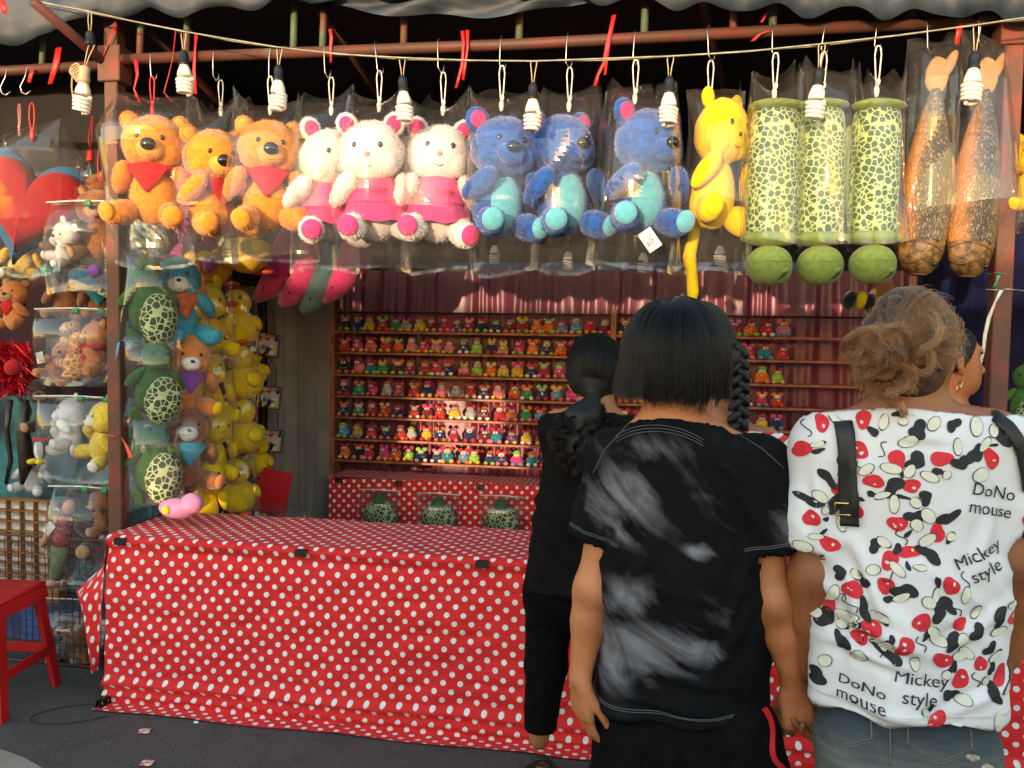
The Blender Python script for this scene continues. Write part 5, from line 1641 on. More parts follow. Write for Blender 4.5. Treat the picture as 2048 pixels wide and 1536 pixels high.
MB().tube([(-.012, -.01, .10), (-.04, -.02, .03), (-.065, -.02, -.04)], [.018, .018, .015], 10).build('arm', M('doll skin', (.62, .30, .18), .5, .06), t)
MB().ell((.02, 0, .165), (.028, .03, .036), seg=16, ring=12).build('head', M('doll skin'), t)
MB().ell((.02, -.01, -.20), (.026, .04, .02), seg=12, ring=8).build('foot', M('doll skin'), t)
MB().box((-.025, -.05, .06), (.04, .001, .06), Euler((0, .5, 0))).build('hang_tag', M('card'), t, smooth=False)
lbag('dusty clear bag of plush on the ground behind the mesh', 92, 1196, 205, 1345, YL+.03, 189, (), dep=.13)
put_plush('plush_toy', teddy_meshes('greytan', plushm('grey fur', (.30, .29, .28)), dict(muzzle=tanP)), 'grey plush in the bag on the ground behind the mesh', P(135, 1320, YL+.03), math.radians(20), .5)
put_plush('plush_toy', K_brown, 'brown plush in the bag on the ground behind the mesh', P(172, 1345, YL+.03), math.radians(-30), .6)
# more toys crowded in between
for K, nm, lb, u, v, yw, sc_ in ((K_brown, 'plush_bear', 'brown bear squeezed between the heart and the giraffe bag', 130, 640, 20, .6), (K_yfur, 'plush_bear', 'yellow furry bear half hidden behind the heart cushion', 40, 560, 30, .6), (K_mnk, 'plush_monkey', 'orange monkey hanging behind the giraffe bag at the left edge', 30, 660, -10, .55), (K_dark, 'plush_ape', 'black ape plush behind the white plush bag', 100, 860, 15, .6), (K_wht, 'plush_bear', 'white bear low behind the doll bag', 60, 985, 25, .5), (K_pupN, 'plush_toy', 'brown plush with blue scarf behind the giraffe bag', 200, 640, 35, .55)):
    put_plush(nm, K, lb, P(u, v, 3.68), math.radians(yw), sc_, tilt=(0, RND.uniform(-.2, .2)))
for K, nm, lb, u, v, yw, sc_ in ((K_yelS, 'plush_toy', 'yellow plush tucked high between the turtles and ducks', 398, 600, 40, .55), (K_pupO, 'plush_toy', 'orange plush squeezed behind the second turtle', 330, 905, 45, .62), (K_duck, 'plush_duck', 'small yellow duck tucked behind the purses', 512, 772, 10, .7), (K_duck, 'plush_duck', 'small yellow duck above the red cloth bag', 515, 950, 0, .7), (K_yelS, 'plush_toy', 'yellow plush squeezed behind the orange plush', 398, 810, 40, .6), (K_brown, 'plush_bear', 'brown bear squeezed low behind the third turtle', 338, 1010, 45, .6)):
    put_plush(nm, K, lb, PX(u, v, XW+.0), math.radians(yw), sc_, tilt=(0, RND.uniform(-.2, .2)))
# red and purple foil tinsel
rt_ = random.Random(5)
mb = MB()
for k in range(700):
    c = P(rt_.uniform(-30, 60), rt_.uniform(690, 785), 3.62+rt_.uniform(-.04, .04))
    d = Vector((rt_.gauss(0, 1), rt_.gauss(0, 1), rt_.gauss(0, 1)))*.022
    s = d.orthogonal().normalized()*.003
    mb.add([c-d-s, c-d+s, c+d+s, c+d-s], [(0, 1, 2, 3)])
o = tag(mb.build('tinsel', M('red foil', (.62, .02, .03), .22, .4, 20, metal=.8), smooth=False), 'glittering red foil tinsel hanging behind the giraffe bag', 'tinsel')
o['kind'] = 'stuff'
t = thing('pompom', 'red woollen ball hanging in front of the red tinsel', 'ball', P(26, 735, 3.55))
MB().ell((0, 0, 0), (.038, .038, .038), seg=18, ring=12, amp=.05, fs_=60).build('ball', redC, t)
for s_, lb in ((20, 'dark strap of a hanging bag beside the white plush bag'), (52, 'dark folded bag hanging beside the white plush bag')):
    q = P(s_, 800, 3.6)
    o = MB().tube([q, q+Vector((-.02, 0, -.15)), q+Vector((.0, 0, -.30)), q+Vector((-.03, 0, -.42))], [.015, .03 if s_ > 30 else .012, .038 if s_ > 30 else .012, .01], 10).build('dark_bag', M('dark vinyl', (.03, .02, .012), .3, .5, 30, .4, 40))
    tag(o, lb, 'bag')
# violet and blue cloth panels behind
sheet('violet_cloth', M('violet cloth', (.03, .004, .010), .8, .3, 5), 'dark violet cloth behind the goods at the left edge', 'cloth', (-4.2, 4.0), (-2.42, 4.0), P(30, 790, 4.0).z, P(30, 560, 4.0).z, .03, 9, 40, 6, 21)

# ------------------------------------------------------------------ compartment tray with printed cards
YR = 3.55
tl = P(-60, 993, YR)
br = P(132, 1172, YR)
Wd, Hd = br.x-tl.x, tl.z-br.z
t = thing('compartment_tray', 'brown compartment tray standing upright with lettered cards in every cell', 'tray', (tl.x, YR, br.z))
M_tray = M('brown tray plastic', (.30, .11, .02), .45, .25, 20)
nx_, nz_ = 7, 8
cw, ch_ = Wd/nx_, Hd/nz_
for i in range(nx_+1):
    MB().box((i*cw, -.012, Hd/2), (.006, .03, Hd)).build('divider', M_tray, t, smooth=False)
for j in range(nz_+1):
    MB().box((Wd/2, -.0125, j*ch_), (Wd-.0065, .029, .006)).build('divider', M_tray, t, smooth=False)
MB().box((Wd/2, .006, Hd/2), (Wd+.01, .006, Hd+.01)).build('back', M_tray, t, smooth=False)
MB().box((Wd/2, -.03, -.035), (Wd+.02, .06, .062)).build('base', M('tray base', (.42, .16, .02), .45), t, smooth=False)
tna = text_mesh('na', .040)
tna.materials.append(M('print black', (.02, .02, .02), .6))
tni = text_mesh('ni', .040)
tni.materials.append(M('print red', (.50, .06, .03), .6))
tns = text_mesh('5', .036)
tns.materials.append(M('print blue', (.08, .30, .50), .6))
M_cardw = M('white card', (.62, .60, .54), .7, .06)
for i in range(nx_):
    for j in range(nz_):
        cx, cz = (i+.5)*cw, (j+.5)*ch_
        c = MB().box((0, 0, 0), (cw-.008, .002, ch_-.008)).build('card', M_cardw, t, smooth=False, loc=(cx, .001, cz))
        tx = [tna, tni, tni, tni, tna, tns, tni][(i*3+j*2) % 7]
        obj('lettering', tx, c, (-.002, -.0022, -.004), (math.radians(90), 0, 0))

# ------------------------------------------------------------------ red plastic stool
M_stool = M('red moulded plastic', (.50, .012, .014), .42, .12, 5, .05, 200, spec=.45)
cst = PZ(8, 1415, 0)
st_loc = PZ(-22, 1402, 0)
t = thing('plastic_stool', 'red moulded plastic stool at the left edge of the picture', 'stool', (st_loc.x, st_loc.y, 0), (0, 0, math.radians(6)))
SH, ST, SB = .475, .135, .195
autosmooth(MB().box((0, 0, SH-.012), (ST*2+.05, ST*2+.05, .024), bev=.010).build('seat', M_stool, t), 40)
mb = MB()
for k in range(4):
    a = k*math.pi/2
    r_ = Matrix.Rotation(a, 3, 'Z')
    A0, A1 = [r_ @ Vector(v) for v in ((-ST-.02, -ST-.02, SH-.02), (ST+.02, -ST-.02, SH-.02))]
    B0, B1 = [r_ @ Vector(v) for v in ((-ST-.026, -ST-.026, SH-.075), (ST+.026, -ST-.026, SH-.075))]
    n_o = r_ @ Vector((0, .006, 0))
    mb.add([A0, A1, B1, B0, A0+n_o, A1+n_o, B1+n_o, B0+n_o], [(0, 3, 2, 1), (4, 5, 6, 7), (0, 1, 5, 4), (3, 7, 6, 2)])
mb.build('apron', M_stool, t, smooth=False)
for sx in (-1, 1):
    for sy in (-1, 1):
        tp, bt = Vector((sx*(ST+.012), sy*(ST+.012), SH-.02)), Vector((sx*SB, sy*SB, .0))
        mb = MB()
        w0, w1 = .062, .044
        vs = []
        for c_, w_ in ((tp, w0), (tp.lerp(bt, .25), .05), (bt, w1)):
            for dx, dy in ((0, 0), (-w_, 0), (-w_, .012), (-.012, .012), (-.012, w_), (0, w_)):
                vs.append((c_.x+sx*dx, c_.y+(-1 if sy > 0 else 1)*dy, c_.z))
        fs = [(k*6+i, k*6+(i+1) % 6, (k+1)*6+(i+1) % 6, (k+1)*6+i) for k in range(2) for i in range(6)]+[(5, 4, 3, 2, 1, 0), (12, 13, 14, 15, 16, 17)]
        mb.add(vs, fs)
        autosmooth(mb.build('leg', M_stool, t), 30)
for sx, sy, ax in ((0, -1, 0), (0, 1, 0), (-1, 0, 1), (1, 0, 1)):
    r = ST+.012+(SB-ST-.012)*.62
    d = (r*2-.02, .008, .045) if ax == 0 else (.008, r*2-.02, .045)
    autosmooth(MB().box((sx*(r-.006), sy*(r-.006), SH*.36), d, bev=.003).build('stretcher', M_stool, t), 40)

# ------------------------------------------------------------------ litter
M_lit = M('printed paper', (.60, .10, .20), .6, .15, 60, col2=(.85, .62, .42), lo=.45, hi=.5)
for u, v, rz, lb in ((289, 1463, .4, 'crumpled pink and orange paper scrap nearer the tablecloth'), (294, 1527, .2, 'pink and orange paper scrap at the bottom edge of the picture')):
    p = PZ(u, v, .003)
    vs = [(x*.022, y*.020, .003+.0015*math.sin(x*4+y*3)) for x in np.linspace(-1, 1, 5) for y in np.linspace(-1, 1, 5)]
    o = MB().add(vs, [(i*5+j, (i+1)*5+j, (i+1)*5+j+1, i*5+j+1) for i in range(4) for j in range(4)]).build('paper_scrap', M_lit, loc=p)
    o.rotation_euler = (0, 0, rz)
    o.modifiers.new('s', 'SOLIDIFY').thickness = .001
    tag(o, lb, 'litter', 'paper scraps on the asphalt')
p = PZ(392, 1446, .004)
tag(MB().ell((0, 0, .003), (.012, .008, .005), seg=8, ring=6, amp=.3, fs_=80).build('paper_scrap', M('card'), loc=p), 'tiny white paper crumb on the asphalt below the tablecloth', 'litter')
c = PZ(150, 1428, .004)
o = MB().tube([c+Vector((.20*math.cos(a)*.75, .09*math.sin(a)+.05*math.cos(a), .001)) for a in np.linspace(.3, 5.9, 30)], .0018, 5).build('thin_wire', M_black)
tag(o, 'thin black wire curled on the asphalt beside the stool', 'wire')

# ------------------------------------------------------------------ right of the right post
put_plush('plush_toy', K_yelS, 'yellow plush cut off at the right edge beside the fish', P(2062, 425, YF+.05), math.radians(-20), .6)
for u, v, lb in ((2052, 825, 'bagged turtle at the right edge beside the post'), (2062, 950, 'second bagged turtle at the right edge below the first')):
    put_plush('plush_turtle', K_st, lb, P(u, v+40, YF+.25), math.radians(-20), .7, 'turtles at the right edge')
t = thing('plush_bee', 'black and yellow striped plush hanging in front of the curtain', 'plush toy', P(1700, 600, 4.7), (0, .3, 0))
for k in range(4):
    MB().ell((.05*k, 0, .012*k), (.036, .05, .052), seg=14, ring=10).build('stripe_segment', [plushm('black'), yelP][k % 2] if k else plushm('black'), t)
MB().ell((.14, 0, .10), (.06, .05, .06), seg=14, ring=10).build('head', brP, t)
# ------------------------------------------------------------------ people
def skinm(name, c, spots=()):
    m = M('skin '+name, c, .5, .16, 11, .35, 260, spec=.4, sss=.12, dist=.002)
    nt = m.node_tree
    b = nt.nodes['Principled BSDF']
    col = b.inputs['Base Color'].links[0].from_socket
    tc = nd(nt, 'ShaderNodeTexCoord')
    fn_ = nd(nt, 'ShaderNodeTexNoise'); fn_.inputs['Scale'].default_value = 70; fn_.inputs['Detail'].default_value = 6
    nt.links.new(tc.outputs['Object'], fn_.inputs['Vector'])
    col = mixc(nt, math_n(nt, 'MULTIPLY', fn_.outputs['Fac'], .30), col, (c[0]*.62, c[1]*.50, c[2]*.48))
    for p, r in spots:                                     # darker skin on the elbows
        s1 = nd(nt, 'ShaderNodeVectorMath', operation='DISTANCE'); nt.links.new(tc.outputs['Object'], s1.inputs[0]); s1.inputs[1].default_value = p
        mr = nd(nt, 'ShaderNodeMapRange'); mr.inputs['From Min'].default_value = r; mr.inputs['From Max'].default_value = r*.3
        nt.links.new(s1.outputs['Value'], mr.inputs['Value'])
        col = mixc(nt, math_n(nt, 'MULTIPLY', mr.outputs[0], math_n(nt, 'MULTIPLY_ADD', fn_.outputs['Fac'], .7, .25)), col, (c[0]*.40, c[1]*.32, c[2]*.32))
    nt.links.new(col, b.inputs['Base Color'])
    return m
def hair_mat(name, melanin, red, rough=.3, tint=None, ior=1.5):
    m = bpy.data.materials.new(name)
    m.use_nodes = True
    nt = m.node_tree
    nt.nodes.remove(nt.nodes['Principled BSDF'])
    h = nd(nt, 'ShaderNodeBsdfHairPrincipled')
    if tint:
        h.parametrization = 'COLOR'
        h.inputs['Color'].default_value = (*tint, 1)
    else:
        h.parametrization = 'MELANIN'
        h.inputs['Melanin'].default_value = melanin
        h.inputs['Melanin Redness'].default_value = red
    h.inputs['Roughness'].default_value = rough
    h.inputs['IOR'].default_value = ior
    h.inputs['Radial Roughness'].default_value = .4
    for k_, v_ in (('Random Color', .25), ('Random Roughness', .2)):
        if k_ in h.inputs and not tint:
            h.inputs[k_].default_value = v_
    nt.links.new(h.outputs[0], nt.nodes['Material Output'].inputs[0])
    return m
M_hblack = hair_mat('black hair strands', 1.0, .2, .26, (.006, .005, .0045), 1.27)
M_hbrown = hair_mat('bleached brown hair', .62, .9, .35, (.100, .036, .0115))
M_hgrey = hair_mat('grey roots hair', .6, .2, .35, (.030, .020, .015))
M_hcap = M('dark hair mass', (.006, .005, .005), .55, .3, 90, .6, 220, spec=.4, dist=.003)
M_hcapb = M('brown hair mass', (.060, .023, .008), .6, .5, 60, .7, 180, dist=.004)
def strands(name, polys, rad, mat, parent, taper=.3):
    A = np.asarray(polys, np.float32)           # curves, points, 3
    n, k, _ = A.shape
    hc = bpy.data.hair_curves.new(name)
    hc.add_curves([k]*n)
    hc.attributes['position'].data.foreach_set('vector', A.reshape(-1))
    at = hc.attributes.get('radius') or hc.attributes.new('radius', 'FLOAT', 'POINT')
    r = np.tile(np.linspace(1, taper, k), n)*rad
    at.data.foreach_set('value', r.astype(np.float32))
    hc.materials.append(mat)
    return obj(name, hc, parent)

def hand(S, W_, d, nrm, size=1.0, curl=(.25, .3, .3), spread=.012, thumb_side=1, thumb=(.5, .2)):
    """palm and five fingers; nrm points out of the back of the hand"""
    W_, d, nrm = Vector(W_), Vector(d).normalized(), Vector(nrm)
    nrm = (nrm-d*nrm.dot(d)).normalized()
    w = d.cross(nrm).normalized()*thumb_side
    lens = [(.040, .024, .020), (.044, .028, .021), (.041, .026, .020), (.032, .020, .018)]
    offs = [.027, .009, -.009, -.026]
    kn = [.086, .090, .086, .078]
    for i in range(4):
        K = W_+d*kn[i]*size+w*offs[i]*size+nrm*.002
        S.cone(W_+w*offs[i]*.5*size, K, .0145*size, .0118*size, .010)
    S.cone(W_+d*.03*size-nrm*.006, W_+d*.07*size-nrm*.006, .016*size, .014*size, .012)
    for i in range(4):
        p = W_+d*kn[i]*size+w*offs[i]*size+nrm*.002
        a = 0
        fan = w*(offs[i]*.12)
        for j in range(3):
            a += curl[j]+.04*i
            q = p+(d*math.cos(a)-nrm*math.sin(a)+fan*.3)*lens[i][j]*size
            S.cone(p, q, (.0088-.0008*j)*size, (.0081-.0008*j)*size, .0025)
            p = q
    t0 = W_+d*.022*size+w*.020*size
    dirs = (d*.75+w*thumb[0]-nrm*thumb[1]).normalized()
    t1 = t0+dirs*.042*size
    t2 = t1+(dirs*.8+d*.4-nrm*.2).normalized()*.030*size
    t3 = t2+(dirs*.5+d*.7-nrm*.25).normalized()*.024*size
    S.cone(t0, t1, .014*size, .011*size, .010)
    S.cone(t1, t2, .0105*size, .0095*size, .003)
    S.cone(t2, t3, .0095*size, .0075*size, .002)
def wrinkle(V, N, amp, seed=0, big=1.0, diag=0.0):
    out = V.copy()
    for i in range(len(V)):
        x, y, z = V[i]
        a = noise.noise(Vector((x*7*big+seed, y*7*big, z*4*big+x*diag*6)))
        b = 1-abs(noise.noise(Vector((x*8+z*7*(1+diag)+seed*2, y*6, z*9-x*5))))*2
        c = noise.noise(Vector((x*22+seed, y*22, z*15)))
        out[i] = V[i]+N[i]*amp*(a*.8+b*.55+c*.25)
    return out
def garment(name, S, parent, mat, caps=(), amp=.004, seed=0, it=2, diag=0.0, big=1.0, thick=.003, extra=None):
    """cloth surface from a field; the faces lying on the cut planes are taken away to leave real openings"""
    V, Q = S.net()
    keep = np.ones(len(Q), bool)
    C = V[Q].mean(1)
    nr = np.cross(V[Q[:, 2]]-V[Q[:, 0]], V[Q[:, 3]]-V[Q[:, 1]])
    nr /= np.linalg.norm(nr, axis=1)[:, None]+1e-12
    for cp_ in caps:
        p, n, tol = cp_[:3]
        n = np.array(n, float)
        n /= np.linalg.norm(n)
        dd = (C-np.array(p)) @ n
        near = np.linalg.norm(C-np.array(p), axis=1) < (cp_[3] if len(cp_) > 3 else 9)
        keep &= ~((np.abs(dd) < tol) & (nr @ n > .72) & near)
    V = smooth_mesh(V, Q, it)
    N = vnormals(V, Q)
    V = wrinkle(V, N, amp, seed, big, diag)
    if extra:
        V = extra(V, N)
    Q = Q[keep]
    used = np.unique(Q)
    mp_ = np.full(len(V), -1)
    mp_[used] = np.arange(len(used))
    V, Q = V[used], mp_[Q]
    o = obj(name, qmesh(name, V, Q, mat), parent)
    if thick:
        md = o.modifiers.new('thickness', 'SOLIDIFY')
        md.thickness = thick
        md.offset = -1
    tri = [tuple(q) for q in Q.tolist()]
    return o, BVHTree.FromPolygons([Vector(v) for v in V.tolist()], tri)
def onto(bvh, x, z, off=.0015, dirn=(0, 1, 0), y0=-1.0):
    h = bvh.ray_cast(Vector((x, y0, z)), Vector(dirn))
    if h[0] is None:
        return None
    n = h[1] if h[1].y < 0 else -h[1]
    return h[0]+n*off
def stitch(bvh, pts, name, parent, mat, r=.0007, off=.001):
    run, mb, cnt_ = [], MB(), 0
    for x, z in pts:
        p = onto(bvh, x, z, off)
        if p is None or (run and (p-run[-1]).length > .05):
            if len(run) > 1:
                mb.tube(run, r, 4)
                cnt_ += 1
            run = []
        if p is not None:
            run.append(p)
    if len(run) > 1:
        mb.tube(run, r, 4)
        cnt_ += 1
    return mb.build(name, mat, parent) if cnt_ else None
def body_field(J, fine, h=.011):
    """a continuous body: head, neck, trunk, arms and legs"""
    pts = np.array([list(v) for v in J['all']])
    lo, hi = pts.min(0)-.17, pts.max(0)+.17
    lo[2] = -.02
    ax = [axis(lo[k], hi[k], h, [(f[0][k], f[1][k], f[2]) for f in fine]) for k in range(3)]
    S = Sdf(ax)
    return S
def fill_body(S, J):
    hc, hr = J['head'], J['hr']
    f = Vector(J.get('face', (0, 1, 0))).normalized()
    S.ell(hc, hr, .01)
    S.ell(hc+f*hr[1]*.35+Vector((0, 0, -hr[2]*.55)), (hr[0]*.72, hr[1]*.72, hr[2]*.52), .03)
    S.cone(hc+f*hr[1]*.92+Vector((0, 0, hr[2]*.02)), hc+f*hr[1]*1.22+Vector((0, 0, -hr[2]*.28)), .009, .014, .012)
    S.cone(hc+f*hr[1]*.85+Vector((0, 0, -hr[2]*.56)), hc+f*hr[1]*1.05+Vector((0, 0, -hr[2]*.58)), .014, .011, .014)
    sd = f.cross(Vector((0, 0, 1)))
    for s in (-1, 1):
        e = hc+sd*s*hr[0]*.98+Vector((0, 0, -hr[2]*.12))-f*.012
        S.cone(e+Vector((0, 0, .022)), e+Vector((0, 0, -.024))+f*.004, .011, .008, .006)
        S.cone(e+Vector((0, 0, .018))+sd*s*.008-f*.008, e+Vector((0, 0, -.01))+sd*s*.008-f*.006, .007, .006, .004)
    S.cone(hc+Vector((0, 0, -hr[2]*.6))-f*.012, J['neck'], J.get('nr', .050), J.get('nr', .050)*1.08, .025)
    ch, wa, pe = J['chest'], J['waist'], J['pelvis']
    rc_, rw, rp_ = J['tr']
    S.cone(ch, wa, rc_, rw, .03, fy=.62)
    S.cone(wa, pe, rw, rp_, .03, fy=.62)
    S.cone(J['neck']-Vector((0, 0, .02)), J['shL'], .05, J['ar'][0], .04)
    S.cone(J['neck']-Vector((0, 0, .02)), J['shR'], .05, J['ar'][0], .04)
    a = J['ar']
    for s in 'LR':
        S.cone(J['sh'+s], J['el'+s], a[0], a[1], .03)
        S.ell(J['el'+s]+Vector((0, -a[1]*.72, -.006)), (.012, .012, .014), .018)
        S.cone(J['el'+s], J['el'+s].lerp(J['wr'+s], .35), a[1], a[1]*.98, .035)
        S.cone(J['el'+s].lerp(J['wr'+s], .35), J['wr'+s], a[1]*.98, a[2], .02)
    l = J['lr']
    for s in 'LR':
        S.cone(J['hip'+s], J['kn'+s], l[0], l[1], .03)
        S.cone(J['kn'+s], J['kn'+s].lerp(J['an'+s], .35), l[1], l[1]*1.04, .02)
        S.cone(J['kn'+s].lerp(J['an'+s], .35), J['an'+s], l[1]*1.04, l[2], .02)
        an = J['an'+s]
        ft = Vector(J.get('foot', (0, 1, 0))).normalized()
        S.cone(an+Vector((0, 0, -an.z+.035))-ft*.03, an+ft*.15+Vector((0, 0, -an.z+.022)), .032, .020, .02, fx=1.25)
    return S
def make_body(name, J, S, mat, label, origin, group=None):
    V, Q = S.net()
    V = smooth_mesh(V, Q, 1, .4)
    o = obj(name, qmesh(name, V, Q, mat), None, origin)
    return tag(o, label, 'person', group)
def shoes(J, parent, mat, sole):
    for s in 'LR':
        an = J['an'+s]
        ft = Vector(J.get('foot', (0, 1, 0))).normalized()
        ax = [np.arange(an[k]-.2, an[k]+.25, .009) for k in range(2)]+[np.arange(-.02, .14, .008)]
        S = Sdf(ax)
        S.cone(Vector((an.x, an.y, .045))-ft*.035, Vector((an.x, an.y, .032))+ft*.165, .046, .036, .02)
        S.cone(Vector((an.x, an.y, .05)), Vector((an.x, an.y, .10)), .043, .042, .02)
        S.cut((0, 0, .004), (0, 0, -1))
        V, Q = S.net()
        obj('shoe', qmesh('shoe', smooth_mesh(V, Q, 1), Q, mat), parent)
def face_bits(J, parent, cold=(.02, .012, .008)):
    hc, hr = J['head'], J['hr']
    f = Vector(J.get('face', (0, 1, 0))).normalized()
    sd = f.cross(Vector((0, 0, 1)))
    for s in (-1, 1):
        e = hc+f*hr[1]*.80+sd*s*hr[0]*.42+Vector((0, 0, hr[2]*.06))
        o = MB().ell(e, (.0125, .0125, .0095), seg=12, ring=8).build('eye', M('eye white', (.62, .58, .52), .25, .05), parent)
        MB().ell(e+f*.0085, (.006, .006, .006), seg=10, ring=7).build('iris', M_eye, o)
        MB().tube([e+f*.006+Vector((0, 0, .022))+sd*t_*.02+Vector((0, 0, -.004*t_*t_)) for t_ in (-1, -.5, 0, .5, 1)], .0032, 6).build('eyebrow', M_hcap, parent)
    m_ = hc+f*hr[1]*1.03+Vector((0, 0, -hr[2]*.57))
    MB().tube([m_+sd*t_*.022-f*.010*t_*t_+Vector((0, 0, .004)) for t_ in (-1, -.5, 0, .5, 1)], [.002, .0045, .005, .0045, .002], 8).tube([m_+sd*t_*.020-f*.010*t_*t_+Vector((0, 0, -.005)) for t_ in (-1, -.5, 0, .5, 1)], [.002, .005, .006, .005, .002], 8).build('lips', M('lips', (.28, .09, .06), .45, .1), parent)
rh = np.random.default_rng(4)

# ================================================================== person in the tie-dye shirt
Y0 = 1.72
OT = Vector((P(1350, 700, Y0).x, Y0, 0))
def LT(u, v, dy=0.0):
    return P(u, v, Y0+dy)-OT
JT = dict(head=LT(1350, 712, .02), hr=(.078, .098, .112), neck=LT(1342, 838, .0), chest=LT(1362, 975), waist=LT(1350, 1240), pelvis=LT(1350, 1410), tr=(.125, .125, .135),
          shL=LT(1238, 905), elL=LT(1186, 1180, -.02), wrL=LT(1160, 1358, -.045), shR=LT(1512, 925), elR=LT(1546, 1205, -.015), wrR=LT(1588, 1372, .03), ar=(.040, .035, .0225),
          hipL=LT(1275, 1450), knL=LT(1258, 1800, .02), anL=LT(1255, 2180, -.01), hipR=LT(1468, 1450), knR=LT(1550, 1800, .03), anR=LT(1545, 2180, .0), lr=(.072, .052, .036), nr=.048)
JT['all'] = [JT[k] for k in JT if isinstance(JT[k], Vector)]
hL, hR = JT['wrL'], JT['wrR']
S = body_field(JT, [(np.array((hL.x-.07, hL.y-.06, hL.z-.17)), np.array((hL.x+.07, hL.y+.09, hL.z+.0)), .0042), (np.array((hR.x-.07, hR.y-.06, hR.z-.14)), np.array((hR.x+.08, hR.y+.09, hR.z)), .0042)])
fill_body(S, JT)
hand(S, hL+Vector((0, 0, .004)), (.10, .06, -1), (-.75, -.62, 0), .92, (.25, .32, .3), thumb_side=-1, thumb=(.35, .25))
hand(S, hR+Vector((0, 0, .004)), (.14, .03, -1), (.12, -1, 0), .98, (.75, .9, .7), thumb_side=1, thumb=(.3, .5))
pT = make_body('person', JT, S, skinm('tan', (.47, .175, .070), [(JT['elL']+Vector((-.012, -.03, -.008)), .034), (JT['elR']+Vector((.0, -.034, -.010)), .036)]), 'person with black bob hair in a grey tie-dyed black T-shirt, seen from behind', OT)
face_bits(JT, pT)
# shirt
ax = [np.arange(-.36, .36, .0075), np.arange(-.24, .24, .0085), np.arange(.74, 1.47, .0075)]
S = Sdf(ax)
S.cone(LT(1355, 975), LT(1352, 1180), .146, .160, .03, fy=.66)
S.cone(LT(1352, 1180), LT(1352, 1470), .158, .182, .03, fy=.66)
S.cone(LT(1246, 915), LT(1338, 866), .046, .058, .04)
S.cone(LT(1500, 932), LT(1340, 868), .044, .058, .04)
S.cone(LT(1340, 870), LT(1340, 815), .066, .060, .02, fy=.95)
eL, eR = LT(1184, 1078, -.01), LT(1549, 1098, -.012)
S.cone(LT(1238, 915), eL+(eL-LT(1238, 915))*.25, .064, .047, .030, trunc=(eL, (eL-LT(1238, 915)).normalized()))
S.cone(LT(1514, 935), eR+(eR-LT(1514, 935))*.25, .068, .058, .030, trunc=(eR, (eR-LT(1514, 935)).normalized()))
hemz = LT(1350, 1408).z
dL, dR = (eL-LT(1238, 915)).normalized(), (eR-LT(1514, 935)).normalized()
S.cut((0, 0, hemz), (0, 0, -1))
colz = LT(1340, 833).z
S.cut((0, -.05, colz), (0, .35, 1))
m, nt, b, L = newmat('tie dyed black cotton')
tc = nd(nt, 'ShaderNodeTexCoord')
mp = nd(nt, 'ShaderNodeMapping'); mp.vector_type = 'TEXTURE'; mp.inputs['Rotation'].default_value = (0, math.radians(36), 0); mp.inputs['Scale'].default_value = (1/2.6, 1/2.4, 1/7.5)
L.new(tc.outputs['Object'], mp.inputs[0])
n1 = nd(nt, 'ShaderNodeTexNoise'); n1.inputs['Scale'].default_value = 1.3; n1.inputs['Detail'].default_value = 10; n1.inputs['Roughness'].default_value = .60; n1.inputs['Distortion'].default_value = 1.6
L.new(mp.outputs[0], n1.inputs['Vector'])
mask = None
for (u, v, rx, rz, st) in ((1235, 1020, .085, .085, .9), (1280, 1290, .16, .060, 1.0), (1225, 1330, .11, .06, 1.0), (1400, 1310, .06, .04, 1.0), (1400, 1105, .035, .02, .9), (1260, 1200, .06, .05, .9), (1590, 1060, .06, .06, .55), (1300, 900, .10, .03, .45), (1400, 1250, .1, .05, .5), (1165, 1050, .05, .04, .4), (1440, 1000, .12, .10, .22)):
    c = LT(u, v, -.11)
    s1 = nd(nt, 'ShaderNodeVectorMath', operation='SUBTRACT'); L.new(tc.outputs['Object'], s1.inputs[0]); s1.inputs[1].default_value = c
    s2 = nd(nt, 'ShaderNodeVectorMath', operation='MULTIPLY'); L.new(s1.outputs[0], s2.inputs[0]); s2.inputs[1].default_value = (1/rx, 4, 1/rz)
    s3 = nd(nt, 'ShaderNodeVectorMath', operation='LENGTH'); L.new(s2.outputs[0], s3.inputs[0])
    q = math_n(nt, 'MULTIPLY', math_n(nt, 'MAXIMUM', math_n(nt, 'MULTIPLY_ADD', s3.outputs['Value'], -.75, 1.0), 0), st)
    mask = q if mask is None else math_n(nt, 'MAXIMUM', mask, q)
cl = nd(nt, 'ShaderNodeMapRange'); cl.inputs['From Min'].default_value = .40; cl.inputs['From Max'].default_value = .80
cl.inputs['From Min'].default_value = 0
cl.inputs['From Max'].default_value = 1
L.new(math_n(nt, 'ADD', math_n(nt, 'MULTIPLY_ADD', n1.outputs['Fac'], 4.2, -2.4), math_n(nt, 'MULTIPLY', mask, 1.12)), cl.inputs['Value'])
fac = math_n(nt, 'MULTIPLY', cl.outputs[0], math_n(nt, 'MINIMUM', math_n(nt, 'MULTIPLY_ADD', mask, 1.5, .06), .9))
L.new(mixc(nt, fac, (.0048, .0050, .0062), (.21, .20, .225)), b.inputs['Base Color'])
b.inputs['Roughness'].default_value = .9; b.inputs['Specular IOR Level'].default_value = .1
nw = nd(nt, 'ShaderNodeTexNoise'); nw.inputs['Scale'].default_value = 420; L.new(tc.outputs['Object'], nw.inputs['Vector'])
bp = nd(nt, 'ShaderNodeBump'); bp.inputs['Strength'].default_value = .25; bp.inputs['Distance'].default_value = .002
L.new(nw.outputs['Fac'], bp.inputs['Height']); L.new(bp.outputs['Normal'], b.inputs['Normal'])
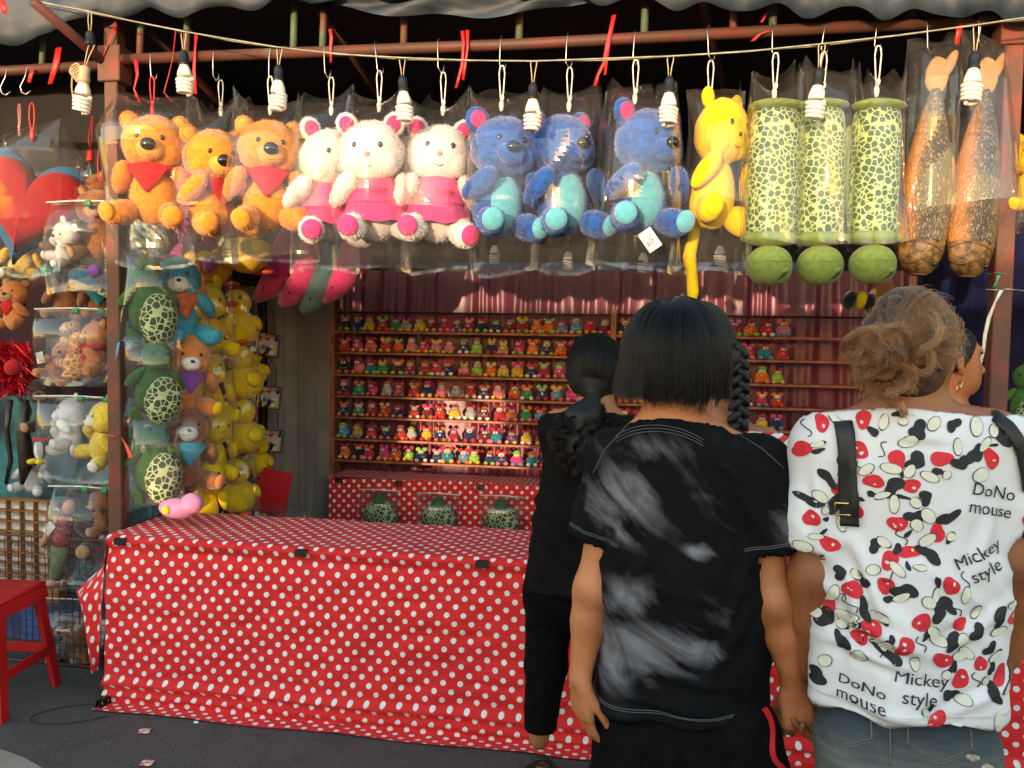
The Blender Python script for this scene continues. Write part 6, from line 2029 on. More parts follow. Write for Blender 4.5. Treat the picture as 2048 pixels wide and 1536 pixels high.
def shirt_folds(c0, seed, lines=()):
    def fn(V, N):
        for a_, b_, w_, am in lines:
            A, B = np.array((a_[0], a_[2])), np.array((b_[0], b_[2]))
            pq = V[:, [0, 2]]-A
            ab = B-A
            t_ = np.clip(pq @ ab/(ab @ ab), 0, 1)
            side = (pq[:, 0]*ab[1]-pq[:, 1]*ab[0])/np.linalg.norm(ab)
            dd = np.linalg.norm(pq-t_[:, None]*ab, axis=1)
            prof = (np.exp(-(dd/w_)**2)-.75*np.exp(-((side-1.5*w_)/w_)**2)*(dd < 4*w_))*np.sin(np.clip(t_, .04, .96)*math.pi)**.6
            V = V+N*(am*prof*(N[:, 1] < .15))[:, None]
        for i in range(len(V)):
            x, y, z = V[i]
            zz = (z-c0)/.6                     # 0 at hem, 1 at the shoulder
            low = max(0, 1-zz*1.3)
            d = .010*low*math.sin(math.atan2(y, x)*5+1.5*noise.noise(Vector((x*3, y*3, z*3+seed)))+seed)
            g = .010*math.exp(-((zz-.42)/.22)**2)*(1-abs(noise.noise(Vector((x*4+seed, y*3, z*13+x*9))))*2.6)
            V[i] += N[i]*(d+g)
        return V
    return fn
shT, bvT = garment('t_shirt', S, pT, m, [((0, 0, hemz), (0, 0, -1), .012), ((0, -.05, colz), (0, .35, 1), .012), (eL, dL, .012, .052), (eR, dR, .012, .064)], .0065, 3, diag=.6, extra=shirt_folds(hemz, 1.3, [(LT(u0, v0), LT(u1, v1), w_, am) for u0, v0, u1, v1, w_, am in ((1300, 955, 1205, 1130, .011, .011), (1335, 1020, 1200, 1250, .012, .012), (1490, 1090, 1440, 1240, .012, .010), (1215, 1150, 1290, 1330, .012, .009), (1505, 1180, 1400, 1330, .013, .010), (1215, 1345, 1420, 1385, .010, .009), (1240, 1290, 1500, 1350, .011, .008), (1450, 930, 1520, 1060, .011, .008), (1185, 960, 1175, 1060, .010, .008), (1560, 960, 1560, 1080, .010, .008), (1410, 900, 1490, 960, .010, .006), (1260, 890, 1330, 920, .010, .006), (1350, 1150, 1480, 1200, .012, .007))]))
M_thread = M('grey thread', (.13, .13, .14), .8)
for dz in (.022, .026):
    stitch(bvT, [(x, hemz+dz) for x in np.linspace(-.19, .19, 60)], 'hem_stitching', shT, M_thread)
for dz in (-.012, -.018, -.024):
    stitch(bvT, [(LT(1340, 0).x+x, colz+dz-.9*x*x*4) for x in np.linspace(-.085, .085, 30)], 'collar_stitching', shT, M_thread, .0006)
for e_, d_, w_ in ((eL, dL, .05), (eR, dR, .06)):
    for o_ in (.020, .024):
        c = e_-d_*o_
        stitch(bvT, [(c.x+t_*w_, c.z-t_*w_*d_.x/d_.z) for t_ in np.linspace(-1, 1, 22)], 'cuff_stitching', shT, M_thread)
for sgn, pts in ((-1, ((1262, 838), (1238, 862), (1212, 890), (1190, 935))), (1, ((1425, 838), (1470, 860), (1515, 885), (1560, 925)))):
    q = [LT(u, v) for u, v in pts]
    stitch(bvT, [(a_.lerp(b_, k/8).x, a_.lerp(b_, k/8).z-.004) for a_, b_ in zip(q, q[1:]) for k in range(9)], 'seam', shT, M_thread, .0006)
# trousers
def trousers(J, parent, mat, o_, top, wr_, lr, seed, fy=.66, h=.010, amp=.006, down=.06):
    ks = [J[k] for k in ('hipL', 'hipR', 'knL', 'knR', 'anL', 'anR')]
    p_ = np.array([list(v) for v in ks])
    lo, hi = p_.min(0)-.17, p_.max(0)+.17
    S = Sdf([np.arange(lo[0], hi[0], h), np.arange(lo[1], hi[1], h), np.arange(.02, top+.03, h)])
    c = (J['hipL']+J['hipR'])/2
    S.cone(Vector((c.x, c.y, top+.02)), Vector((c.x, c.y, c.z-.01)), wr_, wr_*1.04, .03, fy=fy)
    S.ell(Vector((c.x-.07, c.y-.028, c.z-.03)), (.085, .072, .09), .04)
    S.ell(Vector((c.x+.07, c.y-.028, c.z-.03)), (.085, .072, .09), .04)
    for s in 'LR':
        S.cone(J['hip'+s]-Vector((0, 0, .03)), J['kn'+s], lr[0], lr[1], .02)
        e = J['an'+s]
        e = J['kn'+s].lerp(e, 1.0 if down < .5 else .05)
        S.cone(J['kn'+s], e, lr[1], lr[2], .02)
    zb = down
    S.cut((0, 0, zb), (0, 0, -1))
    S.cut((0, 0, top), (0, 0, 1))
    return garment('trousers', S, parent, mat, [((0, 0, zb), (0, 0, -1), .014), ((0, 0, top), (0, 0, 1), .014)], amp, seed, diag=.3)
M_blkc = M('black jersey', (.0038, .0038, .0043), .9, .3, 30, .3, 300, spec=.08, dist=.002)
trT, bvp = trousers(JT, pT, M_blkc, OT, hemz+.10, .150, (.096, .092, .075), 5)
vs, fs = [], []
for k in range(40):
    t_ = k/39
    u, v = 1520+48*t_+7*math.sin(t_*11), 1398+175*t_
    c = LT(u, v)
    for w_ in (-.0055, 0, .0055):
        p = onto(bvp, c.x+w_, c.z, .003)
        vs.append(p if p is not None else (vs[-1] if vs else Vector((c.x, -.05, c.z))))
for k in range(39):
    for q in range(2):
        a_ = k*3+q
        fs.append((a_, a_+1, a_+4, a_+3))
MB().add([tuple(v) for v in vs], fs).build('side_stripe', M('red piping', (.60, .012, .02), .6), trT)
shoes(JT, pT, M('white canvas', (.5, .5, .48), .8), None)
# bob hair
HC = LT(1350, 716, .02)
hx, hy, hz = .110, .122, .124
zb = LT(1350, 778).z
ax = [np.arange(HC.x-.17, HC.x+.17, .007), np.arange(HC.y-.18, HC.y+.18, .008), np.arange(zb-.03, HC.z+.16, .007)]
S = Sdf(ax)
S.ell(HC, (hx-.008, hy-.008, hz-.006), .01)
S.cone(HC+Vector((0, -.010, -.0)), Vector((HC.x, HC.y-.010, zb-.03)), .099, .100, .02, fy=1.05)
S.cut((0, 0, zb), (0, -.25, -1))
S.cut(HC+Vector((0, .055, -.02)), (0, 1, .25))
V, Q = S.net()
hairT = obj('hair', qmesh('hair', smooth_mesh(V, Q, 2), Q, M_hcap), pT, label='straight black chin length bob')
polys = []
clumps = [(rh.uniform(math.pi*.92, math.pi*2.08), rh.uniform(.02, 1.0)**1.3*1.5, rh.uniform(.972, 1.028), rh.normal(0, .009), rh.normal(0, .05), rh.normal(0, .025), rh.uniform(0, 6.28)) for _ in range(420)]
for i in range(11000):
    pc, tc0, lc, ec, cc_, fc, wc = clumps[rh.integers(len(clumps))]
    phi = pc+rh.normal(0, .035)
    th0 = abs(tc0+rh.normal(0, .10))
    lift = lc+rh.normal(0, .006)
    end = zb+ec+rh.normal(0, .005)-.012*max(0, -math.sin(phi))+(.02*rh.random() if rh.random() < .10 else 0)
    cl_ = cc_+rh.normal(0, .012)
    flare = (.13 if math.cos(phi) < -.55 else (-.02 if math.cos(phi) > .3 else .02))+fc+rh.normal(0, .008)
    s_end = 1.0+(HC.z-end)/(.5*math.pi*hz)
    pl = []
    th0s = th0/(math.pi/2)
    for k in range(14):
        s_ = th0s+(s_end-th0s)*k/13
        if s_ <= 1:
            th = s_*math.pi/2
            rr_, z = math.sin(th)**.92, HC.z+math.cos(th)*hz*lift
        else:
            q = (s_-1)/max(.01, s_end-1)
            rr_, z = 1+.012*math.sin(q*math.pi)+flare*q*q-.045*q*q, HC.z+(end-HC.z)*q
        a_ = phi+cl_*s_
        part_ = .010*math.exp(-((rr_*math.cos(a_)+.12)/.08)**2)*(1-min(1, s_))
        pl.append((HC.x+rr_*math.cos(a_)*hx*lift+.0012*math.sin(k*.8+wc), HC.y+rr_*math.sin(a_)*hy*lift, z-part_))
    polys.append(pl)
for i in range(60):                                          # stray hairs
    phi = rh.uniform(math.pi, 2*math.pi)
    x0, y0 = math.cos(phi)*hx*1.02, math.sin(phi)*hy*1.02
    polys.append([(HC.x+x0*(1+.010*k*rh.uniform(.5, 1)*.5), HC.y+y0*(1+.004*k), HC.z+.03-.010*k+rh.normal(0, .0006)) for k in range(14)])
strands('strands', polys, .0006, M_hblack, hairT)

# ================================================================== woman in the white printed shirt
Y1 = 1.68
OW = Vector((P(1812, 700, Y1).x, Y1, 0))
def LW(u, v, dy=0.0):
    return P(u, v, Y1+dy)-OW
JW = dict(head=LW(1818, 704, .02), hr=(.076, .094, .104), neck=LW(1812, 822), chest=LW(1815, 960), waist=LW(1812, 1230), pelvis=LW(1808, 1420), tr=(.135, .14, .15), face=(.45, 1, 0),
          shL=LW(1652, 885), elL=LW(1632, 1150, .0), wrL=LW(1597, 1352, .085), shR=LW(1985, 880), elR=LW(2025, 1125, .0), wrR=LW(2012, 1310, .06), ar=(.052, .046, .028),
          hipL=LW(1735, 1450), knL=LW(1730, 1830, .02), anL=LW(1730, 2220, .0), hipR=LW(1885, 1450), knR=LW(1890, 1830, .02), anR=LW(1895, 2220, .0), lr=(.080, .058, .040), nr=.056)
JW['all'] = [JW[k] for k in JW if isinstance(JW[k], Vector)]
hL, hR = JW['wrL'], JW['wrR']
S = body_field(JW, [(np.array((hL.x-.07, hL.y-.10, hL.z-.17)), np.array((hL.x+.07, hL.y+.08, hL.z)), .0042), (np.array((hR.x-.06, hR.y-.05, hR.z-.17)), np.array((hR.x+.06, hR.y+.08, hR.z)), .0042)])
fill_body(S, JW)
hand(S, hL+Vector((-.004, 0, .004)), (.16, -.12, -1), (-.35, 1, 0), .95, (.55, .75, .75), thumb_side=1, thumb=(.3, .3))
hand(S, hR+Vector((0, 0, .004)), (-.06, .05, -1), (.85, -.5, 0), .92, (.25, .3, .3), thumb_side=1, thumb=(.35, .25))
M_skW = skinm('brown', (.28, .102, .040), [(JW['elL']+Vector((.0, -.04, -.01)), .045), (JW['elR']+Vector((.0, -.04, -.01)), .045)])
pW = make_body('person', JW, S, M_skW, 'woman with brown messy bun in a white printed T-shirt and jeans, seen from behind', OW)
face_bits(JW, pW)
ax = [np.arange(-.36, .38, .0075), np.arange(-.25, .25, .0085), np.arange(.72, 1.50, .0075)]
S = Sdf(ax)
S.cone(LW(1815, 945), LW(1815, 1180), .160, .162, .02, fy=.68)
S.cone(LW(1815, 1180), LW(1808, 1480), .162, .178, .03, fy=.72)
S.cone(LW(1655, 885), LW(1805, 850), .052, .066, .03)
S.cone(LW(1985, 875), LW(1815, 850), .052, .066, .03)
S.cone(LW(1810, 865), LW(1812, 800), .072, .066, .02, fy=.95)
wL, wR = LW(1630, 1090, -.005), LW(2022, 1065, -.005)
S.cone(LW(1652, 890), wL+(wL-LW(1652, 890))*.25, .068, .054, .030, trunc=(wL, (wL-LW(1652, 890)).normalized()))
S.cone(LW(1985, 885), wR+(wR-LW(1985, 885))*.25, .066, .052, .030, trunc=(wR, (wR-LW(1985, 885)).normalized()))
hemw = LW(1810, 1402).z
colw = LW(1812, 816).z
vL, vR = (wL-LW(1652, 890)).normalized(), (wR-LW(1985, 885)).normalized()
S.cut((0, 0, hemw), (0, 0, -1))
S.cut((0, -.05, colw), (0, .3, 1))
M_wht = M('white jersey', (.66, .65, .68), .8, .05, 6, .15, 300, spec=.2, dist=.0015)
shW, bvW = garment('t_shirt', S, pW, M_wht, [((0, 0, hemw), (0, 0, -1), .012), ((0, -.05, colw), (0, .3, 1), .012), (wL, vL, .012, .060), (wR, vR, .012, .058)], .0060, 9, diag=.4, extra=shirt_folds(hemw, 4.1, [(LW(u0, v0), LW(u1, v1), w_, am) for u0, v0, u1, v1, w_, am in ((1685, 1060, 1740, 1200, .011, .011), (1650, 1200, 1810, 1262, .012, .013), (1640, 1255, 1790, 1290, .010, .010), (1970, 1180, 1840, 1260, .012, .010), (1660, 1360, 1850, 1395, .010, .011), (1980, 1330, 1850, 1380, .011, .010), (1620, 940, 1625, 1060, .010, .008), (1700, 900, 1690, 1010, .010, .007), (1945, 1010, 1900, 1130, .011, .008), (1760, 860, 1870, 870, .009, .006), (1690, 1120, 1680, 1300, .011, .009))]))
# the print: loose blots, patches and ovals in black, red and cream, with the lettering between them
M_pk, M_pr, M_pc = M('print ink black', (.016, .016, .020), .75, .2, 60), M('print ink red', (.58, .020, .035), .75, .1, 60), M('print ink cream', (.64, .62, .52), .75, .05, 60)
pr = random.Random(21)
layers = {0: MB(), 1: MB(), 2: MB()}
def blot(cx, cz, r0, mi, el=1.0, rot=0.0, wav=.2, off=.0015, n=26, ph=None):
    p1, p2 = pr.uniform(0, 6.28), pr.uniform(0, 6.28)
    ctr = onto(bvW, cx, cz, off)
    if ctr is None:
        return
    vs = [tuple(ctr)]
    for ring in (.5, 1.0):
        for i in range(n):
            a = 2*math.pi*i/n
            r = r0*ring*(1+wav*.6*math.sin(2*a+p1)+wav*.4*math.sin(3*a+p2))
            x, z = r*math.cos(a)*el, r*math.sin(a)/el
            x, z = x*math.cos(rot)-z*math.sin(rot), x*math.sin(rot)+z*math.cos(rot)
            p = onto(bvW, cx+x, cz+z, off)
            if p is None or (p-ctr).length > r0*9:
                return
            vs.append(tuple(p))
    fs = [(0, 1+i, 1+(i+1) % n) for i in range(n)]
    for i in range(n):
        j = (i+1) % n
        fs.append((1+i, 1+n+i, 1+n+j, 1+j))
    layers[mi].add(vs, fs)
def squiggle(cx, cz, ln, rot):
    pts = []
    for k in range(12):
        t_ = k/11-.5
        x, z = t_*ln, .25*ln*math.sin(t_*6)
        x, z = x*math.cos(rot)-z*math.sin(rot), x*math.sin(rot)+z*math.cos(rot)
        p = onto(bvW, cx+x, cz+z, .0015)
        if p is None:
            return
        pts.append(p)
    layers[0].tube(pts, .0011, 4)
texts = [('DoNo\nmouse', 1948, 985, -10, .032), ('Mickey\nstyle', 1922, 1098, 26, .032), ('Mickey\nstyle', 1800, 1325, -6, .034), ('DoNo\nmouse', 1698, 1346, -4, .027)]
boxes = [(LW(u, v).x, LW(u, v).z) for _, u, v, _, _ in texts]
centres = []
for r_i, gz in enumerate(np.arange(hemw+.015, 1.45, .060)):
    for gx in np.arange(-.34, .35, .078):
        x, z = gx+(.039 if r_i % 2 else 0)+pr.uniform(-.014, .014), gz+pr.uniform(-.012, .012)
        if any(abs(x-bx0) < .064 and abs(z-bz0) < .050 for bx0, bz0 in boxes):
            continue
        centres.append((x, z))
for x, z in centres:
    k = pr.random()
    a = pr.uniform(0, 6.28)
    def at(d, da):
        return x+d*math.cos(a+da), z+d*math.sin(a+da)
    q = at(.012, 0)
    blot(*q, pr.uniform(.0125, .0165), 1, pr.uniform(.85, 1.25), a, .22, .0016)
    for s in range(pr.choice((0, 1, 1, 3))):
        da_ = pr.uniform(0, 6.28)
        blot(q[0]+.006*math.cos(da_), q[1]+.006*math.sin(da_), pr.uniform(.0015, .0032), 2, pr.uniform(.8, 1.3), a, .1, .0026, 10)
    q = at(.022, 2.6+pr.uniform(-.4, .4))
    blot(*q, pr.uniform(.011, .0165), 0, pr.uniform(.7, 1.5), a+1, .45, .0019)
    blot(*at(.030, .9), pr.uniform(.005, .009), 0, pr.uniform(.6, 1.7), a, .3, .0018)
    q = at(.028, 4.2+pr.uniform(-.4, .4))
    e_, rr_ = pr.uniform(1.15, 1.5), pr.uniform(0, 3.1)
    r0 = pr.uniform(.010, .0135)
    blot(*q, r0+.0012, 0, e_, rr_, 0, .0021)
    blot(*q, r0, 2, e_, rr_, 0, .0027)
    q = at(.027, 1.5+pr.uniform(-.3, .3))
    e_, rr_ = pr.uniform(1.0, 1.6), pr.uniform(0, 3.1)
    r0 = pr.uniform(.007, .0105)
    blot(*q, r0+.0011, 0, e_, rr_, .1, .0023)
    blot(*q, r0, 2, e_, rr_, .1, .0029)
    if pr.random() < .5:
        squiggle(*at(.034, 5.4), .03, pr.uniform(0, 3))
for k, nm, mt in ((0, 'print_black', M_pk), (1, 'print_red', M_pr), (2, 'print_cream', M_pc)):
    layers[k].build(nm, mt, shW)['kind'] = 'stuff'
for body, u, v, rot, sz in texts:
    me = text_mesh(body, sz, thick=0)
    c = LW(u, v)
    r_ = math.radians(rot)
    ok = True
    for vt_ in me.vertices:
        x, z = vt_.co.x, vt_.co.y+.006
        x, z = x*math.cos(r_)-z*math.sin(r_), x*math.sin(r_)+z*math.cos(r_)
        p = onto(bvW, c.x+x, c.z+z, .0032)
        vt_.co = p if p is not None else Vector((c.x+x, -.1, c.z+z))
    me.materials.append(M_pk)
    obj('lettering', me, shW)
for dz in (.022, .025):
    stitch(bvW, [(x, hemw+dz) for x in np.linspace(-.19, .19, 60)], 'hem_stitching', shW, M('white thread', (.6, .6, .6), .8))
# jeans
m, nt, b, L = newmat('faded denim')
tc = nd(nt, 'ShaderNodeTexCoord')
n1 = nd(nt, 'ShaderNodeTexNoise'); n1.inputs['Scale'].default_value = 9; n1.inputs['Detail'].default_value = 8
n2 = nd(nt, 'ShaderNodeTexNoise'); n2.inputs['Scale'].default_value = 5
mp = nd(nt, 'ShaderNodeMapping'); mp.inputs['Scale'].default_value = (2, 2, 9); L.new(tc.outputs['Object'], mp.inputs[0])
L.new(mp.outputs[0], n1.inputs['Vector']); L.new(tc.outputs['Object'], n2.inputs['Vector'])
sx_ = nd(nt, 'ShaderNodeSeparateXYZ'); L.new(tc.outputs['Object'], sx_.inputs[0])
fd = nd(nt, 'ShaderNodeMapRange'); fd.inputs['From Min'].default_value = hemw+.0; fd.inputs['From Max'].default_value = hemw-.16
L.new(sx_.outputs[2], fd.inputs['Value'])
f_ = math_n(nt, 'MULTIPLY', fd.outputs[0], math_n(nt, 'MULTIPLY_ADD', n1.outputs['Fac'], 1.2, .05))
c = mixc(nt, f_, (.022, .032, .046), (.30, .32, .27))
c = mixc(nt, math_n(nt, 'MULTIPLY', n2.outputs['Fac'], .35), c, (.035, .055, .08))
L.new(c, b.inputs['Base Color']); b.inputs['Roughness'].default_value = .9; b.inputs['Specular IOR Level'].default_value = .2
wv = nd(nt, 'ShaderNodeTexNoise'); wv.inputs['Scale'].default_value = 500; L.new(tc.outputs['Object'], wv.inputs['Vector'])
bp = nd(nt, 'ShaderNodeBump'); bp.inputs['Strength'].default_value = .3; bp.inputs['Distance'].default_value = .002
L.new(wv.outputs['Fac'], bp.inputs['Height']); L.new(bp.outputs['Normal'], b.inputs['Normal'])
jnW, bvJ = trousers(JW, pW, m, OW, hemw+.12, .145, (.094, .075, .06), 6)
M_dth = M('denim thread', (.16, .15, .13), .8)
for s in (-1, 1):
    cx = LW(1808, 0).x+s*.085
    top = hemw-.005
    pts = [(cx-.055, top), (cx-.055, top-.035), (cx, top-.062), (cx+.055, top-.035), (cx+.055, top)]
    for o_ in (0, .005):
        q = [(x*(1-o_*4)+cx*o_*4, z+o_) for x, z in pts]
        stitch(bvJ, [(a_[0]+(b_[0]-a_[0])*k/8, a_[1]+(b_[1]-a_[1])*k/8) for a_, b_ in zip(q, q[1:]) for k in range(9)], 'pocket_stitching', jnW, M_dth, .0009)
stitch(bvJ, [(LW(1808, 0).x, hemw+.05-k*.01) for k in range(14)], 'seat_seam', jnW, M_dth, .0012)
for u, v in ((1905, 1462), (1932, 1482)):
    c = LW(u, v)
    p = onto(bvJ, c.x, c.z, .001)
    if p is not None:
        MB().ell(p, (.012, .004, .006), seg=10, ring=6, amp=.5, fs_=120).build('fray', M('frayed denim', (.42, .34, .27), .95, .4, 150, .6, 400), jnW)
shoes(JW, pW, M('black shoe', (.02, .02, .02), .6), None)
# backpack straps worn over both shoulders
bp_t = thing('backpack_straps', 'black leather backpack straps with gold buckle over the white printed shirt', 'backpack', OW)
M_leath = M('black pebbled leather', (.010, .010, .011), .42, .2, 60, .5, 500, dist=.002)
def strap(pts, w, name, yend=None):
    vs, fs, row = [], [], 0
    q = [LW(u, v) for u, v in pts]
    ctr = [a_.lerp(b_, k/10) for a_, b_ in zip(q, q[1:]) for k in range(10)]+[q[-1]]
    for i, c in enumerate(ctr):
        d = ctr[min(i+1, len(ctr)-1)]-ctr[max(i-1, 0)]
        n_ = Vector((-d.z, 0, d.x)).normalized()
        rw_ = []
        for o_ in (-1, -.5, 0, .5, 1):
            p = onto(bvW, c.x+n_.x*w*o_, c.z+n_.z*w*o_, .0055)
            rw_.append(p)
        if any(p is None for p in rw_):
            continue
        vs += rw_
        row += 1
    # the band carries on over the shoulder to the front
    f0 = vs[:5]
    ext = []
    for k in range(1, 9):
        a_ = k/8*math.pi*.9
        ext.append([p+Vector((0, .065*(1-math.cos(a_)), .016*math.sin(a_)-.02*(1-math.cos(a_)))) for p in f0])
    vs = [p for r_ in ext[::-1] for p in r_]+vs
    row += 8
    for i in range(row-1):
        for k in range(4):
            a_ = i*5+k
            fs.append((a_, a_+1, a_+6, a_+5))
    o = MB().add([tuple(v) for v in vs], fs).build(name, M_leath, bp_t)
    o.modifiers.new('s', 'SOLIDIFY').thickness = .004
    return o
strap([(1672, 848), (1676, 900), (1676, 960), (1682, 1035)], .0165, 'strap')
strap([(1955, 826), (1985, 850), (2008, 890), (2020, 940), (2024, 970)], .011, 'strap')
c = LW(1683, 1000)
p = onto(bvW, c.x, c.z, .012)
if p is not None:
    MB().tube([p+Vector((sx*.02, 0, sz*.011)) for sx, sz in ((-1, -1), (1, -1), (1, 1), (-1, 1))], .002, 6, closed=True).build('buckle', M('gold metal', (.75, .52, .18), .25, .1, metal=1), bp_t)
# hair with messy bun
HC = LW(1816, 702, .02)
hx, hy, hz = .086, .108, .116
S = Sdf([np.arange(HC.x-.2, HC.x+.16, .007), np.arange(HC.y-.18, HC.y+.16, .008), np.arange(HC.z-.16, HC.z+.17, .007)])
S.ell(HC+Vector((0, 0, .002)), (hx-.010, hy-.010, hz-.008), .01)
S.cone(HC+Vector((-.01, -.045, -.05)), HC+Vector((-.01, -.03, -.03)), .045, .06, .03)
BUN = LW(1768, 716, -.080)
S.ell(BUN, (.048, .038, .050), .02)
S.cut(HC+Vector((.06, .03, -.01)), (.5, 1, -.75))
V, Q = S.net()
hairW = obj('hair', qmesh('hair', smooth_mesh(V, Q, 2), Q, M_hcapb), pW, label='bleached brown hair with grey roots in a messy bun')
polys, polyg = [], []
wcl = []
for i in range(330):
    th, ph = math.acos(rh.uniform(-.25, 1)), rh.uniform(0, 2*math.pi)
    wcl.append((Vector((math.sin(th)*math.cos(ph), math.sin(th)*math.sin(ph), math.cos(th))), rh.uniform(.965, 1.03), rh.random()))
for i in range(11000):
    a, lfc, gk = wcl[rh.integers(len(wcl))]
    a = (a+Vector(rh.normal(0, .035, 3))).normalized()
    if a.y > .55 or (a.x > .75 and a.z < -.05):
        continue
    bdir = (BUN-HC)
    bdir = Vector((bdir.x/hx, bdir.y/hy, bdir.z/hz)).normalized()
    pl = []
    lf = lfc+rh.normal(0, .006)
    end_t = rh.uniform(.75, 1.0)
    for k in range(10):
        t_ = k/9*end_t
        d = a.slerp(bdir, t_, a) if a.dot(bdir) > -.98 else a
        wob = .0025*math.sin(k*1.1+gk*20)
        pl.append((HC.x+d.x*hx*lf+wob, HC.y+d.y*hy*lf, HC.z+d.z*hz*lf+.010*math.sin(math.pi*t_)*(lf-.95)*10))
    (polyg if (a.z > .40 and a.x < .30 and gk < .62) or gk < .10 else polys).append(pl)
for cl in range(190):
    c = BUN+Vector((rh.normal(0, .017), rh.normal(0, .013)-.004, rh.normal(0, .021)))
    loose = cl % 3 == 0
    if loose:
        c += Vector((rh.normal(0, .014), -.004, -abs(rh.normal(0.006, .018))))
    ax_ = (Vector((rh.normal(0, .5), -1, rh.normal(0, .5))) if not loose else Vector(rh.normal(size=3))).normalized()
    e1 = ax_.orthogonal().normalized()
    e2 = ax_.cross(e1)
    r = rh.uniform(.003, .027) if not loose else rh.uniform(.008, .018)
    a0, sp, dr = rh.uniform(0, 6.28), rh.uniform(2.6, 5.4), rh.normal(0, .004)
    for j in range(30):
        o_ = Vector(rh.normal(0, .0026, 3))
        rj, aj = r*(1+rh.normal(0, .05)), a0+rh.normal(0, .10)
        wv_ = rh.uniform(0, 6.28)
        polys.append([tuple(c+o_*(1+.14*k)+(e1*math.cos(aj+sp*k/9)+e2*math.sin(aj+sp*k/9))*rj*(1+.03*k)+ax_*(dr*k*.4+.0008*math.sin(k*1.7+wv_))) for k in range(10)])
for i in range(260):                                                 # flyaways
    th, ph = math.acos(rh.uniform(-.2, 1)), rh.uniform(math.pi, 2*math.pi)
    a = Vector((math.sin(th)*math.cos(ph), math.sin(th)*math.sin(ph), math.cos(th)))
    c = Vector((HC.x+a.x*hx, HC.y+a.y*hy, HC.z+a.z*hz))
    t1 = Vector(rh.normal(size=3))
    t1 = (t1-a*t1.dot(a)).normalized()
    ln = rh.uniform(.02, .045)
    polys.append([tuple(c+t1*ln*k/9+a*(.002+.008*math.sin(k/9*2.2)*rh.uniform(.9, 1.1))) for k in range(10)])
strands('strands', polys, .00058, M_hbrown, hairW)
strands('root_strands', polyg, .00055, M_hgrey, hairW)
e = JW['head']+Vector((.45, 1, 0)).normalized().cross(Vector((0, 0, 1)))*.084+Vector((0, -.012, -.052))
MB().tube([e+Vector((.004*math.sin(a), .009*math.cos(a), .011*math.sin(a)-.010)) for a in np.linspace(0, 6.28, 16)[:-1]], .0012, 6, closed=True).build('earring', M('gold metal', (.75, .52, .18), .25, .1, metal=1), pW)

# ================================================================== woman in black at the counter
Y2 = 2.72
OK_ = Vector((P(1165, 700, Y2).x, Y2, 0))
def LK(u, v, dy=0.0):
    return P(u, v, Y2+dy)-OK_
JK = dict(head=LK(1192, 738, .02), hr=(.080, .098, .112), neck=LK(1195, 818), chest=LK(1172, 900), waist=LK(1160, 1050), pelvis=LK(1150, 1150), tr=(.125, .125, .145), face=(.25, 1, -.1),
          shL=LK(1112, 850), elL=LK(1120, 960, .16), wrL=LK(1130, 1010, .36), shR=LK(1245, 860), elR=LK(1262, 970, .16), wrR=LK(1250, 1010, .36), ar=(.042, .036, .025),
          hipL=LK(1100, 1170), knL=LK(1092, 1330, .01), anL=LK(1078, 1478, .0), hipR=LK(1190, 1170), knR=LK(1200, 1330, .02), anR=LK(1205, 1478, .05), lr=(.07, .05, .034), nr=.046)
JK['wrL'].z = JK['wrR'].z = .76
JK['all'] = [JK[k] for k in JK if isinstance(JK[k], Vector)]
S = fill_body(body_field(JK, [(np.array((-.25, .30, .70)), np.array((.25, .50, .80)), .006)]), JK)
for k, ts in (('wrL', 1), ('wrR', -1)):
    hand(S, JK[k], (.05 if ts < 0 else -.05, 1, -.18), (0, 0, 1), .9, (.15, .2, .2), thumb_side=-ts, thumb=(.5, .1))
pK = make_body('person', JK, S, skinm('light brown', (.38, .16, .07)), 'woman with curly black ponytail in black top and trousers leaning at the counter', OK_)
face_bits(JK, pK)
S = Sdf([np.arange(-.34, .34, .009), np.arange(-.24, .30, .009), np.arange(.60, 1.42, .009)])
S.cone(LK(1175, 885), LK(1160, 1040), .140, .148, .02, fy=.68)
S.cone(LK(1160, 1040), LK(1152, 1240), .148, .205, .03, fy=.70)
S.cone(LK(1115, 850), LK(1190, 822), .048, .06, .03)
S.cone(LK(1245, 858), LK(1195, 822), .048, .06, .03)
S.cone(LK(1112, 855), LK(1117, 920, .09), .06, .05, .03)
S.cone(LK(1245, 862), LK(1258, 925, .09), .06, .05, .03)
hk = LK(1150, 1178).z
S.cut((0, 0, hk), (0, 0, -1))
ck = LK(1195, 822).z
S.cut((.04, -.05, ck), (0, .35, 1))
shK, bvK = garment('tunic', S, pK, M('black cotton', (.0058, .0050, .0047), .9, .3, 30, .3, 300, spec=.1, dist=.002), [((0, 0, hk), (0, 0, -1), .014), ((.04, -.05, ck), (0, .35, 1), .014)], .004, 13, extra=shirt_folds(hk, 7.7))
trousers(JK, pK, M_blkc, OK_, hk+.06, .14, (.080, .070, .052), 15, down=LK(1080, 1462).z)
for s in 'LR':
    an = JK['an'+s]
    t_ = MB()
    t_.tube([an+Vector((.0, -.055, .03-an.z)), an+Vector((.0, -.05, .09-an.z))], .012, 8)
    t_.box((an.x, an.y+.05, .012), (.085, .25, .02), bev=.008)
    t_.tube([(an.x+.048*math.cos(a), an.y+.10, .02+.055*math.sin(a)) for a in np.linspace(0, math.pi, 10)], .010, 8)
    t_.tube([(an.x+.046*math.cos(a), an.y-.01+.052*math.sin(a), .085) for a in np.linspace(0, 6.28, 16)[:-1]], .006, 6, closed=True)
    t_.build('sandal', M('black sandal', (.012, .011, .010), .5), pK)
HC = LK(1190, 736, .02)
hx, hy, hz = .094, .112, .120
TIE = LK(1186, 796, -.075)
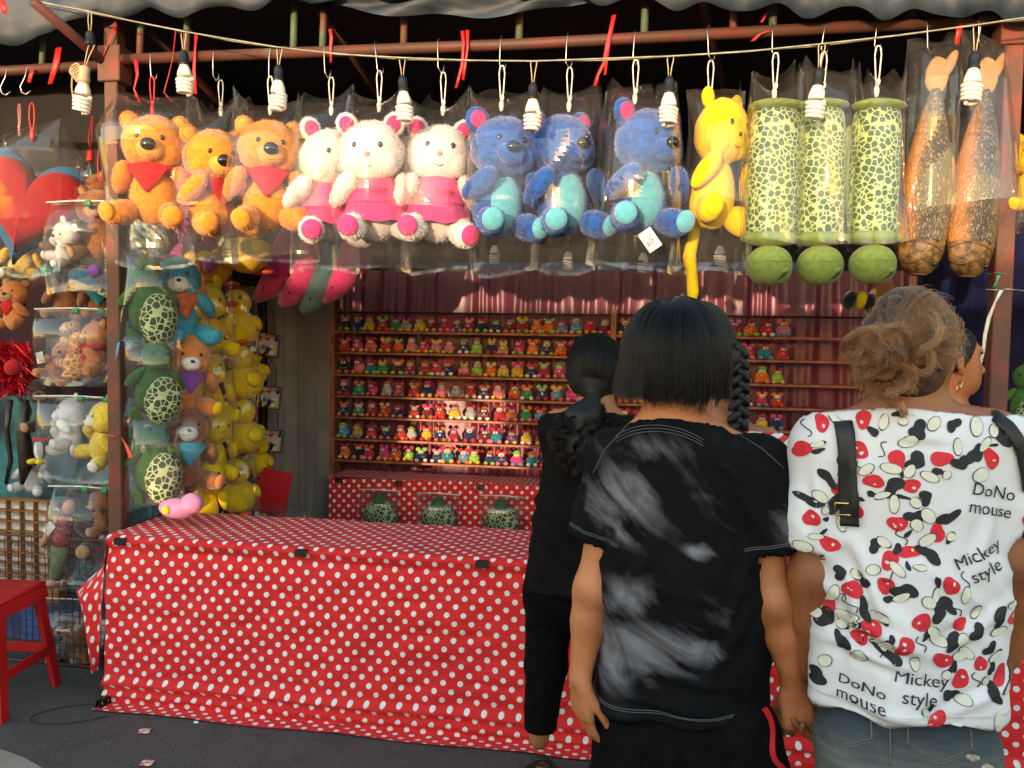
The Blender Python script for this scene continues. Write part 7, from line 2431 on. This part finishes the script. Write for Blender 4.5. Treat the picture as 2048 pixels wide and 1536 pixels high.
S = Sdf([np.arange(HC.x-.15, HC.x+.15, .008), np.arange(HC.y-.17, HC.y+.15, .008), np.arange(HC.z-.16, HC.z+.16, .008)])
S.ell(HC, (hx-.006, hy-.006, hz-.006), .01)
S.cone(HC+Vector((0, -.06, -.05)), TIE, .055, .018, .03)
S.cut(HC+Vector((.0, .05, -.02)), (.2, 1, -.6))
V, Q = S.net()
hairK = obj('hair', qmesh('hair', smooth_mesh(V, Q, 2), Q, M_hcap), pK, label='black hair tied at the nape into a curly ponytail')
polys = []
for i in range(1800):
    th, ph = math.acos(rh.uniform(-.4, 1)), rh.uniform(math.pi*.9, 2.1*math.pi)
    a = Vector((math.sin(th)*math.cos(ph), math.sin(th)*math.sin(ph), math.cos(th)))
    bd = (TIE-HC)
    bd = Vector((bd.x/hx, bd.y/hy, bd.z/hz)).normalized()
    pl = []
    lf = rh.uniform(.96, 1.02)
    for k in range(9):
        t_ = k/8
        d = a.slerp(bd, t_*.92, a)
        p = Vector((HC.x+d.x*hx*lf, HC.y+d.y*hy*lf, HC.z+d.z*hz*lf))
        pl.append(tuple(p.lerp(TIE, max(0, t_-.6)*2.2)))
    polys.append(pl)
strands('strands', polys, .0011, M_hblack, hairK)
polys = []
E = LK(1150, 945, -.17)
S = Sdf([np.arange(TIE.x-.22, TIE.x+.16, .009), np.arange(TIE.y-.2, TIE.y+.12, .009), np.arange(E.z-.06, TIE.z+.06, .009)])
S.cone(TIE, TIE.lerp(E, .3)+Vector((-.01, -.012, 0)), .022, .055, .02)
S.cone(TIE.lerp(E, .3)+Vector((-.01, -.012, 0)), TIE.lerp(E, .7), .055, .055, .02)
S.cone(TIE.lerp(E, .7), E, .055, .012, .02)
V, Q = S.net()
V = smooth_mesh(V, Q, 1)
V = wrinkle(V, vnormals(V, Q), .010, 3, 3)
pony = obj('ponytail', qmesh('ponytail', V, Q, M_hcap), pK)
for cl in range(110):
    a0, r0 = rh.uniform(0, 6.28), abs(rh.normal(.014, .026))
    t0, ln = rh.uniform(0, .5), rh.uniform(.3, .62)
    fr_, cr_, ph_ = rh.uniform(7, 15), rh.uniform(.004, .010), rh.uniform(0, 6.28)
    for j in range(26):
        ox, oy = rh.normal(0, .0028, 2)
        dt = rh.normal(0, .02)
        pl = []
        for k in range(14):
            t_ = min(1.10, max(0, t0+dt+ln*k/13))
            c = TIE.lerp(E, t_)+Vector((-.012*math.sin(t_*3), -.012*math.sin(t_*3), 0))
            w_ = min(1, .25+t_*3)*(1.15-.75*max(0, t_-.6)/.4)
            pl.append((c.x+math.cos(a0)*r0*w_*1.25+cr_*math.sin(fr_*t_*3+ph_)+ox*(1+k*.1), c.y+math.sin(a0)*r0*w_+cr_*math.cos(fr_*t_*3+ph_)+oy, c.z+.002*math.sin(k+a0)))
        polys.append(pl)
strands('strands', polys, .0008, M_hblack, pony)
MB().tube([TIE+Vector((.020*math.cos(a), .012*math.sin(a), .012*math.sin(a)*.5)) for a in np.linspace(0, 6.28, 14)[:-1]], .006, 6, closed=True).build('hair_tie', M('hair band', (.05, .05, .055), .5), pK)

# ================================================================== girl with a braid, mostly hidden
Y3 = 2.25
OB = Vector((P(1425, 700, Y3).x, Y3, 0))
def LB(u, v, dy=0.0):
    return P(u, v, Y3+dy)-OB
JB = dict(head=LB(1400, 695, .02), hr=(.078, .098, .112), neck=LB(1432, 850), chest=LB(1435, 960), waist=LB(1430, 1100), pelvis=LB(1428, 1220), tr=(.115, .115, .13), face=(.2, 1, 0),
          shL=LB(1345, 905), elL=LB(1350, 1060, .10), wrL=LB(1370, 1120, .30), shR=LB(1530, 890), elR=LB(1525, 1060, .10), wrR=LB(1500, 1120, .30), ar=(.042, .036, .025),
          hipL=LB(1380, 1250), knL=LB(1372, 1470, .0), anL=LB(1372, 1700, .0), hipR=LB(1472, 1250), knR=LB(1478, 1470, .01), anR=LB(1480, 1700, .0), lr=(.068, .05, .034), nr=.050)
JB['all'] = [JB[k] for k in JB if isinstance(JB[k], Vector)]
S = fill_body(body_field(JB, [], .012), JB)
for k, ts in (('wrL', 1), ('wrR', -1)):
    hand(S, JB[k], (0, 1, -.2), (0, 0, 1), .9, (.15, .2, .2), thumb_side=-ts)
for s in 'LR':
    JB['an'+s].z = max(JB['an'+s].z, .07)
pB = make_body('person', JB, S, skinm('mid brown', (.36, .13, .055)), 'girl with a long dark braid in a red and white shirt, mostly hidden', OB)
face_bits(JB, pB)
m, nt, b, L = newmat('red and white striped jersey')
tc = nd(nt, 'ShaderNodeTexCoord')
mp = nd(nt, 'ShaderNodeMapping'); mp.inputs['Rotation'].default_value = (0, math.radians(28), 0); L.new(tc.outputs['Object'], mp.inputs[0])
wv = nd(nt, 'ShaderNodeTexWave'); wv.bands_direction = 'Z'; wv.inputs['Scale'].default_value = 10; wv.inputs['Distortion'].default_value = .6; L.new(mp.outputs[0], wv.inputs['Vector'])
L.new(mixc(nt, math_n(nt, 'GREATER_THAN', wv.outputs['Fac'], .5), (.55, .02, .025), (.66, .62, .58)), b.inputs['Base Color']); b.inputs['Roughness'].default_value = .8
S = Sdf([np.arange(-.32, .32, .010), np.arange(-.24, .30, .010), np.arange(.70, 1.42, .010)])
S.cone(LB(1432, 960), LB(1430, 1230), .138, .155, .02, fy=.68)
S.cone(LB(1350, 905), LB(1430, 865), .050, .06, .03)
S.cone(LB(1528, 888), LB(1432, 858), .052, .06, .03)
S.cone(LB(1345, 910), LB(1348, 1000, .06), .06, .05, .03)
S.cone(LB(1530, 896), LB(1538, 1000, .06), .06, .05, .03)
hb, cb = LB(1430, 1215).z, LB(1432, 852).z
S.cut((0, 0, hb), (0, 0, -1)); S.cut((0, -.05, cb), (0, .35, 1))
garment('t_shirt', S, pB, m, [((0, 0, hb), (0, 0, -1), .014), ((0, -.05, cb), (0, .35, 1), .014)], .004, 17)
trousers(JB, pB, M_blkc, OB, hb+.05, .135, (.085, .08, .075), 19, down=LB(1430, 1430).z)
shoes(JB, pB, M('pink rubber shoe', (.5, .15, .2), .6), None)
HC = LB(1398, 698, .02)
S = Sdf([np.arange(HC.x-.16, HC.x+.18, .008), np.arange(HC.y-.16, HC.y+.16, .008), np.arange(HC.z-.2, HC.z+.16, .008)])
S.ell(HC, (.096, .114, .128), .01)
S.cone(HC+Vector((.02, -.06, -.06)), HC+Vector((.085, -.07, -.02)), .05, .03, .03)
S.cut(HC+Vector((.0, .05, -.02)), (.2, 1, -.6))
V, Q = S.net()
hairB = obj('hair', qmesh('hair', smooth_mesh(V, Q, 2), Q, M_hcap), pB)
polys = []
T0 = LB(1478, 695, -.03)
for i in range(1300):
    th, ph = math.acos(rh.uniform(-.3, 1)), rh.uniform(math.pi*.9, 2.1*math.pi)
    a = Vector((math.sin(th)*math.cos(ph), math.sin(th)*math.sin(ph), math.cos(th)))
    bd = Vector(((T0-HC).x/.098, (T0-HC).y/.114, (T0-HC).z/.128)).normalized()
    polys.append([tuple(HC+Vector((d.x*.097, d.y*.115, d.z*.129))) for k in range(8) for d in [a.slerp(bd, k/8, a)]])
strands('strands', polys, .0011, M_hblack, hairB)
mb = MB()
for k in range(15):
    p = LB(1476+6*math.sin(k*.2)-k*.3, 700+k*12, -.06)
    mb.ell(p+Vector((.008*(-1)**k, 0, 0)), (.013, .017, .026), (0, -.75*(-1)**k, 0), seg=14, ring=10, amp=.3, fs_=170)
mb.build('braid', M_hcap, pB)

# ================================================================== man in profile by the right post
Y4 = 2.78
OM = Vector((P(1912, 700, Y4).x, Y4, 0))
def LM(u, v, dy=0.0):
    return P(u, v, Y4+dy)-OM
hm = LM(1908, 722)
JM = dict(head=hm, hr=(.082, .076, .112), neck=LM(1890, 818), chest=LM(1880, 900), waist=LM(1880, 1060), pelvis=LM(1880, 1170), tr=(.13, .12, .13), face=(1, .12, 0), foot=(.8, 1, 0),
          shL=LM(1810, 850), elL=LM(1800, 990), wrL=LM(1820, 1090, .1), shR=LM(1955, 850, .06), elR=LM(1965, 990, .05), wrR=LM(1970, 1090, .14), ar=(.045, .04, .028),
          hipL=LM(1840, 1190), knL=LM(1842, 1390, .02), anL=LM(1842, 1600, .0), hipR=LM(1925, 1190), knR=LM(1930, 1390, .03), anR=LM(1932, 1600, .0), lr=(.07, .05, .036), nr=.052)
for s in 'LR':
    JM['an'+s].z = .08
    JM['kn'+s].z = max(JM['kn'+s].z, .46)
JM['all'] = [JM[k] for k in JM if isinstance(JM[k], Vector)]
S = body_field(JM, [(np.array((hm.x-.12, hm.y-.12, hm.z-.16)), np.array((hm.x+.14, hm.y+.12, hm.z+.14)), .006)], .012)
JM2 = dict(JM)
fill_body(S, JM2)
fm_, sd_ = Vector((1, .12, 0)).normalized(), Vector((.12, -1, 0)).normalized()
S.ell(hm+fm_*.052+Vector((0, 0, -.080)), (.024, .030, .022), .02)         # chin
S.cone(hm+fm_*.070+Vector((0, 0, .034))-sd_*.03, hm+fm_*.070+Vector((0, 0, .034))+sd_*.03, .012, .012, .012)   # brow
for k, ts in (('wrL', 1), ('wrR', -1)):
    hand(S, JM[k], (.2, .3, -1), (.9, -.2, 0), .95, (.25, .3, .3), thumb_side=ts)
pM = make_body('person', JM, S, skinm('warm brown', (.40, .14, .055)), 'man in a black shirt seen in profile beside the right post', OM+Vector((.035, .12, 0)))
J5 = dict(head=hm, hr=(.082, .079, .112), face=(1, .12, 0))
face_bits(J5, pM)
S = Sdf([np.arange(-.30, .22, .010), np.arange(-.22, .26, .010), np.arange(.60, 1.48, .010)])
S.cone(LM(1880, 900), LM(1880, 1190), .150, .16, .02, fy=.68)
S.cone(LM(1815, 850), LM(1885, 826), .052, .062, .03)
S.cone(LM(1952, 848, .05), LM(1890, 826), .052, .062, .03)
S.cone(LM(1808, 860), LM(1803, 940), .06, .055, .03)
S.cone(LM(1955, 860, .06), LM(1962, 940, .05), .06, .055, .03)
hmz, cmz = LM(1880, 1180).z, LM(1890, 806).z
S.cut((0, 0, hmz), (0, 0, -1)); S.cut((0, 0, cmz), (.25, -.1, 1))
garment('t_shirt', S, pM, M('black cotton'), [((0, 0, hmz), (0, 0, -1), .014), ((0, 0, cmz), (.25, -.1, 1), .014)], .004, 23)
trousers(JM, pM, M('dark denim', (.02, .028, .05), .9, .3, 20), OM, hmz+.05, .14, (.088, .072, .06), 25)
shoes(JM, pM, M('black shoe'), None)
S = Sdf([np.arange(hm.x-.13, hm.x+.13, .007), np.arange(hm.y-.13, hm.y+.13, .007), np.arange(hm.z-.12, hm.z+.15, .007)])
S.ell(hm+Vector((-.006, 0, .012)), (.088, .084, .108), .01)
S.cut(hm+Vector((.040, 0, .040)), (1, .1, -.55))
S.cut(hm+Vector((0, 0, -.035)), (.35, 0, -1))
V, Q = S.net()
hairM = obj('hair', qmesh('hair', smooth_mesh(V, Q, 1), Q, M_hcap), pM)
polys = []
me = hairM.data
for v in me.vertices:
    if rh.random() < .8:
        n_ = v.normal
        t1 = (n_*.5+Vector((-.6, rh.normal(0, .3), -.3))).normalized()
        polys.append([tuple(v.co+t1*.004*k) for k in range(4)])
if polys:
    strands('strands', polys, .0009, M_hblack, hairM)
c = LM(1893, 815)
MB().tube([c+Vector((.062*math.cos(a)+.004, .062*math.sin(a), -.006-.018*math.cos(a))) for a in np.linspace(0, 6.28, 30)[:-1]], .0022, 6, closed=True).build('necklace', M('gold metal', (.75, .52, .18), .25, .1, metal=1), pM)
